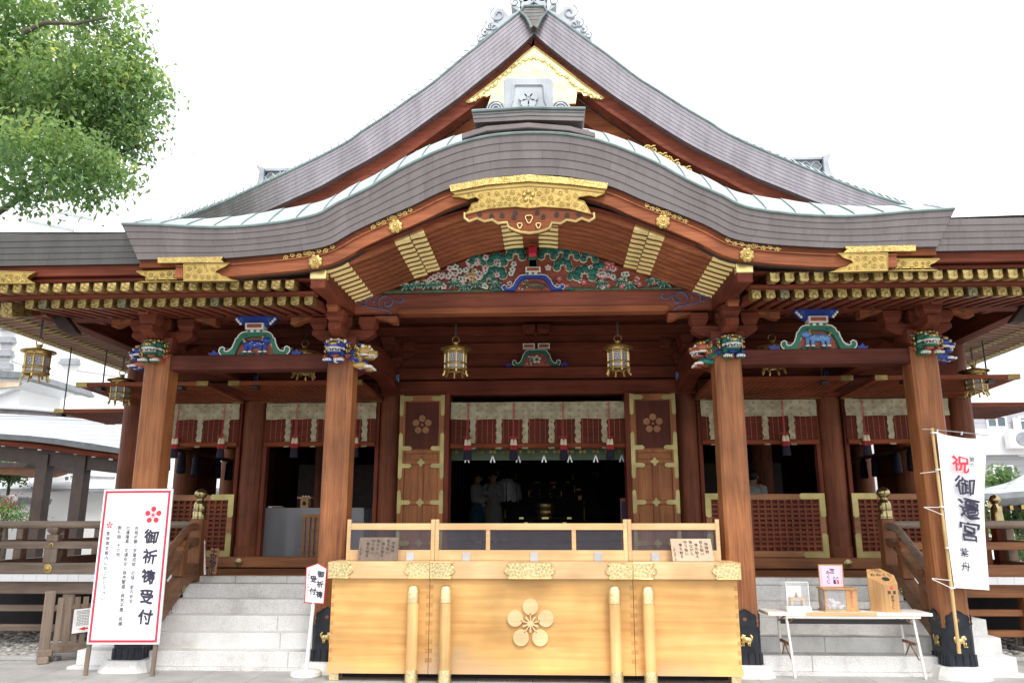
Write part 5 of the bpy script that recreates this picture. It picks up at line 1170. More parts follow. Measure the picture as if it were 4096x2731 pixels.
for e in (crop_2([(865, 693), (1000, 590), (1120, 495), (1240, 385), (1322, 318), (1400, 375), (1520, 465), (1640, 560), (1790, 668)]),): b.tube([(x, Yq-.025, z) for x, z in [xz(u, v, Yq) for u, v in e]], .02, 6)
pt = [xz(u, v, Yq) for u, v in crop_2([(900, 690), (960, 655), (1000, 615), (1060, 580), (1090, 535), (1150, 495), (1200, 445), (1260, 415), (1320, 400), (1380, 420), (1440, 455), (1480, 500), (1540, 530), (1580, 575), (1640, 610), (1690, 640), (1750, 668)])]
b.tube([(x, Yq-.022, z+.035*math.sin(i*2.6)) for i, (x, z) in enumerate(smoothpath(pt, 4))], .016, 5)
for i, (x, z) in enumerate(pt): b.ball((x, Yq-.02, z+.03), (.05, .02, .05), 0, 8, 4)
b.build('gold_edging', 'gold_bright', gp, smooth=60)
for sg in (-1, 1):
    Yg = GY+.24; xs = [lerp(1.95, 2.75, i/8)*sg for i in range(9)]; GBo = offset(GB, .40)
    b = B(); scrollwork(b, [(x, interp(GBo, x)) for x in xs], .19); b.build('gold_scroll', 'gold', gbb, smooth=60)
    a0, a1 = xz(3059, 762, Yg), xz(3172, 810, Yg); b = B(); x0, x1 = a0[0], a1[0]
    b.prism([(sg*x0, interp(GB, x0)-.2), (sg*x1, interp(GB, x1)-.27), (sg*(x1-.02), interp(GB, x1)-.5), (sg*(x0+.05), interp(GB, x0)-.5)], Yg, Yg+.06); b.build('gold_plate', 'gold_relief', gbb)
# apex cap and ridge-end ornament
f2 = lambda pts, Y: [xz(u, v, Y) for u, v in crop_2(pts)]
b = B(); b.prism(f2([(1228, 82), (1255, 42), (1385, 42), (1408, 80), (1372, 120), (1345, 175), (1340, 190), (1318, 172), (1298, 190), (1292, 160), (1265, 115)], GY-.05), GY-.05, GY+.5, 0); cap_ = b.build('apex_cap', 'copper_plain', hall)
b = B()
for e in ([(1228, 82), (1265, 115), (1292, 160), (1300, 190)], [(1408, 80), (1372, 120), (1345, 175), (1338, 190)], [(1228, 82), (1255, 44), (1385, 44), (1408, 80)]): b.tube([(x, GY-.06, z) for x, z in f2(e, GY-.05)], .022, 6)
for v, w0 in ((62, 50), (85, 75), (108, 55), (130, 40)): (xa, z), (xb, _) = f2([(1318-w0, v), (1318+w0, v)], GY-.05); b.bar((xa, GY-.052, z), (xb, GY-.052, z), .01, .012)
b.build('cap_edging', 'verdigris_dark', cap_, smooth=50)
b = B(); b.prism(f2([(1225, 42), (1222, -60), (1412, -60), (1410, 42)], GY+.05), GY+.05, GY+.6, 0)
ro = b.build('ridge_ornament', 'tin', hall, bevel=.01)
b = B(); c0 = f2([(1317, -5)], GY+.03)[0]; crest(b, (c0[0], GY+.05, c0[1]), .3, EX, EZ, FRONT, 0, thick=.05); b.build('crest', 'tin', ro)
for sg in (-1, 1):
    P = [(1215, 50), (1190, 30), (1165, 45), (1185, 62), (1210, 80), (1150, 110), (1110, 62), (1075, 62), (1048, 92), (1045, 130), (1080, 160), (1040, 148), (1012, 165), (1008, 195), (1030, 205), (1000, 198), (985, 215), (990, 235), (965, 250), (970, 270), (945, 275), (935, 308), (1020, 240), (1120, 165), (1225, 85)]
    P = f2(P, GY+.1); P = [(sg*-x, z) for x, z in P]; b = B(); b.prism(P, GY+.08, GY+.4, 0); w_ = b.build('ridge_wing', 'tin', ro, bevel=.015)
    b = B()
    for u, v, r in ((1080, 105, .16), (1020, 180, .1), (1050, 185, .09), (990, 225, .08), (960, 265, .07), (1190, 20, .1)):
        x, z = f2([(u, v)], GY+.1)[0]; b.tube([(p, GY+.07, q_) for p, q_ in spiral((sg*-x, z), r, 1.2, 2, -sg, 16)], .016, 5)
    b.build('carved_leaf', 'tin', w_, smooth=60)
# crest ornament on the ridge of the porch gable
OY = KY-.02
def o2(p): return f2(p, OY)
b = B()
for P in ([(835, 935), (835, 898), (1000, 845), (1282, 822), (1560, 845), (1732, 890), (1732, 925), (1560, 880), (1282, 858), (1000, 882)],): b.prism(o2(P), OY-.0, OY+.9, 0)
xa = o2([(850, 880), (1720, 872)])
rgb = b.build('ridge_box', 'copper_plain', hall, bevel=.008)
b = B(); b.prism(o2([(850, 882), (905, 838), (1282, 800), (1690, 838), (1715, 872), (1560, 835), (1282, 812), (1000, 835)]), OY+.12, OY+.9, 0); b.build('ridge_step', 'copper_plain', rgb)
b = B(); P1 = o2([(900, 735), (1282, 712), (1667, 718)]); P2 = o2([(915, 810), (1282, 790), (1652, 798)])
b.prism(P1+P2[::-1], OY+.05, OY+1.0, 0)
for t in (.3, .62): b.tube([(lerp(p[0], q_[0], t), OY+.045, lerp(p[1], q_[1], t)) for p, q_ in zip(P1, P2)], .006, 5, 1)
b.tube([(x, OY+.04, z) for x, z in P1], .018, 6, 1); b.build('ridge_step', ['copper_plain', 'verdigris_dark'], rgb)
b = B(); b.prism(o2([(920, 726), (960, 702), (1000, 700), (1002, 665), (1040, 645), (1080, 665), (1115, 650), (1113, 500), (1135, 484), (1425, 484), (1448, 500), (1450, 645), (1490, 662), (1530, 645), (1565, 668), (1570, 700), (1640, 700), (1660, 716)]), OY+.12, OY+.5, 0); orn = b.build('gable_ornament', 'tin', rgb, bevel=.012, seg=2)
b = B(); b.prism(o2([(1150, 700), (1172, 640), (1182, 548), (1195, 540), (1370, 540), (1384, 548), (1392, 640), (1415, 700)]), OY+.105, OY+.13, 1)
b.tube([(x, OY+.10, z) for x, z in o2([(1150, 700), (1172, 640), (1182, 548), (1195, 540), (1370, 540), (1384, 548), (1392, 640), (1415, 700)])], .016, 6, 0)
c0 = o2([(1282, 642)])[0]; crest(b, (c0[0], OY+.1, c0[1]), .115, EX, EZ, FRONT, 0, thick=.03)
for q_, u in ((1, 1060), (-1, 1500)):
    for r in (.10, .07, .04): x, z = o2([(u, 700)])[0]; b.tube([(x+r*math.cos(t), OY+.11, z+r*math.sin(t)) for t in [math.pi*i/10 for i in range(11)]], .012, 5)
b.build('carved_face', ['tin', 'tin'], orn, smooth=50)
# the hall's own long ridge, its two ends standing out behind the gable
b = B(); b.prism([(6.6, 4.5), (9.0, 9.9), (11.4, 4.5)], -6.9, 6.9, 0, 'yz'); b.build('main_roof', 'verdigris', hall)
b = B(); zr = at(3250, 640, 9).z-.2; b.box(-7.0, 7.0, 8.85, 9.15, zr-.5, zr+.12); b.box(-7.05, 7.05, 8.8, 9.2, zr+.12, zr+.2, 1); b.box(-7.0, 7.0, 8.82, 9.18, zr-.25, zr-.2, 1); rg = b.build('main_ridge', ['slate', 'tin'], hall, bevel=.01)
for sg in (-1, 1):
    b = B()
    for i in range(5):
        for q_ in (-1, 1):
            x = sg*(6.9-.26*i); b.tube([(x+q_*.0-.13+.26*k/6, 8.84, zr-.05+q_*.13*math.sin(math.pi*k/6)) for k in range(7)], .018, 5)
    b.build('ridge_lattice', 'tin', rg)
    b = B(); x = sg*7.05; b.prism([(x, zr-.55), (x, zr+.2), (x+sg*.12, zr+.24), (x+sg*.2, zr+.32), (x+sg*.2, zr+.2), (x+sg*.12, zr+.1), (x+sg*.16, zr-.25), (x+sg*.28, zr-.4), (x+sg*.28, zr-.5)][::sg], 8.75, 9.25); b.build('ridge_end_tile', 'tin', rg, bevel=.015)
# ================================================================== STAIRS AND RAILINGS
st = thing('stone_staircase', 'pale granite steps rising to the shrine hall behind the offertory box', 'stairs', (0, .9, 0))
RI, TR = .172, .28
b = B(); b.box(-5.52, 5.52, -.06, .3, 0, .03); b.build('base_course', 'granite', st)
rng = random.Random(2)
for k in range(6):
    y = .02+TR*k; z0 = .03+RI*k; z1_ = z0+RI if k < 5 else .975; hw = 5.46 if k < 3 else 4.74
    b = B(); x = -hw
    while x < hw-.01:
        L_ = rng.uniform(1.7, 2.6) if k < 5 else rng.uniform(.5, .75); xe = min(hw, x+L_); xe = hw if hw-xe < .5 else xe
        b.box(x+.002, xe-.002, y-.006, y+.6, z0-(.02 if k else 0), z1_); x = xe
    b.build('step', 'granite' if k < 5 else 'granite_pale', st, bevel=.007)

def stair_railing(sg, lab):
    X = sg*4.73; t = thing('stair_railing', lab, 'railing', (X, .9, 0)); W1 = 'brown_z'
    yn = 1.42
    b = B(); b.box(X-.085, X+.085, yn-.085, yn+.085, .9, 1.745); nw = b.build('newel_post', 'brown_z', t, bevel=.01)
    b = B(); b.lathe((X, yn, 1.745), [(.095, 0), (.095, .015), (.088, .02), (.09, .10), (.086, .105), (.088, .11), (.082, .2), (.066, .235), (.045, .25), (.042, .275), (.05, .285), (.075, .305), (.087, .335), (.084, .365), (.06, .395), (.025, .41), (.006, .425)], 24); b.build('brass_finial', 'brass', nw, smooth=50)
    def slope(y): return .03+RI*(y-.02)/TR+.10
    ye = .06
    path = [(X, yn-.05, 1.64), (X, yn-.2, 1.635), (X, yn-.32, 1.61), (X, yn-.45, 1.545), (X, yn-.6, 1.455)]+[(X, y, 1.455-(yn-.6-y)*.614) for y in (.6, .4, .2, ye)]
    b = B(); b.tube(path, .05, 12); b.build('handrail', 'brown_y' if sg < 0 else 'grey_y', t, smooth=40)
    def beam(name, dz, h, w, y0):
        b = B(); P = [(yn-.08, 1.02+dz), (yn-.2, 1.01+dz), (yn-.36, .955+dz)]+[(y, .955+dz-(yn-.36-y)*.614) for y in (.7, .4, y0)]
        Q = [(y, z+h) for y, z in P]; b.prism(P+Q[::-1], X-w/2, X+w/2, 0, 'yz'); return b.build(name, 'brown_y', t, bevel=.01)
    b1 = beam('middle_rail', .37, .10, .13, ye); b2 = beam('stringer', -.09, .22, .17, ye)
    for y in (.95, .42):
        zb = .955-.09+.2-(yn-.36-y)*.614
        b = B(); b.box(X-.07, X+.07, y-.07, y+.07, zb, zb+.30)
        z2_ = zb+.30; b.box(X-.055, X+.055, y-.055, y+.055, z2_, z2_+.1); masu(b, X, y, z2_+.06, .14, .1); b.build('baluster', 'brown_z', t, bevel=.008)
    for z, y, r in ((.955+.42, yn-.36, .022), (.84, .92, .05)):
        for q in (-1, 1): b = B(); b.lathe((X-q*(.07 if r < .03 else .088), y, z-(yn-.36-y)*.0), [(r, 0), (r, -.008*q), (r*.5, -.012*q), (r*.45, -.022*q), (.003, -.028*q)], 16, 0, 'x'); b.build('gold_boss', 'brass', t, smooth=40)
    return t
stair_railing(-1, 'brown sloping stair railing with brass bulb finial beside the large white signboard')
stair_railing(1, 'brown sloping stair railing with brass bulb finial behind the folding table')
def veranda_railing(sg, lab):
    t = thing('veranda_railing', lab, 'railing', (sg*6.8, 1.5, .98)); x0, x1 = sorted((sg*4.83, sg*8.9)); wx, wz = ('grey_x', 'grey_z') if sg < 0 else ('brown_x', 'grey_z')
    b = B(); b.tube([(x0, 1.52, 1.665), (x1, 1.52, 1.665)], .052, 12); b.build('top_rail', 'grey_x', t, smooth=40)
    b = B(); b.box(x0, x1, 1.47, 1.57, 1.335, 1.435); b.build('middle_rail', wx, t, bevel=.006)
    b = B(); b.box(x0, x1, 1.455, 1.585, .99, 1.14); lr = b.build('ground_rail', wx, t, bevel=.008)
    for X in (5.75, 6.85, 7.75, 8.6):
        x = sg*X; b = B(); b.box(x-.1, x+.1, 1.46, 1.58, 1.14, 1.335); b.box(x-.085, x+.085, 1.46, 1.58, 1.435, 1.53); b.box(x-.05, x+.05, 1.48, 1.56, 1.53, 1.55); masu(b, x, 1.52, 1.54, .16, .09); b.build('baluster', wz, t, bevel=.008)
        if X in (6.85,):
            for z, r, y in ((1.385, .032, 1.468), (1.065, .062, 1.453)):
                b = B(); b.lathe((x+.0, y, z), [(r, 0), (r, .008), (r*.6, .012), (r*.55, .02), (r*.25, .03), (.003, .034)], 20, 0, 'y'); b.build('gold_boss', 'gold', t, smooth=40)
    return t
veranda_railing(-1, 'weathered grey veranda railing with round gold bosses above the picket gate')
veranda_railing(1, 'brown veranda railing with round grey top rail beyond the white banner')
# farther railings that run back along the sides of the verandas
for sg, lab in ((-1, 'grey railing running back beside the timber corridor'), (1, 'brown railing with brass finials running back behind the white banner')):
    t = thing('side_railing', lab, 'railing', (sg*8.3, 5, .98)); x = sg*8.55 if sg < 0 else 7.35
    b = B(); b.tube([(x, 1.9, 1.665), (x, 9.5, 1.665)], .05, 10); b.build('top_rail', 'grey_y', t, smooth=40)
    b = B(); b.box(x-.05, x+.05, 1.9, 9.5, 1.335, 1.43); b.box(x-.06, x+.06, 1.9, 9.5, .99, 1.12); b.build('lower_rails', 'grey_y' if sg < 0 else 'brown_y', t)
    for i in range(7): y = 2.2+1.15*i; b = B(); b.box(x-.07, x+.07, y-.08, y+.08, 1.12, 1.34); b.box(x-.06, x+.06, y-.07, y+.07, 1.43, 1.62); b.build('baluster', 'grey_z', t, bevel=.008)
    if sg > 0:
        for y in (3.6, 6.5):
            b = B(); b.box(x-.08, x+.08, y-.08, y+.08, .98, 1.72); nw = b.build('newel_post', 'red_z', t); b = B(); b.lathe((x, y, 1.72), [(.095, 0), (.09, .1), (.088, .11), (.082, .2), (.045, .25), (.042, .275), (.075, .305), (.087, .335), (.06, .395), (.006, .425)], 18); b.build('brass_finial', 'brass', nw, smooth=50)

# ================================================================== HANGING LANTERNS
LG = 'brass lanterns hanging under the eaves'
def lantern(loc, lab, top, ang=0.):
    x, y, z = loc                                                   # z: bottom of the body
    t = thing('hanging_lantern', lab, 'lantern', (x, y, z), LG); n = 8; z = z-.0
    def V(r, i, h): a = ang+2*math.pi*i/n; return (x+r*math.cos(a), y+r*math.sin(a), z+h)
    b = B(); r = .142; H0, H1 = .05, .30
    for i in range(n):
        b.bar(V(r, i, H0), V(r, i, H1), .016, .016)
        b.bar(V(r*1.02, i, H0-.05), V(r*1.16, i, -.035), .02, .02); b.bar(V(r*1.0, i, H0), V(r*1.02, i, H0-.05), .018, .018)
    for h, rr, q in ((H0, r*1.1, .012), (H0+.075, r*1.1, .012), (H1-.03, r*1.05, .012), (H1, r*1.02, .014)): b.tube([V(rr, i, h) for i in range(n)], q, 6, 0, closed=True)
    for k in range(4): b.bar(V(r*.95, k, H0-.005), V(r*.95, k+4, H0-.005), .01, .01)
    b.lathe((x, y, z+H0-.012), [(.045, 0), (.045, .01)], 12)
    b.build('frame', 'gold', t, smooth=40)
    b = B(); P = [V(r*.94, i, H0) for i in range(n)]; Q = [V(r*.94, i, H1) for i in range(n)]
    b.add(P+Q, [(i, (i+1) % n, n+(i+1) % n, n+i) for i in range(n)]); b.build('frosted_glass', 'lamp_glass', t)
    b = B()
    for i in range(n):                                              # plum crest wires on every pane
        a0, a1 = Vector(V(r*.955, i, 0)), Vector(V(r*.955, i+1, 0)); ux = (a1-a0).normalized(); c = (a0+a1)/2; wd = (a1-a0).length
        zc = (H0+.075+H1-.03)/2
        for q in range(5):
            t_ = math.pi/2+2*math.pi*q/5; o = c+ux*(.033*math.cos(t_))+Vector((0, 0, zc+.036*math.sin(t_)))
            b.tube([o+ux*(.018*math.cos(s))+Vector((0, 0, .02*math.sin(s))) for s in [2*math.pi*k/8 for k in range(8)]],   .0022, 4, 0, closed=True)
        for q in (-.25, .25): b.bar(c+ux*(wd*q)+Vector((0, 0, zc+.05)), c+ux*(wd*q)+Vector((0, 0, H1-.03)), .0035, .0035); b.bar(c+ux*(wd*q)+Vector((0, 0, H0+.075)), c+ux*(wd*q)+Vector((0, 0, zc-.05)), .0035, .0035)
        b.bar(c-ux*wd*.4+Vector((0, 0, H0+.01)), c+ux*wd*.4+Vector((0, 0, H0+.07)), .0035, .0035); b.bar(c+ux*wd*.4+Vector((0, 0, H0+.01)), c-ux*wd*.4+Vector((0, 0, H0+.07)), .0035, .0035)
    b.build('crest_wires', 'gold_dark', t)
    b = B(); b.lathe((x, y, z), [(.15, H1), (.15, H1+.028), (.195, H1+.02), (.205, H1+.026), (.2, H1+.04), (.15, H1+.05), (.09, H1+.068), (.04, H1+.08), (.028, H1+.086), (.03, H1+.094), (.04, H1+.104), (.04, H1+.116), (.02, H1+.128), (.004, H1+.132)], 28); b.build('cap', 'gold', t, smooth=50)
    b = B(); b.tube([(x+.048*math.cos(a), y, z+H1+.158+.045*math.sin(a)) for a in [2*math.pi*k/16 for k in range(16)]], .008, 6, 0, closed=True); b.build('ring', 'gold', t, smooth=60)
    b = B(); b.box(x-.012, x+.012, y-.005, y+.005, z+H1+.2, top); b.build('iron_strap', 'iron', t)
    return t
p = at(1821, 1493, .6); lantern(p, 'gold lantern over the dark doorway, the one nearer the post with the ochre lion-dog', 4.32, .2)
p = at(2475, 1488, .6); lantern(p, 'gold lantern over the dark doorway, the one nearer the post with the red lion-dog', 4.32, .2)
p = at(1214, 1503, .9); lantern(p, 'gold lantern half hidden by the tie beam under the deep blue lion carving', 4.3, .1)
p = at(3096, 1483, .9); lantern(p, 'gold lantern half hidden by the tie beam under the pale blue lion carving', 4.3, .1)
p = at(140, 1511, -.35); lantern(p, 'gold lantern hanging free under the eave before the white apartment block', 4.2, .3)
p = at(477, 1608, 1.9); lantern(p, 'gold lantern partly behind a raised shutter, above the large prayer signboard', 4.2, .1)
p = at(3908, 1575, 1.9); lantern(p, 'gold lantern partly behind a raised shutter, above the white cloth banner', 4.2, .1)
# ================================================================== BLINDS WITH BROCADE VALANCE AND TASSELS
BG = 'reed blinds with brocade valances'
def blind(x0, x1, Y, lab, tass, bands, ztop=3.655, zval=3.385, zbot=2.93):
    t = thing('reed_blind', lab, 'blind', ((x0+x1)/2, Y, ztop), BG)
    b = B(); b.box(x0, x1, Y+.0, Y+.012, zbot+.05, ztop); b.tube([(x0, Y-.005, zbot+.04), (x1, Y-.005, zbot+.04)], .045, 10, 1)
    k = int((x1-x0)/.085)
    for i in range(1, k): x = lerp(x0, x1, i/k); b.box(x-.0025, x+.0025, Y-.004, Y, zbot+.05, zval, 2)
    b.build('reed_panel', ['blind', 'shutter', 'frame_x'], t)
    b = B(); n = 40; m = 6; rng = random.Random(int(x0*10)+50)
    ph = rng.random()*6; G = [(lerp(x0, x1, i/n), Y-.02-.012*math.sin(j*1.1+2.2*math.sin(i*.35+ph)), lerp(ztop, zval, j/m)+(.006*math.sin(i*.6+ph) if j else 0)) for j in range(m+1) for i in range(n+1)]
    b.add(G, [(j*(n+1)+i, j*(n+1)+i+1, (j+1)*(n+1)+i+1, (j+1)*(n+1)+i) for j in range(m) for i in range(n)]); b.build('brocade_valance', 'brocade', t, smooth=60)
    for u in bands:
        b = B(); q = 12; G = []
        for j in range(q+1):
            f = j/q; zz = lerp(zval+.01, zbot+.01, f); dx = .008*math.sin(j*1.9+u); wv = .045+.006*math.sin(j*2.3+u)
            G += [(u-wv+dx, Y-.018-.03*max(0, f-.85)*5, zz), (u+wv+dx, Y-.018-.03*max(0, f-.85)*5, zz)]
        G += [(u-.045, Y-.06, zbot-.015), (u+.045, Y-.06, zbot-.015)]
        b.add(G, [(2*j, 2*j+1, 2*j+3, 2*j+2) for j in range(q+1)]); b.build('brocade_strip', 'brocade', t, smooth=60)
    for u in tass:
        b = B(); z1_ = zbot+.16
        b.tube([(u-.008, Y-.05, ztop-.01), (u-.014, Y-.075, z1_)], .0045, 5); b.tube([(u+.008, Y-.05, ztop-.01), (u+.004, Y-.075, z1_)], .0045, 5)
        for s in (-1, 1): b.tube([(u, Y-.08, z1_), (u+s*.045, Y-.085, z1_+.025), (u+s*.075, Y-.08, z1_+.005), (u+s*.04, Y-.085, z1_-.012), (u, Y-.08, z1_)], .005, 5)
        b.build('red_cord', 'cord', t, smooth=60)
        b = B()
        for s in (-1, 1): b.lathe((u+s*.026, Y-.09, z1_-.02), [(.008, 0), (.022, -.01), (.032, -.09), (.03, -.1)], 10, 1); b.lathe((u+s*.026, Y-.09, z1_-.12), [(.034, 0), (.04, -.075)], 10, 2)
        b.lathe((u, Y-.09, z1_-.19), [(.052, 0), (.066, -.08), (.07, -.15), (.06, -.16)], 16, 0, sy=.7)
        b.build('tassel', ['tassel', 'cream', 'tassel_red'], t, smooth=50)
    return t
def ux(u, Y): return at(u, 1700, Y).x
cz = lambda l: [ux(1350+K*z, 3.1) for z in l]
blind(ux(1803, 3.1), ux(2500, 3.1), 3.1, 'wide reed blind with pale brocade valance over the central doorway', cz((880, 1185, 1517, 1825)), cz((910, 1085, 1262, 1438, 1615, 1793)), 3.62, 3.34, 2.87)
blind(2.68, 4.54, 3.27, 'reed blind above the wide lattice panel behind the folding table', [ux(2696+K*740, 3.2)], [ux(2696+K*z, 3.2) for z in (262, 620, 797)])
blind(5.0, 6.64, 3.27, 'reed blind in the end bay behind the white cloth banner', [ux(2696+K*1280, 3.2), 6.2], [ux(2696+K*z, 3.2) for z in (1258, 1465)])
blind(-4.54, -2.68, 3.27, 'reed blind over the open bay with the sheeted table', [ux(K*1990, 3.2), ux(1350+K*125, 3.2)], [ux(K*z, 3.2) for z in (1930, 2105)]+[ux(1350+K*178, 3.2)])
blind(-6.64, -5.0, 3.27, 'reed blind in the end bay behind the large white signboard', [ux(K*1190, 3.2), ux(K*1500, 3.2)], [ux(K*z, 3.2) for z in (1155, 1335, 1515)])

# ================================================================== OFFERTORY BOX
BX, BY0, BY1 = 2.245, -.62, .30
ob = thing('offertory_box', 'long golden wood offertory box with gilt plates and carved plum crest', 'box', (0, -.2, 0))
s0, s1 = at(1716, 2500, BY0).x, at(2537, 2500, BY0).x
zr0, zr1 = 1.075, 1.258
for x0, x1 in ((-BX, s0-.003), (s0+.003, s1-.003), (s1+.003, BX)):
    b = B(); b.box(x0, x1, BY0, BY1, .155, zr0); b.box(x0-(.012 if x0 == -BX else 0), x1+(.012 if x1 == BX else 0), BY0-.012, BY1, .082, .155)
    for x, s in ((x0, 1), (x1, -1)):                                # finger joints along the seams
        for i in range(9): z = .2+i*.095; b.box(*sorted((x+s*.002, x+s*.035)), BY0-.0012, BY0+.01, z, z+.046, 1)
    bd = b.build('body', ['keyaki', 'finger_joint'], ob)
    b = B(); b.box(x0-(.035 if x0 == -BX else 0), x1+(.035 if x1 == BX else 0), BY0-.045, BY1+.02, zr0, zr1); b.build('top_moulding', 'pine', bd, bevel=.006)
def ornate(P0, P1, ends):
    """gilt plate on the moulding: ends 'c' = scalloped, 'f' = flat"""
    x0, x1 = P0, P1; zc, h = (zr0+zr1)/2, (zr1-zr0)/2*.93; P = []
    def sc(x, s): return [(x+s*.05, zc-h), (x+s*.03, zc-h*.85), (x+s*.055, zc-h*.55), (x+s*.02, zc-h*.35), (x, zc), (x+s*.02, zc+h*.35), (x+s*.055, zc+h*.55), (x+s*.03, zc+h*.85), (x+s*.05, zc+h)]
    P += sc(x0, 1)[::-1] if ends[0] == 'c' else [(x0, zc+h), (x0, zc-h)]
    P += sc(x1, -1) if ends[1] == 'c' else [(x1, zc-h), (x1, zc+h)]
    b = B(); b.prism(P, BY0-.055, BY0-.045); chase(b, P, BY0-.056, .019, int(x0*10)+40, 1, False, 700); b.tube([(x, BY0-.056, z) for x, z in P]+[(P[0][0], BY0-.056, P[0][1])], .006, 5, 1); o = b.build('gilt_plate', ['gold_box', 'gold_bright'], ob)
ub = lambda z: at(1350+K*z, 2270, BY0-.05).x
ornate(-BX-.037, ub(105), 'fc'); ornate(ub(450), s0-.004, 'cf'); ornate(s0+.004, ub(790), 'fc'); ornate(ub(1122), ub(1463), 'cc'); ornate(ub(1800), s1-.004, 'cf'); ornate(s1+.004, ub(2147), 'fc'); ornate(at(2696+K*250, 2270, BY0).x, BX+.037, 'cf')
b = B(); c = at(2122, 2493, BY0); crest(b, (c.x, BY0, c.z), .265, EX, EZ, FRONT, 0, thick=.028, lift=.0, seg=28, petal=.33); b.build('carved_crest', 'crest_wood', ob, bevel=.004)
for u in (1652, 1783, 2461, 2595):
    x = at(u, 2500, BY0-.06).x; b = B(); y = BY0-.09; r = .062
    b.lathe((x, y, 0), [(r*1.06, .0), (r, .2), (r, .90)], 20); pl = b.build('round_pole', 'keyaki_z', ob, smooth=40)
    b = B(); b.lathe((x, y, 0), [(r+.005, .83), (r+.006, .96), (r*.85, 1.0), (r*.3, 1.015), (.002, 1.016)], 20)
    b.build('gilt_cap', 'gold_box', pl, smooth=40); b = B(); b.lathe((x, y, 0), [(r*1.2, 0), (r*1.12, .12), (r*1.08, .14)], 20)
    b.build('gilt_foot', 'gold_box', pl, smooth=40)
for x in (-BX+.06, BX-.06): b = B(); b.box(x-.055, x+.055, BY0+.02, BY0+.13, 0, .083); b.build('gilt_foot', 'gold_box', ob, bevel=.006)
b = B(); b.box(-BX+.1, BX-.1, BY0+.25, BY1-.1, .0, .08); b.build('plinth', 'dark', ob)
# mesh screens standing on the box
SGp = 'mesh screens on the offertory box'
def screen(x0, x1, mids, lab, caps):
    Y = -.28; z0, z1_ = zr1+.002, at(2100, 2092, Y).z; zm = at(2100, 2199, Y).z
    t = thing('mesh_screen', lab, 'screen', ((x0+x1)/2, Y, z0), SGp)
    b = B(); b.box(x0+.045, x1-.045, Y-.02, Y+.02, z1_-.075, z1_); b.box(x0+.045, x1-.045, Y-.03, Y+.03, z0, zm); b.box(x0, x0+.045, Y-.024, Y+.024, z0, z1_+.045); b.box(x1-.045, x1, Y-.024, Y+.024, z0, z1_+.045)
    for x in mids: b.box(x-.025, x+.025, Y-.018, Y+.018, zm, z1_-.075)
    b.build('frame', 'pine', t, bevel=.003)
    b = B(); s = .026; za, zb = zm, z1_-.07; H = zb-za; xa, xb = x0+.04, x1-.04
    n = int((xb-xa+H)/s)
    for d in (1, -1):
        for i in range(n):
            q0 = xa-H+i*s; p0, p1 = q0, q0+H; t0 = max(0, (xa-p0)/H); t1 = min(1, (xb-p0)/H)
            if t1 <= t0: continue
            A, C = (p0+t0*H, za+t0*H), (p0+t1*H, za+t1*H)
            if d < 0: A, C = (xa+xb-A[0], A[1]), (xa+xb-C[0], C[1])
            b.bar((A[0], Y, A[1]), (C[0], Y, C[1]), .0055, .002, 0, (0, 1, 0))
    b.build('wire_mesh', 'mesh_wire', t)
    b = B()
    for x in caps: b.box(x-.045, x+.045, Y-.045, Y-.031, z0, z0+.09); b.box(x-.045, x+.045, Y-.075, Y-.045, z0, z0+.012)
    b.build('steel_bracket', 'steel', t)
sx = lambda z: at(1350+K*z, 2150, -.28).x
screen(sx(65), sx(655), [], 'mesh screen on the offertory box, behind the dark plaque', [sx(495)])
screen(sx(657), sx(1947), [sx(1012), sx(1588)], 'longest mesh screen, in the middle of the offertory box top', [sx(870), sx(1321), sx(1748)])
screen(sx(1949), at(2878, 2150, -.28).x, [], 'mesh screen on the offertory box, behind the pale plaque', [sx(2128)])
# prayer plaques leaning on the screens
def plaque(q, lab, mat, ink, Yb):
    z0 = zr1+.004; xs = [at(u, 2240, Yb).x for u in q[:2]]; xt = [at(u, 2150, Yb+.08).x for u in q[2:4]]; zt_ = at(q[2], q[4], Yb+.08).z
    o = Vector(((xs[0]+xs[1])/2, Yb, z0)); t = thing('prayer_plaque', lab, 'plaque', o)
    A = [Vector((xs[0], Yb, z0)), Vector((xs[1], Yb, z0)), Vector((xt[1], Yb+.08, zt_)), Vector((xt[0], Yb+.08, zt_))]
    uz = ((A[3]-A[0])+(A[2]-A[1])).normalized(); uxx = (A[1]-A[0]).normalized(); n = uxx.cross(uz)
    b = B(); d = n*-.016; b.hexa([A[0], A[1], A[1]+d, A[0]+d, A[3], A[2], A[2]+d, A[3]+d]); bd = b.build('board', mat, t, bevel=.002)
    W_ = (A[1]-A[0]).length; H = (A[3]-A[0]).length; b = B(); s = W_*.078
    for i, (tx, dz) in enumerate((('神拝詞', .2), ('祓え給い', .12), ('清め給え', .24), ('神ながら', .12), ('守り給い', .12), ('幸え給え', .24))):
        vtext(b, tx, (A[3]+A[2])/2+uxx*(W_*(.36-.125*i))-uz*(H*(dz+.05)), s*1.22, s*1.12, uxx, uz, n, bold=.012, brush=.03)
    vtext(b, '二拝二拍手一拝', (A[3]+A[2])/2-uxx*(W_*.43)-uz*(H*.42), s*.62, s*.58, uxx, uz, n, bold=.01)
    b.build('lettering', ink, bd)
plaque((1428, 1590, 1440, 1596, 2148), 'dark weathered wooden prayer plaque standing on the offertory box', 'plaque_dark', 'ink_brown', -.46)
plaque((2692, 2858, 2680, 2842, 2153), 'pale wooden prayer plaque standing on the offertory box', 'plaque_light', 'ink_brown', -.46)

# ================================================================== SIGNS
def quad_frame(TL, TR_, BL, BR_):
    ux_ = ((TR_-TL)+(BR_-BL)).normalized(); uz_ = ((TL-BL)+(TR_-BR_)).normalized(); return ux_, uz_, ux_.cross(uz_).normalized()
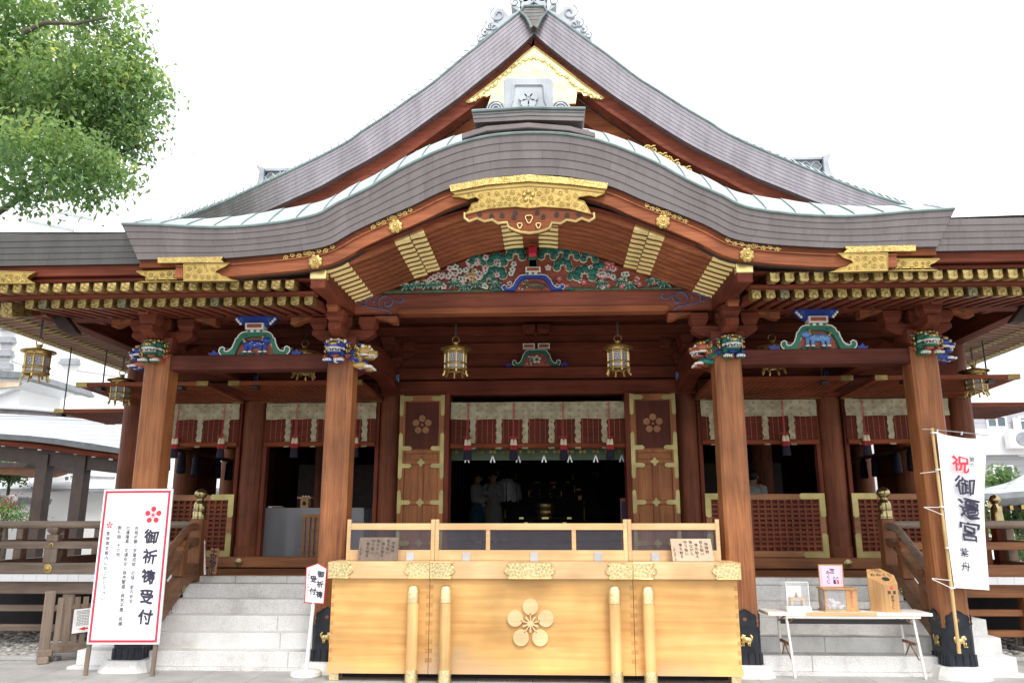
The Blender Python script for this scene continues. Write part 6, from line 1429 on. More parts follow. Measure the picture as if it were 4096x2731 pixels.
# large white signboard
Yb, Yt = -.46, -.36
BLc, BRc = at(345, 2576, Yb), at(634, 2576, Yb); TLc, TRc = at(417, 1956, Yt), at(697, 1957, Yt)
TRc = TLc+(BRc-BLc).normalized()*(BRc-BLc).length
sg_ = thing('prayer_signboard', 'large white signboard with red border and plum crest beside the stone steps', 'signboard', ((BLc.x+BRc.x)/2, -.44, 0))
uxx, uzz, nn = quad_frame(TLc, TRc, BLc, BRc); W_ = (TRc-TLc).length; H = (TLc-BLc).length
def SGN(u, v, l=0): return TLc+uxx*(W_*u)-uzz*(H*v)+nn*l           # u, v in 0..1 over the board
b = B(); d = nn*-.03; b.hexa([BLc, BRc, BRc+d, BLc+d, TLc, TRc, TRc+d, TLc+d]); bd = b.build('board', 'white_gloss', sg_, bevel=.004)
b = B()
for (u0, v0, u1, v1) in ((.025, .012, .975, .027), (.025, .973, .975, .988), (.025, .027, .057, .973), (.943, .027, .975, .973)): b.add([SGN(u0, v1, .002), SGN(u1, v1, .002), SGN(u1, v0, .002), SGN(u0, v0, .002)], [(0, 1, 2, 3)])
b.build('red_border', 'crimson', bd)
kb_ = crop(0, 1800, K)
def su(x, y):                                                       # photo pixel on the sign -> board u, v (bilinear, the sign's own corners)
    u, v = kb_([(x, y)])[0]; p = at(u, v, lerp(Yt, Yb, (v-1956)/620)); q = p-TLc; return q.dot(uxx)/W_, -q.dot(uzz)/H
def col(b, txt, x0, y0, x1, y1, size, **kw):
    A, C = SGN(*su(x0, y0)), SGN(*su(x1, y1)); n_ = len(txt)
    for i, ch in enumerate(txt): letter(b, ch, A.lerp(C, i/(n_-1)), size, uxx, uzz, nn, **kw)
b = B(); col(b, '御祈祷受付', 1010, 575, 958, 1112, W_*.198, bold=.05, brush=.035, slant=.03)
pxm = K/FPX*9.6
col(b, '合格祈願・学業成就・厄除・家内安全', 914, 517, 864, 1006, W_*.06, bold=.016); col(b, '社運隆昌・交通安全・商売繁盛・病気平癒・良縁', 857, 517, 789, 1160, W_*.06, bold=.016)
col(b, '御礼詣・その他', 799, 517, 784, 697, W_*.06, bold=.016); col(b, '直接御本殿内にお上がり下さい', 721, 557, 678, 992, W_*.06, bold=.016); letter(b, '。', SGN(*su(664, 1020)), W_*.05, uxx, uzz, nn)
b.build('lettering', 'ink', bd)
for q_, r_ in (((1027, 427), .122), ((732, 501), .047)): b = B(); crest(b, SGN(*su(*q_)), W_*r_, uxx, uzz, nn, petal=.31); b.build('red_crest', 'scarlet', bd)
for u in (.018, .94):
    a = SGN(u+.02, .99, -.035); c = Vector((a.x-.012, a.y-.02, 0)); b = B(); b.bar(a+uzz*.5, c, .045, .028); b.build('leg', 'grey_z', sg_)
# small sign on a white pole
o = at(1244, 2690, Z=0); o = Vector((o.x, -.36, 0)); ss = thing('small_stand_sign', 'small white house-shaped sign with red rim on a white pole beside the offertory box', 'sign', o)
b = B(); b.lathe((o.x, o.y, 0), [(.165, 0), (.175, .012), (.17, .05), (.12, .07), (.03, .078)], 28); b.build('round_base', 'granite_pale', ss, smooth=40)
c0 = at(1264, 2340, -.36); b = B(); b.tube([(o.x, o.y, .07), (c0.x-.005, -.345, c0.z+.1)], .022, 12); b.build('pole', 'white', ss, smooth=50)
sq = lambda x, y: at(*kb_([(x, y)])[0], Y=-.375)
P = [sq(2043, 1026), sq(2178, 1036), sq(2199, 792), sq(2136, 757), sq(2056, 785)]
b = B(); b.prism([(p.x, p.z) for p in P], -.37, -.352); bd = b.build('board', 'crimson', ss, bevel=.003)
cx, czc = sum(p.x for p in P)/5, sum(p.z for p in P)/5
b = B(); b.prism([(lerp(cx, p.x, .9), lerp(czc, p.z, .945)) for p in P], -.373, -.369); b.build('face', 'white_gloss', bd)
b = B(); kw = dict(bold=.04, lift=.004, brush=.03)
tilt = (P[4]-P[0]).normalized(); uxs = Vector((tilt.z, 0, -tilt.x))
for i, ch in enumerate('御祈祷'): p = sq(2155-i*5, 832+i*68); letter(b, ch, (p.x, -.373, p.z), .078, uxs, tilt, FRONT, **kw)
for i, ch in enumerate('受付'): p = sq(2107-i*5, 865+i*82); letter(b, ch, (p.x, -.373, p.z), .078, uxs, tilt, FRONT, **kw)
b.build('lettering', 'ink', bd)
b = B()
for i, ch in enumerate('本殿内にお進み下さい'): p = sq(2079-i*1.7, 815+i*20.5); letter(b, ch, (p.x, -.373, p.z), .024, uxs, tilt, FRONT, lift=.004, bold=.01)
for i, ch in enumerate('ごきとう'): p = sq((2180, 2176, 2172, 2170)[i], (835, 905, 962, 985)[i]); letter(b, ch, (p.x, -.373, p.z), .017, uxs, tilt, FRONT, lift=.004)
b.build('red_lettering', 'crimson', bd)
# no-shoes plaque
q7 = lambda x, y, Y=1.36: at(600+.4782*x, 1550+.4782*y, Y)
A = [q7(487, 1560), q7(555, 1560), q7(585, 1342), q7(512, 1340)]; zf = .99
t = thing('no_shoes_plaque', 'small brown wooden plaque forbidding shoes at the top of the stone steps', 'plaque', ((A[0].x+A[1].x)/2, 1.36, .98))
b = B(); b.prism([(p.x, max(p.z, .985)) for p in A], 1.34, 1.36); bd = b.build('board', 'plaque_brown', t, bevel=.003)
b = B()
for i, ch in enumerate('土足禁止'): p = q7(540-i*7, 1375+i*51); letter(b, ch, (p.x, 1.34, p.z), .105, (1, 0, -.1), (.12, 0, 1), FRONT, bold=.04, brush=.03)
b.build('lettering', 'ink_brown', bd)
a, c = q7(458, 1275, 1.28), q7(458, 1562, 1.28); b = B(); b.tube([a, lerp(a, c, .06), lerp(a, c, .12), lerp(a, c, .45), lerp(a, c, .8), c], [.008, .016, .009, .014, .026, .028], 8, 0, flat=.45)
tag(b.build('shoe_horn', 'white', smooth=60), 'long white shoe horn leaning on the left newel post', 'shoe horn')

# ================================================================== FOLDING TABLE AND WHAT STANDS ON IT
kt_ = lambda x, y, Y: at(3000+.32588*x, 2220+.32588*y, Y)
zt = .70; y0, y1 = -.27, .18
xl, xr = kt_(222, 700, y0).x, at(3731, 2452, y0).x
tb_ = thing('folding_table', 'long white folding table with worn steel legs in front of the stone steps', 'table', ((xl+xr)/2, -.05, 0))
b = B(); b.box(xl, xr, y0, y1, zt-.035, zt); tp = b.build('tabletop', 'table_paint', tb_, bevel=.004)
b = B(); b.box(xl+.42, xl+1.2, y0-.003, y0+.02, zt-.033, zt+.0015); b.build('worn_edge', 'pine', tp)
b = B(); b.box(xl+.2, xr-.13, y0+.01, y0+.03, zt-.06, zt-.035); b.box(xl+.1, xr-.1, y1-.03, y1-.01, zt-.06, zt-.035); b.build('rim_rail', 'table_paint', tb_)
for x0, dx in ((2.88, -.02), (4.3, .0)):
    xt_ = x0+(-.02 if x0 < 3.5 else -.04)
    for y, xx in ((y0+.05, x0), (y1-.04, x0-.03)):
        b = B(); b.bar((xt_, y, zt-.05), (xx+.03, y, 0), .026, .026); b.build('leg', 'table_paint' if y < 0 else 'rust' if x0 < 0 else 'table_paint', tb_, bevel=.004)
    sd_ = 1 if x0 < 3.5 else -1
    for A_, C_, w_, h_ in (((xt_+.01, y0+.05, .36), (xt_+.01, y1-.04, .36), .02, .03), ((xt_+.01, (y0+y1)/2, .35), (xt_+.02, y0+.05, .2), .01, .012), ((xt_+.01, (y0+y1)/2, .35), (xt_+.02, y1-.05, .2), .01, .012), ((xt_, y0+.06, .57), (xt_+sd_*.12, y0+.06, .66), .016, .012), ((xt_, y1-.06, .57), (xt_+sd_*.12, y1-.06, .66), .016, .012)):
        b = B(); b.bar(A_, C_, w_, h_); b.build('brace', 'rust', tb_)
b = B(); b.bar((2.85, -.02, .58), (4.3, -.02, .58), .05, .05); b.build('shelf_bar', 'iron', tb_)
# clear case
p0, p1 = kt_(455, 660, -.14), kt_(785, 665, -.14); xa, xb = p0.x, p1.x-.05; zc1 = kt_(590, 318, -.05).z
t = thing('acrylic_case', 'clear acrylic case with a small wooden stand inside, on the folding table', 'display case', ((xa+xb)/2, -.05, zt))
b = B(); b.box(xa, xb, -.16, .06, zt+.055, zc1); b.build('clear_cover', 'acrylic', t)
b = B(); b.prism([(-.2, zt+.001), (-.2, zt+.012), (-.165, zt+.055), (.07, zt+.055), (.07, zt+.001)], xa-.01, xb+.01, 0, 'yz'); b.build('white_base', 'white_gloss', t)
b = B(); b.box(xa+.06, xb-.02, -.1, .0, zt+.12, zt+.145); b.box(xa+.065, xa+.085, -.1, 0, zt+.056, zt+.12); b.box(xb-.055, xb-.035, -.1, 0, zt+.056, zt+.12); b.build('wooden_stand', 'keyaki', t)
b = B(); b.lathe(((xa+xb)/2+.015, -.05, zt+.145), [(.012, 0), (.02, .01), (.008, .04), (.004, .055)], 10, 1); b.box(xa+.05, xb-.03, .03, .04, zt+.1, zt+.27, 0); b.build('white_paper', ['paper', 'brown_x'], t)
b = B(); 
for x in (xa, xb): b.box(x-.003, x+.003, -.163, -.157, zt+.055, zc1)
b.box(xa, xb, -.163, -.157, zc1-.003, zc1+.003); b.build('bright_edge', 'white_gloss', t)
# love-fortune box
xa, xb = kt_(920, 650, -.15).x, kt_(1325, 650, -.15).x; zb1 = kt_(1050, 400, -.15).z; yb0, yb1 = -.17, .06; xm = lerp(xa, xb, .65)
t = thing('fortune_box', 'glazed wooden box full of paper fortunes in the middle of the folding table', 'box', ((xa+xb)/2, -.05, zt))
b = B(); b.box(xa-.012, xb+.012, yb0-.012, yb1, zt, zt+.018); b.box(xa-.015, xb+.01, yb0-.012, yb1, zb1-.016, zb1); b.box(xm, xb, yb0, yb1, zt+.018, zb1-.016)
for x in (xa, ): b.box(x, x+.016, yb0, yb0+.016, zt+.018, zb1-.016); b.box(x, x+.016, yb1-.02, yb1-.004, zt+.018, zb1-.016)
b.box(xa+.016, xm, yb1-.016, yb1-.004, zt+.018, zb1-.016); b.build('wooden_case', 'box_wood', t, bevel=.002)
b = B(); b.box(xa+.016, xm, yb0+.004, yb0+.008, zt+.018, zb1-.016); b.box(xa+.004, xa+.008, yb0+.016, yb1-.02, zt+.018, zb1-.016); b.build('glass_pane', 'acrylic', t)
b = B(); rng = random.Random(8)
for i in range(120):
    x = rng.uniform(xa+.035, xm-.025); y = rng.uniform(yb0+.025, yb1-.05); z = zt+.03+.1*rng.random()*(.7+.3*math.sin((x-xa)*18)); m = Matrix.Rotation(rng.random()*6, 3, 'Z') @ Matrix.Rotation(rng.uniform(-.8, .8), 3, 'X')
    h = [m @ Vector(q) for q in ((-.022, -.006, -.009), (.022, -.006, -.009), (.022, .006, -.009), (-.022, .006, -.009), (-.022, -.006, .009), (.022, -.006, .009), (.022, .006, .009), (-.022, .006, .009))]
    b.hexa([(x+q.x, y+q.y, z+q.z) for q in h], 0 if rng.random() < .8 else 1)
o_ = b.build('paper_fortunes', ['paper', 'petal_red'], t); o_['kind'] = 'stuff'
b = B(); vtext(b, '恋みくじ', ((xm+xb)/2, yb0-.001, zb1-.05), .047, .046, EX, EZ, FRONT, bold=.02, brush=.03); b.build('lettering', 'pink' if 0 else 'petal_red', t)
# pink framed notice on the box
A = [kt_(853, 372, -.06), kt_(1160, 378, -.06)]; zz = kt_(1000, 110, -.06).z; z0 = zb1+.001
xa, xb = A[0].x, A[1].x-.004
t = thing('pink_framed_notice', 'pink notice in a thin wooden frame standing on the glazed fortune box', 'notice', ((xa+xb)/2, -.06, z0))
b = B(); e = .011; b.box(xa, xb, -.07, -.055, zz-e, zz); b.box(xa, xb, -.07, -.055, z0, z0+e); b.box(xa, xa+e, -.07, -.055, z0+e, zz-e); b.box(xb-e, xb, -.07, -.055, z0+e, zz-e); b.build('frame', 'box_wood', t)
b = B(); b.box(xa+e, xb-e, -.066, -.058, z0+e, zz-e); pp = b.build('pink_sheet', 'pink', t)
W2, H2 = xb-xa, zz-z0
def np_(u, v): return (lerp(xa, xb, u), -.066, lerp(zz, z0, v))
b = B(); vtext(b, '恋', np_(.55, .29), .06, .062, EX, EZ, FRONT, bold=.015, brush=.05); vtext(b, 'みくじ', np_(.38, .36), .05, .05, EX, EZ, FRONT, bold=.012, brush=.05); b.build('lettering', 'ink', pp)
b = B()
for u, mh, mb in ((.62, 0, 1), (.75, 0, 2)):
    x, y, z = np_(u, .66); b.prism([(x-.012, z), (x+.012, z), (x+.012, z+.018), (x, z+.03), (x-.012, z+.018)], y-.002, y, mh); b.prism([(x-.009, z), (x+.009, z), (x+.009, z+.014), (x-.009, z+.014)], y-.003, y-.001, 3)
    b.prism([(x-.014, z-.045), (x+.016, z-.05), (x+.011, z), (x-.011, z)], y-.002, y, mb)
b.build('doll_picture', ['ink', 'navy', 'petal_red', 'rim_white'], pp)
b = B()
for u in (.1, .9): x, y, z = np_(u, .5); b.box(x-.001, x+.001, y-.0015, y, z0+.022, zz-.022)
b.build('pink_line', 'petal_red', pp)
# six-sided fortune box with sloping lid
yc = -.06
L0, Rr = kt_(1437, 655, yc).x+.03, kt_(1850, 660, yc).x-.035
cx = (L0+Rr)/2+.005; hw = (Rr-L0)/2
t = thing('hexagonal_fortune_box', 'six-sided golden wood box with round hole in its sloping lid, on the folding table', 'box', (cx, yc, zt))
H1 = kt_(1700, 360, yc-.12).z; H2_ = kt_(1540, 160, yc+.1).z
A_ = .12
hexp = [(cx-hw, yc), (cx+.0-hw*.12, yc-A_), (cx+hw*.9, yc-A_*.82), (cx+hw, yc+.02), (cx+hw*.3, yc+A_), (cx-hw*.75, yc+A_*.9)]
def hz(y): return lerp(H1, H2_, (y-(yc-A_))/(2*A_))
b = B(); k = 6; vs = [(x, y, zt+.02) for x, y in hexp]+[(x, y, hz(y)) for x, y in hexp]
b.add(vs, [tuple(range(6, 12))]+[(i, (i+1) % 6, 6+(i+1) % 6, 6+i) for i in range(6)])
P = [(cx+(x-cx)*1.1, yc+(y-yc)*1.1) for x, y in hexp]; b.prism(P, zt, zt+.02, 0, 'xy'); bd = b.build('case', 'box_wood', t, bevel=.003)
un = Vector((0, -(H2_-H1), 2*A_)).normalized(); uv_ = Vector((0, 2*A_, H2_-H1)).normalized()
def lid(u, v): return Vector((cx+u, 0, 0))+Vector((0, yc, (H1+H2_)/2))+uv_*v
b = B(); c = lid(.035, -.05)
b.add([c+Vector((.045*math.cos(a), 0, 0))+uv_*(.04*math.sin(a))+un*.002 for a in [2*math.pi*i/24 for i in range(24)]], [tuple(range(24))]); b.build('round_hole', 'dark', bd)
b = B(); b.tube([c+Vector((.047*math.cos(a), 0, 0))+uv_*(.042*math.sin(a))+un*.003 for a in [2*math.pi*i/24 for i in range(24)]], .004, 5, 0, closed=True); b.build('hole_rim', 'keyaki', bd)
b = B()
for i, ch in enumerate('おみくじ'): letter(b, ch, lid(-.085+.065*i, .025), .058, EX, uv_, un, bold=.03)
for i, ch in enumerate('初穂料'): letter(b, ch, lid(-.04+.035*i-.02, .115), .03, EX, uv_, un, bold=.01)
for i, ch in enumerate('100円'): letter(b, ch, lid(-.045+.025*i-.01, .085), .026, EX, uv_, un, bold=.01)
f0, f1 = Vector((*hexp[1], 0)), Vector((*hexp[2], 0)); fu = (f1-f0).normalized(); fn = fu.cross(Vector(EZ)); fc = (f0+f1)/2
for i, ch in enumerate('開運'): letter(b, ch, fc+fu*(-.03+.06*i)+Vector((0, 0, H1-.085)), .04, fu, EZ, fn, bold=.025)
for i, ch in enumerate('おみくじ'): letter(b, ch, fc+fu*.005+Vector((0, 0, H1-.13-.038*i)), .042, fu, EZ, fn, bold=.025)
b.build('lettering', 'ink_brown', bd)
b = B(); crest(b, fc+Vector((0, 0, H1-.035)), .02, fu, EZ, fn, petal=.36, spokes=False); b.build('red_crest', 'scarlet', bd)

# ================================================================== BANNER
kn = lambda x, y, Y: at(3650+.3506*x, 1700+.3506*y, Y); km = lambda x, y, Y: at(3650+.3387*x, 2200+.3387*y, Y)
YB = -.30
t = thing('white_banner', 'tall white cloth banner with red and black brush writing tied to a post', 'banner', (4.67, YB, .3))
a, c = kn(222, 32, YB), km(553, 1215, YB); b = B(); b.tube([lerp(c, a, i/12) for i in range(13)], [.019-.004*i/12+(.002 if i % 3 == 0 else 0) for i in range(13)], 10); b.build('bamboo_pole', 'bamboo', t, smooth=50)
b = B(); a2 = kn(105, 44, YB); c2 = kn(870, 118, YB+.1); b.tube([a2, kn(222, 48, YB), kn(560, 80, YB), c2], .006, 6); b.build('top_rod', 'steel', t)
TLb, TRb, BLb, BRb = kn(272, 72, YB), kn(830, 150, YB+.02), km(487, 440, YB), km(905, 470, YB-.02)
n, m = 20, 36; G = []
ridge = [(0, 272), (300, 805)]
for j in range(m+1):
    v = j/m
    for i in range(n+1):
        u = i/n; Lp = TLb.lerp(BLb, v); Rp = TRb.lerp(BRb, v); Rp = Rp+Vector((.035*math.sin(v*math.pi)*-.6, 0, 0)); p = Lp.lerp(Rp, u)
        p = p+Vector((0, .018*math.sin(u*5+v*4)*(1-v*.4)+.012*math.sin(u*11-v*7), -.03*math.sin(u*math.pi)*(1-v)**3)); G.append(p)
b = B(); b.add(G, [((j+1)*(n+1)+i, (j+1)*(n+1)+i+1, j*(n+1)+i+1, j*(n+1)+i) for j in range(m) for i in range(n)]); cl_ = b.build('cloth', 'white_cloth', t, smooth=60)
def bp(u, v):
    i = min(n-1, int(u*n)); j = min(m-1, int(v*m)); fu_, fv = u*n-i, v*m-j; g_ = lambda a, c: G[c*(n+1)+a]; return (g_(i, j).lerp(g_(i+1, j), fu_)).lerp(g_(i, j+1).lerp(g_(i+1, j+1), fu_), fv)
def buv(p):
    """nearest cloth point to a sight point"""
    bst = min(range(len(G)), key=lambda k: (G[k].x-p.x)**2+(G[k].z-p.z)**2); return G[bst]
buz = ((TLb-BLb)+(TRb-BRb)).normalized(); bux = Vector((buz.z, 0, -buz.x)).normalized(); bn = Vector(FRONT)
def bl_(b, ch, x, y, size, m_, f=kn, **kw): p = f(x, y, YB-.045); letter(b, ch, p, size, bux, buz, bn, m_, lift=.0, **kw)
b = B(); bl_(b, '祝', 548, 440, .20, 0, bold=.03, brush=.045); b.build('red_lettering', 'scarlet', cl_)
b = B()
for ch, x, y, s in (('御', 600, 700, .22), ('遷', 650, 955, .245), ('宮', 655, 1215, .235)): bl_(b, ch, x, y, s, 0, bold=.026, brush=.045)
for ch, x, y, s in (('第', 676, 392, .062), ('六', 684, 455, .055)): bl_(b, ch, x, y, s, 0, bold=.02, brush=.03)
bl_(b, '紫', 595, 1450, .105, 0, bold=.012, brush=.05); bl_(b, '舟', 632, 190, .105, 0, km, bold=.012, brush=.05); b.build('lettering', 'ink', cl_)
b = B(); p = km(640, 303, YB-.045); s = .03
for e in (((-1, -1), (1, -1)), ((1, -1), (1, 1)), ((1, 1), (-1, 1)), ((-1, 1), (-1, -1)), ((-.4, -.8), (-.4, .8)), ((.3, -.8), (.3, .8)), ((.3, 0), (.8, 0)), ((-.9, .2), (-.4, .2))): b.bar(p+bux*(e[0][0]*s)+buz*(e[0][1]*s), p+bux*(e[1][0]*s)+buz*(e[1][1]*s), .003, .003)
b.build('seal', 'petal', cl_)
b = B()
for f, x, y, x2, y2 in ((kn, 215, 85, 275, 88), (kn, 265, 505, 320, 505), (kn, 315, 925, 368, 935), (kn, 378, 1400, 430, 1395), (km, 448, 450, 500, 435)): b.bar(f(x, y, YB-.022), f(x2, y2, YB-.022), .014, .045, 0, (0, 1, 0))
for x, y in ((282, 62), (560, 90)): b.bar(kn(x, y-15, YB-.01), kn(x, y+20, YB-.01), .03, .008)
b.build('cloth_tab', 'white_cloth', t)
b = B()
for f, x, y, x2, y2 in ((kn, 90, 548, 280, 525), (kn, 130, 935, 320, 935), (kn, 130, 935, 350, 1025), (km, 232, 330, 450, 355), (km, 232, 340, 450, 440)): b.tube([f(x, y, -.19), lerp(f(x, y, -.19), f(x2, y2, YB), .5)+Vector((0, -.01, 0)), f(x2, y2, YB-.02)], .005, 5)
b.build('plastic_tie', 'white', t)

# ================================================================== PICKET GATE WITH NOTICE
gl = lambda x, y, **k_: at(.4343*x, 2050+.4343*y, **k_)
p0 = gl(388, 1378, Z=0); p0 = Vector((p0.x, p0.y, 0)); d = Vector((at(380, 2580, Y=.62).x+.05, .78, 0)); 
t = thing('picket_gate', 'low grey wooden picket gate with a paper notice, beside the large signboard', 'gate', p0)
dirv = (d-p0).normalized(); Lg = 1.15; nrm = Vector((dirv.y, -dirv.x, 0))
def gp_(s, z, o=0): return p0+dirv*s+Vector((0, 0, z))+nrm*o
zt_g = at(200, 2363, p0.y).z
b = B(); b.bar(gp_(0, .1), gp_(0, zt_g), .12, .1, 0, nrm); b.build('post', 'grey_z', t, bevel=.01)
b = B(); b.bar(gp_(0, 0)+nrm*-.17+Vector((0, 0, .04)), gp_(0, 0)+nrm*.17+Vector((0, 0, .04)), .12, .08); b.bar(gp_(-.07, .11), gp_(.1, .11), .12, .09); b.build('foot', 'grey_x', t, bevel=.012)
b = B(); b.bar(gp_(.06, .16), gp_(Lg, .16), .08, .11); b.bar(gp_(.06, zt_g-.2), gp_(Lg, zt_g-.2), .03, .06); b.build('rail', 'grey_x', t, bevel=.004)
for i in range(11):
    s = .12+.095*i; b = B(); b.bar(gp_(s, .21, .03), gp_(s, zt_g-.08, .03), .018, .062, 0, dirv); b.build('picket', 'grey_z', t)
A = [gl(676, 880, Y=p0.y+.25), gl(830, 858, Y=p0.y+.25), gl(830, 1080, Y=p0.y+.25), gl(678, 1098, Y=p0.y+.25)]
nux = (A[1]-A[0]).normalized(); b = B(); A[1] = A[0]+nux*.30; A[2] = A[3]+(A[2]-A[3]).normalized()*.30
s0_ = (A[0]-p0).dot(dirv); NP = [gp_(s0_, A[0].z, .06), gp_(s0_+.34, A[0].z+.02, .06), gp_(s0_+.34, A[3].z+.02, .06), gp_(s0_, A[3].z, .06)]
o_ = nrm*-.006; b.hexa([NP[3], NP[2], NP[2]+o_, NP[3]+o_, NP[0], NP[1], NP[1]+o_, NP[0]+o_]); no_ = b.build('paper_notice', 'paper', t)
b = B(); uX = (NP[1]-NP[0]); uZ = (NP[0]-NP[3])
def nq(u, v): return NP[3]+uX*u+uZ*v+nrm*.003
for k, (v, u1) in enumerate(((.72, .85), (.66, .8), (.59, .9), (.53, .7), (.46, .85), (.39, .8), (.33, .6))):
    u = .12
    while u < u1: wd = .03+.05*((k*7+int(u*50)) % 3)/2; b.bar(nq(u, v), nq(min(u+wd, u1), v), .001, .007); u += wd+.02
for e in (((.1, .8), (.95, .8)), ((.1, .92), (.95, .92)), ((.1, .8), (.1, .92)), ((.95, .8), (.95, .92)), ((.15, .86), (.9, .86))): b.bar(nq(*e[0]), nq(*e[1]), .002, .005)
b.build('printed_lines', 'plastic_grey', no_)
b = B(); b.add([nq(.2, .16), nq(.42, .24), nq(.42, .19), nq(.95, .19), nq(.95, .13), nq(.42, .13), nq(.42, .08)], [(0, 2, 1), (0, 6, 5), (0, 5, 2), (2, 5, 4, 3)]); b.build('red_arrow', 'scarlet', no_)
# pebble bed with kerb, beyond the gate and right of the steps
def pebble_bed(x0, x1, y0, y1, n, seed):
    b = B(); rng = random.Random(seed); b.add([(x0, y0, .012), (x1, y0, .012), (x1, y1, .012), (x0, y1, .012)], [(0, 1, 2, 3)]); b.A[0] = .2
    for i in range(n):
        r = rng.uniform(.025, .05); k = len(b.F); b.ball((rng.uniform(x0, x1), rng.uniform(y0, y1), .015+r*.3), (r*rng.uniform(.9, 1.4), r, r*.65), 0, 7, 5); q = rng.random()
        for f in range(k, len(b.F)): b.A[f] = q
    o = b.build('pebbles', 'pebble', smooth=60); o['kind'] = 'stuff'; return o
pebble_bed(-9.6, -6.05, .95, 3.4, 2600, 1); pebble_bed(5.75, 9.0, 1.2, 3.4, 1600, 2)
pebble_bed(-9.6, -6.2, .62, .80, 260, 3)
for x0, x1, y0, y1 in ((-9.6, -5.9, .80, .95), (-9.6, -6.0, .50, .62), (5.6, 9.2, 1.05, 1.2)): b = B(); b.box(x0, x1, y0, y1, 0, .05); structure(b.build('kerb', 'kerb', bevel=.008))
# ================================================================== INSIDE THE HALL
xa, xb = at(1030, 2150, 4.0).x, at(1262, 2150, 4.0).x; zt_ = at(1130, 2030, 4.0).z; y0, y1 = 4.0, 4.8; xb = -3.0
t = thing('sheeted_table', 'table wrapped in clear grey plastic sheeting inside the open bay', 'table', ((xa+xb)/2, 4.4, F))
b = B(); b.box(xa+.03, xb-.03, y0+.03, y1-.03, F+.68*0+.05, zt_-.01); b.build('table_body', 'plastic_grey', t)
b = B(); n = 60; G = []; rng = random.Random(4)
per = [(xa, y1), (xa, y0), (xb, y0), (xb, y1)]; pts = []
for i in range(3):
    for k in range(20): f_ = k/20; pts.append((lerp(per[i][0], per[i+1][0], f_), lerp(per[i][1], per[i+1][1], f_), i))
for z, q in ((zt_, 0), (zt_-.06, .3), (lerp(zt_, F, .5), .8), (F+.02, 1)):
    for i, (x, y, s) in enumerate(pts): w_ = .035*q*math.sin(i*1.3+.6*math.sin(i*.5)); G.append((x-(w_ if s != 1 else 0)*(1 if s == 0 else -1), y-(w_ if s == 1 else 0), z))
m = len(pts); b.add(G, [(j*m+i+1, j*m+i, (j+1)*m+i, (j+1)*m+i+1) for j in range(3) for i in range(m-1)]); b.add([(xa, y0, zt_), (xb, y0, zt_), (xb, y1, zt_), (xa, y1, zt_)], [(0, 1, 2, 3)]); b.build('plastic_sheet', 'sheet', t, smooth=50)
p = at(1221, 2030, 4.3); t = thing('wooden_offering_stand', 'small pale wooden stand with a round opening, on the sheeted table', 'stand', (p.x, 4.3, zt_))
b = B(); z_ = zt_; b.box(p.x-.07, p.x+.07, 4.23, 4.37, z_, z_+.16); b.box(p.x-.12, p.x+.12, 4.19, 4.41, z_+.16, z_+.195); b.build('body', 'box_wood', t); b = B(); b.lathe((p.x, 4.229, z_+.08), [(.035, 0), (.035, .002)], 16, 0, 'y'); b.build('round_opening', 'dark', t)
b = B()
for i in range(3): b.ball((p.x-.05+.05*i, 4.3, z_+.205), (.02, .02, .018), 0, 8, 5)
tag(b.build('paper_offering', 'paper', smooth=60), 'little white offerings on the pale wooden stand', 'offering')
p = at(1100, 2022, 4.25); b = B(); b.box(p.x-.1, p.x+.12, 4.2, 4.34, zt_+.002, zt_+.035); b.box(p.x-.02, p.x+.18, 4.15, 4.25, zt_+.002, zt_+.025, 1); tag(b.build('paper_tray', ['paper', 'brown_x']), 'low tray of papers lying on the sheeted table', 'tray')
p = at(1247, 2205, 3.75); t = thing('slatted_stand', 'narrow orange wooden slatted stand beside the sheeted table', 'stand', (p.x, 3.75, F)); x0 = at(1208, 2130, 3.75).x; x1 = x0+.62; z1_ = at(1240, 2056, 3.75).z
b = B(); b.box(x0, x1, 3.7, 3.85, z1_-.05, z1_); b.box(x0, x1, 3.7, 3.85, F, F+.04); b.build('frame', 'frame_x', t)
b = B()
for i in range(8): x = lerp(x0+.02, x1-.06, i/7); b.box(x, x+.04, 3.71, 3.75, F+.04, z1_-.05)
b.build('slats', 'frame_x', t)

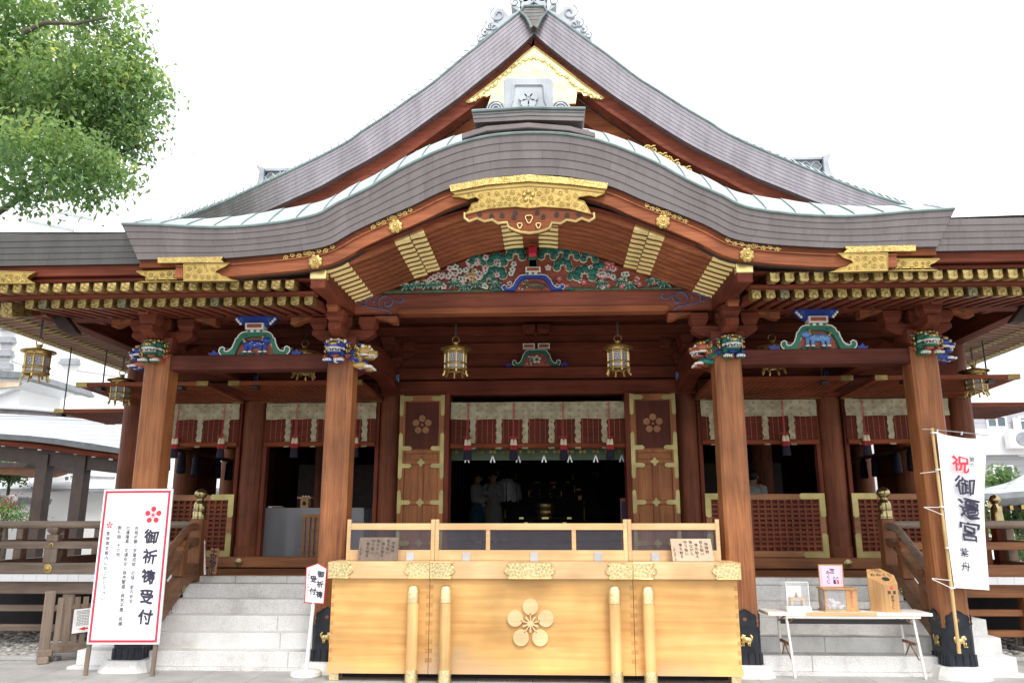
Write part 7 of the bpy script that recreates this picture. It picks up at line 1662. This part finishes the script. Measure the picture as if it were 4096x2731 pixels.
# people standing inside: one continuous skinned body each
def person(loc, rz, H, lab, robe, hak, arms, look=0.):
    t = thing('person', lab, 'person', loc); t.rotation_euler = (0, 0, rz); ROOT[t.name] = (0, 0, 0); h = H
    J = {'pel': (0, 0, .50, .085), 'waist': (0, .005, .60, .078), 'chest': (0, 0, .72, .092), 'nb': (0, .01, .815, .05), 'neck': (0, 0, .85, .034), 'head0': (0, -.012, .885, .052), 'head1': (0, -.012, .935, .062), 'head2': (0, -.004, .975, .042)}
    E_ = [('pel', 'waist'), ('waist', 'chest'), ('chest', 'nb'), ('nb', 'neck'), ('neck', 'head0'), ('head0', 'head1'), ('head1', 'head2')]
    for s, nm in ((-1, 'l'), (1, 'r')):
        el, wr = arms[0 if s < 0 else 1]
        J.update({nm+'sh': (s*.105, 0, .80, .048), nm+'el': (s*el[0], el[1], el[2], .038), nm+'wr': (s*wr[0], wr[1], wr[2], .024), nm+'hip': (s*.05, 0, .47, .068), nm+'kn': (s*.052, -.008, .27, .045), nm+'an': (s*.054, .005, .045, .028), nm+'toe': (s*.06, -.075, .02, .022)})
        E_ += [('nb', nm+'sh'), (nm+'sh', nm+'el'), (nm+'el', nm+'wr'), ('pel', nm+'hip'), (nm+'hip', nm+'kn'), (nm+'kn', nm+'an'), (nm+'an', nm+'toe')]
        d = (Vector(wr)-Vector(el)).normalized(); d.x *= s; w_ = Vector((s*wr[0], wr[1], wr[2]))
        side = d.cross(Vector((0, 0, 1))); side = side.normalized() if side.length > .1 else Vector((1, 0, 0))
        J[nm+'palm'] = (*(w_+d*.03), .02); E_.append((nm+'wr', nm+'palm'))
        for f_ in range(5):
            o = w_+d*(.045 if f_ < 4 else .02)+side*((-.015+.01*f_) if f_ < 4 else .026); e = o+d*((.03, .038, .036, .026)[f_] if f_ < 4 else .018)+Vector((0, 0, -.012))+(side*.016 if f_ == 4 else Vector((0, 0, 0)))
            J[f'{nm}f{f_}'] = (*o, .0058); J[f'{nm}g{f_}'] = (*e, .0045); E_ += [(nm+'palm', f'{nm}f{f_}'), (f'{nm}f{f_}', f'{nm}g{f_}')]
    ks = list(J); me = bpy.data.meshes.new('body'); me.from_pydata([(J[k][0]*h, J[k][1]*h, J[k][2]*h) for k in ks], [(ks.index(a), ks.index(c)) for a, c in E_], []); me.materials.append(MATS['skin'])
    ob_ = bpy.data.objects.new('body', me); COL.objects.link(ob_); ob_.parent = t
    sk = ob_.modifiers.new('skin', 'SKIN'); sk.use_smooth_shade = True
    for i, k in enumerate(ks): r = J[k][3]*h; me.skin_vertices[0].data[i].radius = (r, r*(.78 if k in ('chest', 'waist', 'pel') else 1)); me.skin_vertices[0].data[i].use_root = (k == 'pel')
    ob_.modifiers.new('sub', 'SUBSURF').levels = 1; ob_.modifiers['sub'].render_levels = 1
    hd = Vector((0, -.012, .935))*h
    b = B()
    b.ball(hd+Vector((0, .012*h, .012*h)), (.063*h, .066*h, .066*h), 0, 14, 10)
    b.move(lambda v: Vector((v.x, max(v.y, hd.y-.03*h if v.z > hd.z+.02*h else hd.y+.0*h), v.z))); b.build('hair', 'hair', t, smooth=60)
    b = B()
    for s in (-1, 1): b.ball(hd+Vector((s*.022*h, -.058*h, .004*h)), (.009*h, .005*h, .006*h), 1, 8, 5); b.ball(hd+Vector((s*.062*h, .0, -.005*h)), (.008*h, .014*h, .02*h), 0, 8, 5)
    b.ball(hd+Vector((0, -.066*h, -.012*h)), (.009*h, .014*h, .018*h), 0, 8, 5); b.ball(hd+Vector((0, -.058*h, -.034*h)), (.02*h, .006*h, .005*h), 2, 8, 4); b.build('face', ['skin', 'ink', 'petal_red'], t, smooth=60)
    b = B(); prof = [(.105, .53), (.10, .60), (.112, .70), (.112, .78), (.075, .825), (.046, .845)]
    b.lathe((0, 0, 0), [(r*h, z*h) for r, z in prof], 20, 0, sy=.72)
    for s, nm in ((-1, 'l'), (1, 'r')):
        A, C, D = [Vector(J[nm+q][:3])*h for q in ('sh', 'el', 'wr')]; b.tube([A+Vector((-s*.02*h, 0, 0)), A, A.lerp(C, .5), C, C.lerp(D, .55), C.lerp(D, .85)], [.05*h, .058*h, .055*h, .056*h, .066*h, .075*h] if hak else [.05*h, .052*h, .046*h, .04*h, .032*h, .03*h], 12, 0, flat=1.)
    b.build('white_robe' if hak else 'shirt', robe, t, smooth=60)
    b = B(); n = 28; G = []
    for z, r in ((.585, .098), (.5, .125), (.3, .15), (.04, .175)):
        for i in range(n): a = 2*math.pi*i/n; q = 1+.06*math.sin(a*9)*(.6-z); G.append((r*h*math.cos(a)*q, r*h*.75*math.sin(a)*q, z*h))
    if hak: b.add(G, [(j*n+i, j*n+(i+1) % n, (j+1)*n+(i+1) % n, (j+1)*n+i)[::-1] for j in range(3) for i in range(n)]); b.build('hakama', hak, t, smooth=50)
    else:
        for s in (-1, 1): b.tube([(s*.05*h, 0, .5*h), (s*.052*h, 0, .27*h), (s*.054*h, 0, .05*h)], [.078*h, .058*h, .045*h], 12)
        b.build('trousers', 'ink', t, smooth=60)
    return t
low = ((.13, .01, .62), (.12, -.06, .48)); bent = ((.13, -.01, .62), (.06, -.16, .62)); bent2 = ((.14, .0, .63), (.03, -.15, .66))
F2 = 1.2; zt2 = at(1906, 1893, 11.2).z-F2; p = at(1906, 2000, 11.2); person((p.x, 11.2, F2), R(75), zt2, 'person in pale robe and blue-green hakama talking in the dark doorway', 'robe_white', 'robe_aqua', (bent, low))
zt2 = at(1972, 1889, 11.5).z-F2; p = at(1972, 2000, 11.5); person((p.x, 11.5, F2), R(-20), zt2, 'person all in pale robes facing out in the dark doorway', 'robe_white', 'robe_pale', (bent2, bent))
zt2 = at(3010, 1882, 6.6).z-F; p = at(3012, 1950, 6.6); person((p.x, 6.6, F), R(160), zt2, 'person in white shirt seen from behind over the right lattice', 'robe_white', None, (low, low))
# paper-streamer wand
p = at(2028, 1950, 11.7); t = thing('paper_streamer_wand', 'large bundle of white paper streamers on a stand beside the robed people', 'ritual wand', (p.x, 11.7, F2)); z1_ = at(2028, 1912, 11.7).z; z0 = at(2028, 2006, 11.7).z
b = B(); b.tube([(p.x, 11.7, F2), (p.x, 11.7, z1_)], .02, 8); b.lathe((p.x, 11.7, F2), [(.16, 0), (.16, .04), (.03, .07)], 14); b.build('stand', 'wood_dark', t)
b = B(); rng = random.Random(9)
for i in range(110):
    a = rng.random()*6.28; r0 = rng.uniform(.02, .15); r1 = rng.uniform(.15, .42); zt3 = z1_-rng.random()*.1; zb3 = z0+rng.random()*.12; dx = Vector((-math.sin(a), math.cos(a), 0))*.022
    o = Vector((p.x+r0*math.cos(a), 11.7+.6*r0*math.sin(a), zt3)); m_ = Vector((p.x+r1*.9*math.cos(a), 11.7+.6*r1*math.sin(a), zt3-.12)); e = Vector((p.x+r1*math.cos(a), 11.7+.6*r1*math.sin(a), zb3)); b.add([o-dx, o+dx, m_+dx, m_-dx, e+dx, e-dx], [(0, 1, 2, 3), (3, 2, 4, 5)])
b.build('streamers', 'paper', t)
# gilt drum on a lacquer table, and altar gilding
p = at(2178, 2080, 7.0); z0, z1_ = at(2178, 2086, 10).z, at(2178, 2008, 10).z
t = thing('gilt_incense_stand', 'tiered gilt stand with round studs glinting in the middle of the dark doorway', 'altar piece', (p.x, 10, F2)); hh = (z1_-z0)/3
for k in range(3):
    zc = z0+hh*(k+.5); b = B(); b.lathe((p.x, 10, zc), [(.17, -hh*.48), (.23, -hh*.3), (.25, 0), (.23, hh*.3), (.18, hh*.48)], 20, 0)
    for i in range(-2, 3):
        for q in (-1, 1): b.ball((p.x+i*.055, 9.755+abs(i)*.018, zc+q*hh*.17), (.02, .012, .02), 1, 8, 5)
    b.build('gilt_tier', ['gold_bright', 'gold_sheet'], t, smooth=50)
b = B(); b.box(p.x-.12, p.x+.12, 9.88, 10.12, F2, z0); b.build('pedestal', 'dark', t)
t = thing('lacquer_table', 'low black lacquer table with gilt bar ends before the altar', 'table', (p.x, 9.4, F2))
b = B(); b.box(p.x-.55, p.x+.55, 9.2, 9.5, z0+.06, z0+.1); b.box(p.x-.45, p.x+.45, 9.22, 9.4, z0-.05, z0-.02)
for x in (-.35, .35): b.box(p.x+x-.03, p.x+x+.03, 9.25, 9.45, F2, z0+.06)
b.build('frame', 'dark', t); b = B()
for x, z, w_ in ((-.56, z0+.08, .1), (.56, z0+.08, .1), (-.45, z0-.035, .08), (.45, z0-.035, .08), (0, z0+.08, .16)): b.box(p.x+x-w_/2, p.x+x+w_/2, 9.18, 9.2, z-.02, z+.02)
b.build('gilt_end', 'gold_bright', t)
t = thing('altar', 'dark altar with small gilt fittings deep inside the hall', 'altar', (0, 13.6, F2)); b = B(); b.box(-1.8, 1.8, 13.2, 14.3, F2, 2.1); b.box(-1.6, 1.6, 13.6, 14.3, 2.1, 2.8); b.build('altar_body', 'dark', t); b = B()
kd = crop(1780, 1780, .3231); rng = random.Random(6)
for x, y, w_, h in ((1135, 460, 70, 8), (1340, 462, 75, 8), (1520, 460, 50, 8), (1350, 515, 30, 30), (1655, 547, 50, 22), (1670, 650, 40, 50), (1065, 553, 16, 8), (1170, 553, 10, 8), (1300, 553, 12, 8), (1040, 600, 12, 70), (1440, 600, 12, 70), (1075, 640, 30, 6), (1180, 635, 14, 6), (1240, 638, 14, 6), (1310, 638, 20, 6), (1400, 640, 30, 6), (1170, 595, 10, 20), (1300, 600, 12, 20), (1840, 345, 10, 40), (1880, 355, 12, 20), (1605, 540, 8, 90), (875, 400, 6, 90), (1585, 390, 6, 80), (660, 345, 8, 60), (630, 330, 36, 8), (1720, 710, 12, 14), (1725, 850, 12, 150), (743, 850, 10, 100)):
    c = at(*kd([(x, y)])[0], Y=13.15); s = .3231*23/FPX; b.box(c.x-w_*s/2, c.x+w_*s/2, 13.13, 13.19, c.z-h*s/2, c.z+h*s/2)
o_ = b.build('gilt_fitting', 'gold_dark', t); o_['kind'] = 'stuff'
b = B()
for i in range(14):
    x = lerp(-1.4, 1.4, i/13); 
    for dx in (-.035, .035): b.lathe((x+dx, 3.6, 2.86), [(.03, 0), (.03, .012)], 10, 1, 'y')
    if i % 2: b.bar((x, 3.6, 2.8), (x-.035, 3.6, 2.68), .012, .02, 2); b.bar((x, 3.6, 2.8), (x+.035, 3.6, 2.68), .012, .02, 2)
b.box(-1.45, 1.45, 3.61, 3.63, 2.72, 2.95, 0); tag(b.build('inner_curtain', ['ground_green', 'gold_dark', 'steel']), 'dark green inner curtain with gold discs under the central reed blind', 'curtain')
p = at(2505, 2030, 3.9); b = B(); b.box(p.x-.1, p.x+.06, 3.85, 3.9, F, 2.1, 0); b.box(p.x-.085, p.x+.045, 3.845, 3.85, 1.5, 2.05, 1); tag(b.build('standing_board', ['brown_x', 'navy']), 'blue notice board standing inside behind the right door', 'board')

# ================================================================== AROUND THE SHRINE: LEFT
def facade(name, lab, x0, x1, y0, y1, h, mat, wins, cat='building', wy=None):
    t = thing(name, lab, cat, ((x0+x1)/2, y0, 0)); b = B(); b.box(x0, x1, y0, y1, 0, h); b.build('wall', mat, t)
    return t
def win(t, x0, x1, z0, z1, Y, cross=True):
    b = B(); e = .06; b.box(x0, x1, Y-.06, Y-.0, z0, z0+e); b.box(x0, x1, Y-.06, Y, z1-e, z1); b.box(x0, x0+e, Y-.06, Y, z0+e, z1-e); b.box(x1-e, x1, Y-.06, Y, z0+e, z1-e)
    if cross: xm = (x0+x1)/2; b.box(xm-e/2, xm+e/2, Y-.055, Y, z0+e, z1-e); zc = z0+(z1-z0)*.76; b.box(x0+e, xm-e/2, Y-.05, Y, zc-e/2, zc+e/2)
    w_ = b.build('window', 'white', t); b = B(); b.box(x0+e, x1-e, Y-.03, Y-.01, z0+e, z1-e); b.build('pane', 'window_glass', w_)
YW = 26.
A = at(-260, 800, YW); C = at(470, 1700, YW)
lb = facade('apartment_block', 'white apartment block with round vents behind the free-hanging lantern', A.x-4, C.x+1, YW, YW+10, at(100, 830, YW).z, 'building_white', [])
kv = crop(0, 1180, .24232)
for x, y in ((160, 555), (130, 770), (95, 990), (85, 1205), (1180, 1125)):
    b = B(); c = at(*kv([(x, y)])[0], Y=YW); b.box(c.x-.45, c.x+.45, YW-.35, YW, c.z-.1, c.z+.02); b.box(c.x-.4, c.x+.4, YW-.3, YW, c.z+.02, c.z+.18)
    b.build('window_hood', 'roof_grey', lb)
for x, y in ((120, 910), (80, 1130)):
    c = at(*kv([(x, y)])[0], Y=YW); b = B(); b.lathe((c.x, YW, c.z), [(.33, 0), (.33, .05), (.3, .06)], 24, 0, 'y')
    for i in range(-3, 4): b.box(c.x-.26, c.x+.26, YW-.08, YW-.06, c.z+i*.085-.015, c.z+i*.085+.015, 1)
    b.build('round_vent', ['white', 'roof_grey'], lb)
b = B()
for v, u0, u1 in ((1325, 60, 490), (1445, 50, 130), (1482, 310, 500)): a, c = at(u0, v, YW), at(u1, v+28, YW); b.bar((a.x, YW-.02, a.z), (c.x, YW-.02, c.z), .03, .03)
b.build('facade_joint', 'roof_grey', lb)
b = B()                                                               # roof-edge beams seen under the tree
for (u0, v0, u1, v1) in ((25, 812, 140, 825), (230, 850, 365, 878), (105, 884, 295, 923)): a, c = at(u0, v0, YW-1), at(u1, v1, YW-1); b.bar((a.x, YW-1, a.z), (c.x, YW-1, c.z), .1, .12)
b.build('roof_beam', 'verdigris', lb)
# small roof with pale gable behind the far left lantern
z6 = crop(0, 1180, .24232)
t = thing('grey_roofed_house', 'house with grey slate roof and white bargeboard behind the free-hanging lantern', 'house', (at(60, 1500, 18).x, 18, 0))
f6 = lambda pts, Y: [(p_.x, p_.z) for p_ in (at(*q, Y=Y) for q in z6(pts))]
b = B(); b.prism(f6([(-600, 1190), (0, 1245), (480, 1275), (570, 1395), (470, 1420), (330, 1370), (-600, 1340)], 18), 18, 22); b.build('roof', 'slate', t)
b = B(); b.prism(f6([(-600, 1350), (340, 1380), (480, 1400), (600, 1390), (40, 1620), (-600, 1800)], 18.2), 18.2, 21); b.build('eave', 'roof_pale', t); b = B(); b.prism(f6([(-600, 1420), (330, 1430), (300, 1500), (-600, 1590)], 18.1), 18.1, 18.3); b.build('gable_wall', 'plaque_light', t)
b = B(); zr = at(60, 1540, 18.5).z; b.box(at(-200, 1500, 18.5).x, at(90, 1500, 18.5).x, 18.5, 21, 0, zr); b.build('wall', 'building_white', t)
# roofed corridor left of the hall
kc = crop(0, 1600, .28703); YR = 9.5
t = thing('roofed_corridor', 'open timber corridor with pale curved roof and white rafter ends beside the hall', 'corridor', (-9.5, 9.5, 0))
f7 = lambda pts, Y: [at(*q, Y=Y) for q in kc(pts)]
def sheet(b, T, Tb, m=0): b.strip(T, Tb, m)
top_ = f7([(-400, 190), (0, 205), (400, 215), (800, 245), (1200, 275), (1500, 315), (1800, 400)], YR+1.6); low_ = f7([(-400, 450), (0, 468), (400, 492), (800, 535), (1200, 590), (1500, 638), (1800, 690)], YR)
b = B(); b.strip(low_, top_); b.build('roof', 'roof_lines', t)
ed = f7([(-400, 520), (0, 540), (400, 568), (800, 615), (1200, 680), (1500, 718), (1800, 765)], YR+.05)
b = B(); b.strip(ed, low_); b.strip([p_+Vector((0, .5, 0)) for p_ in ed], ed); b.build('roof_edge', 'slate', t)
r0 = f7([(-400, 60), (0, 82), (400, 100), (800, 140), (1200, 190), (1500, 260)], YR+1.7); r1 = f7([(-400, 175), (0, 190), (400, 205), (800, 230), (1200, 265), (1500, 310)], YR+1.65)
b = B(); b.strip(r1, r0); b.build('ridge', 'copper_plain', t)
q0 = f7([(-400, 85), (0, 95), (400, 115), (800, 150), (1200, 200), (1500, 268)], YR+1.6); b = B(); b.tube(q0, .05, 8); b.build('ridge_cap', 'roof_pale', t, smooth=60)
e0 = f7([(-400, 555), (0, 575), (600, 630), (1200, 715), (1700, 775)], YR+.3); b = B(); b.tube(e0, .1, 4); b.build('eave_board', 'red_x', t)
for x, y in ((-200, 590), (50, 612), (305, 635), (558, 665), (810, 690), (1062, 724), (1310, 762), (1550, 800)):
    c = f7([(x, y)], YR+.35)[0]; b = B(); b.bar(c, c+Vector((0, .8, .15)), .09, .1, 1); b.bar(c-Vector((0, .01, 0)), c, .1, .12); b.build('white_rafter_end', ['white', 'wood_dark'], t)
bm_ = f7([(-400, 660), (0, 690), (600, 740), (1200, 810), (1700, 870)], YR+.5); b = B(); b.strip([p_-Vector((0, 0, .28)) for p_ in bm_], [p_+Vector((0, 0, .12)) for p_ in bm_]); b.strip([p_-Vector((0, .0, .30)) for p_ in bm_], [p_-Vector((0, -.3, .30)) for p_ in bm_]); b.build('beam', 'wood_dark', t)
for u0, u1 in ((595, 510), (1120, 1050)):
    a = f7([(u0+20, 750)], YR+.5)[0]; b = B(); b.box(a.x-.15, a.x+.15, YR+.45, YR+.75, 0, a.z); b.build('post', 'wood_dark', t, bevel=.01)
# white wall with tiled coping behind the corridor
YV = 16.; zc0, zc1 = at(200, 1600+.287*1230, YV).z, at(200, 1600+.287*1140, YV).z
t = thing('plaster_wall', 'white plaster wall with grey tiled coping seen through the timber corridor', 'wall', (-16, YV, 0))
b = B(); b.box(-30, -6.9, YV, YV+.3, 0, zc0); b.build('wall', 'building_white', t); b = B(); b.prism([(YV-.5, zc0-.02), (YV+.15, zc1), (YV+.8, zc0-.02)], -30, -6.9, 0, 'yz'); b.build('coping', 'roof_pale', t)
b = B(); b.box(-30, -6.9, YV-.5, YV-.4, zc0-.12, zc0-.03); b.build('coping_edge', 'roof_grey', t)
YL = 22.
t = facade('low_white_building', 'low white building with a small dark window behind the plaster wall', -34, -7.5, YL, YL+4, at(200, 1872, YL).z, 'building_white', [])
c0, c1 = at(258, 1900, YL), at(272, 1926, YL); win(t, c0.x, c1.x+.1, c1.z, c0.z, YL, False)
for u0, u1, v in ((95, 145, 1895), (185, 205, 1899), (275, 300, 1902), (335, 460, 1905)): a, c = at(u0, v, YL), at(u1, v+4, YL); b = B(); b.bar((a.x, YL-.03, a.z), (c.x, YL-.03, c.z), .05, .06); b.build('eave_line', 'roof_grey', t)
# low wing with dark eave and shrubs at the far left edge
YS = 13.
t = thing('dark_eaved_pavilion', 'small pavilion with dark low eave seen between the corridor posts', 'pavilion', (at(40, 1900, YS).x, YS, 0)); f8 = lambda pts, Y: [(p_.x, p_.z) for p_ in (at(*q, Y=Y) for q in kc(pts))]
b = B(); b.prism(f8([(-500, 870), (400, 868), (340, 935), (-500, 935)], YS), YS, YS+3); b.build('roof', 'wood_dark', t); b = B(); b.prism(f8([(-500, 936), (325, 938), (290, 965), (120, 1010), (-500, 1020)], YS+.2), YS+.2, YS+2.5); b.build('eave', 'brown_x', t)
c = at(-60, 2000, YS+.5); b = B(); b.box(c.x-.15, c.x+.15, YS+.4, YS+.7, 0, at(0, 1895, YS).z); b.build('post', 'wood_dark', t)
YN = 11.5
t = thing('tiled_gatehouse_roof', 'low tiled gatehouse roof ending in a round white crest tile', 'roof', (at(0, 2000, YN).x, YN, 0))
b = B(); b.prism(f8([(-500, 1290), (105, 1345), (75, 1425), (-500, 1430)], YN), YN, YN+2); b.build('tiles', 'slate', t); c = at(*kc([(160, 1378)])[0], Y=YN-.05); b = B(); b.lathe((c.x, YN-.1, c.z), [(.11, -.15), (.11, .03), (.1, .035)], 24, 0, 'y'); b.tube([(c.x+.09*math.cos(a), YN-.14, c.z+.09*math.sin(a)) for a in [2*math.pi*i/20 for i in range(20)]], .008, 5, 1, closed=True)
for i in range(3): a0 = 2*math.pi*i/3; b.tube([(c.x+r*math.cos(a0+q), YN-.14, c.z+r*math.sin(a0+q)) for r, q in ((.03, 0), (.05, .3), (.06, .8), (.06, 1.2))], [.018, .014, .01, .005], 5, 1)
b.build('crest_tile', ['rim_white', 'roof_grey'], t)
b = B(); c2 = at(*kc([(80, 1430)])[0], Y=YN+.3); b.box(c2.x-3, c2.x+.05, YN+.2, YN+1.8, 0, c2.z); b.build('wall', 'building_white', t)

# ================================================================== AROUND THE SHRINE: RIGHT
YQ = 20.; kr = crop(3650, 1300, .28704); ks_ = crop(3650, 1700, .3506)
xl = at(3820, 1700, YQ).x
t = facade('tiled_apartment_house', 'white and grey tiled apartment house with windows and an air conditioner', xl-3, xl+16, YQ, YQ+9, at(4000, 1390, YQ).z, 'building_white', [])
za, zb = at(4000, 1700+.3506*315, YQ).z, at(4000, 1300+.287*1440, YQ).z
z_a, z_b = at(4000, 1640, YQ).z, at(4000, 1712, YQ).z; b = B(); b.box(xl-3, xl+16, YQ-.03, YQ, z_b, z_a); b.box(xl-3, xl+16, YQ-.03, YQ, at(4000, 1935, YQ).z, at(4000, 1812, YQ).z); b.build('tiled_band', 'wall_tile', t)
b = B(); b.box(xl-3, xl+16, YQ-.3, YQ, at(4000, 1820, YQ).z, at(4000, 1722, YQ).z); b.build('balcony_wall', 'building_white', t)
for (x0, y0, x1, y1), f in (((1005, 1268, 1310, 1435), kr), ((1455, 1275, 1700, 1500), kr)): a, c = [at(*q, Y=YQ) for q in f([(x0, y0), (x1, y1)])]; win(t, a.x, c.x, c.z, a.z, YQ-.03)
a, c = [at(*q, Y=YQ) for q in ks_([(895, 455), (1155, 610)])]; win(t, a.x, c.x, c.z, a.z, YQ-.03)
a = at(*ks_([(1215, 160)])[0], Y=YQ-.6); b = B(); b.box(a.x-.4, a.x+.6, YQ-.75, YQ-.4, a.z-.33, a.z+.33); ac = b.build('air_conditioner', 'white', t, bevel=.02); b = B(); b.lathe((a.x+.06, YQ-.75, a.z), [(.25, 0), (.25, .02), (.22, .025)], 20, 0, 'y'); b.build('fan_grille', 'roof_grey', ac)
b = B(); 
for x, y in ((1410, 1285), (1450, 1290)): c = at(*kr([(x, y)])[0], Y=YQ-.15); b.tube([(c.x, YQ-.15, c.z), (c.x, YQ-.15, c.z-1.4)], .05, 6)
b.build('drain_pipe', 'white', t)
# pavilion roof at right edge
YP = 11.; f9 = lambda pts, Y: [at(*q, Y=Y) for q in ks_(pts)]
t = thing('grey_roofed_pavilion', 'small pavilion with pale shingled roof and gilt rafter tips beyond the banner', 'pavilion', (at(4050, 2000, YP).x, YP, 0))
b = B(); lo_ = f9([(780, 775), (1000, 775), (1272, 750), (1700, 700)], YP); hi_ = f9([(840, 715), (1100, 650), (1272, 560), (1700, 330)], YP+2.2); b.strip(lo_, hi_); b.build('roof', 'roof_lines', t)
b = B(); l2 = f9([(800, 840), (1000, 840), (1272, 815), (1700, 770)], YP+.05); b.strip(l2, lo_); l3 = f9([(890, 880), (1000, 925), (1272, 905), (1700, 860)], YP+.6); b.strip(l3, l2); b.build('roof_edge', 'tin', t)
b = B(); l4 = f9([(890, 890), (1000, 985), (1272, 970), (1700, 930)], YP+.7); b.strip(l4, l3, 0); b.build('eave_board', 'wood_dark', t)
for x, y in ((1000, 945), (1128, 940), (1258, 932)): c = f9([(x, y)], YP+.55)[0]; b = B(); b.bar(c, c+Vector((0, .5, .1)), .07, .1); b.bar(c-Vector((0, .015, 0)), c, .08, .11); b.build('gilt_rafter_tip', 'gold', t)
c = f9([(1235, 1000)], YP+1.2)[0]; b = B(); b.box(c.x-.12, c.x+.12, YP+1.2, YP+1.4, 0, c.z+.2); b.build('post', 'wood_dark', t)

# ================================================================== TREES
def foliage(b, blobs, n, size, seed, droop=.5):
    rng = random.Random(seed); tot_ = sum(r[3]*r[4]*r[5] for r in blobs) if len(blobs[0]) > 4 else 0
    wts = [(q[1][0]*q[1][1]*q[1][2])**.8 for q in blobs]; tw = sum(wts)
    for (c, r), w_ in zip(blobs, wts):
        k = int(n*w_/tw)
        cl = [(rng.gauss(0, 1), rng.gauss(0, 1), rng.gauss(0, 1)) for _ in range(max(4, k//26))]
        for q in cl:
            L_ = math.sqrt(sum(a*a for a in q)) or 1; s = rng.random()**.38/L_; cc = Vector((c[0]+q[0]*s*r[0], c[1]+q[1]*s*r[1], c[2]+q[2]*s*r[2])); tone = min(1, max(0, .45+.35*q[2]*s+rng.gauss(0, .18)))  # tone rises with height inside each blob, plus a random part
            for _ in range(26):
                p_ = cc+Vector((rng.gauss(0, .145), rng.gauss(0, .145), rng.gauss(0, .10)))
                a = rng.random()*6.28; pitch = rng.uniform(-1.2, .25); d = Vector((math.cos(a)*math.cos(pitch), math.sin(a)*math.cos(pitch), math.sin(pitch)-droop*.2)).normalized(); up_ = Vector((rng.gauss(0, .5), rng.gauss(0, .5), 1)); x = d.cross(up_).normalized(); nn_ = x.cross(d)
                L2 = size*rng.uniform(.7, 1.3); wd = L2*.27; i0 = len(b.F)
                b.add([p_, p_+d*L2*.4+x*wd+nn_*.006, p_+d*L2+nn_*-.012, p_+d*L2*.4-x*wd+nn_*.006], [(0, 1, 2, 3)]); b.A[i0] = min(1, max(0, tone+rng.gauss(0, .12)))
def blob(u, v, Y, ru, rv, ry): c = at(u, v, Y); s = (Y+9.83)/FPX; return ((c.x, c.y, c.z), (ru*s, ry, rv*s))
t = thing('camphor_tree', 'tall leafy green camphor tree spreading above the side eave', 'tree', (-8.6, .2, 0))
bl = [blob(60, 120, 0, 330, 190, 1.0), blob(400, 40, -.3, 150, 140, .7), blob(90, 400, .2, 330, 190, 1.0), blob(330, 330, -.2, 230, 180, .9), blob(500, 400, .4, 150, 150, .7), blob(570, 330, .5, 90, 90, .5), blob(180, 640, -.4, 270, 160, .9), blob(400, 680, -.2, 120, 120, .6), blob(330, 520, .3, 200, 140, .8), blob(520, 560, .4, 120, 60, .5), blob(570, 510, .5, 90, 60, .4), blob(300, 760, -.3, 140, 50, .5), blob(-200, 350, .3, 300, 420, 1.4), blob(60, 760, -.2, 120, 60, .5), blob(480, 230, 0, 110, 120, .5)]
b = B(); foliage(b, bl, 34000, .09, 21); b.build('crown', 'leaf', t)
b = B(); b.tube([(-8.6, .2, 0), (-8.55, .2, 1.5), (-8.4, .15, 3.5), (-8.2, .1, 5.2), (-8, 0, 7.5), (-7.8, 0, 9)], [.34, .28, .25, .2, .14, .06], 14)
for P, r in (([(-8.2, .1, 5.2), (-7, .4, 6.4), (-6.0, .5, 6.9), (-5.4, .5, 7.1)], .05), ([(-8.0, 0, 7), (-6.8, .4, 7.9), (-5.6, .4, 8.2)], .04), ([at(0, 735, .1), at(80, 760, 0), at(160, 740, -.1)], .03), ([at(95, 130, -1.0), at(180, 92, -1.0), at(310, 95, -.9), at(430, 70, -.9)], .035), ([at(430, 340, -.1), at(500, 325, -.1), at(560, 335, 0)], .018)):
    b.tube(P, [r*(1-.65*i/(len(P)-1)) for i in range(len(P))], 8)
b.build('trunk', 'bark', t, smooth=60)
def small_tree(name, lab, blobs, n, size, seed, mat='leaf_far', cat='tree', trunk=True):
    c = blobs[0][0]; t = thing(name, lab, cat, (c[0], c[1], 0)); b = B(); foliage(b, blobs, n, size, seed); b.build('crown', mat, t); b = B(); b.tube([(c[0], c[1], 0), (c[0]+.05, c[1], c[2]*.6), (c[0], c[1], c[2])], [.09, .07, .03], 8); b.build('trunk', 'bark', t, smooth=60)
small_tree('garden_tree', 'green tree under the pavilion eave beyond the banner', [blob(4060, 2060, 12.5, 130, 60, .9), blob(4000, 2100, 12.5, 60, 50, .6), blob(3975, 2020, 12.5, 40, 30, .4)], 2400, .12, 31)
small_tree('young_tree', 'slender young tree in front of the tiled apartment house', [blob(4000, 1915, 14, 45, 35, .5), blob(4016, 1880, 14, 14, 40, .25), blob(3960, 1935, 14, 35, 18, .3)], 700, .13, 32)
small_tree('clipped_tree', 'small green tree between the dark pavilion eave and the plaster wall', [blob(40, 1895, 14.5, 55, 30, .8), blob(30, 1830, 15, 40, 12, .5)], 1300, .12, 33)
small_tree('red_maple', 'small red-leaved maple under the round crest tile', [blob(15, 2015, 10.6, 40, 16, .5)], 260, .09, 34, 'maple')
small_tree('yellow_green_shrub', 'yellow-green shrub behind the weathered grey railing', [blob(30, 2030, 10.2, 50, 22, .5), blob(60, 2060, 10.2, 50, 20, .5), blob(130, 2075, 10.2, 40, 16, .4)], 700, .09, 35)
small_tree('dark_shrub', 'dark green shrub behind the brown veranda railing', [blob(4060, 2190, 11.5, 60, 40, .6), blob(3990, 2140, 11.5, 30, 40, .5)], 900, .1, 36)
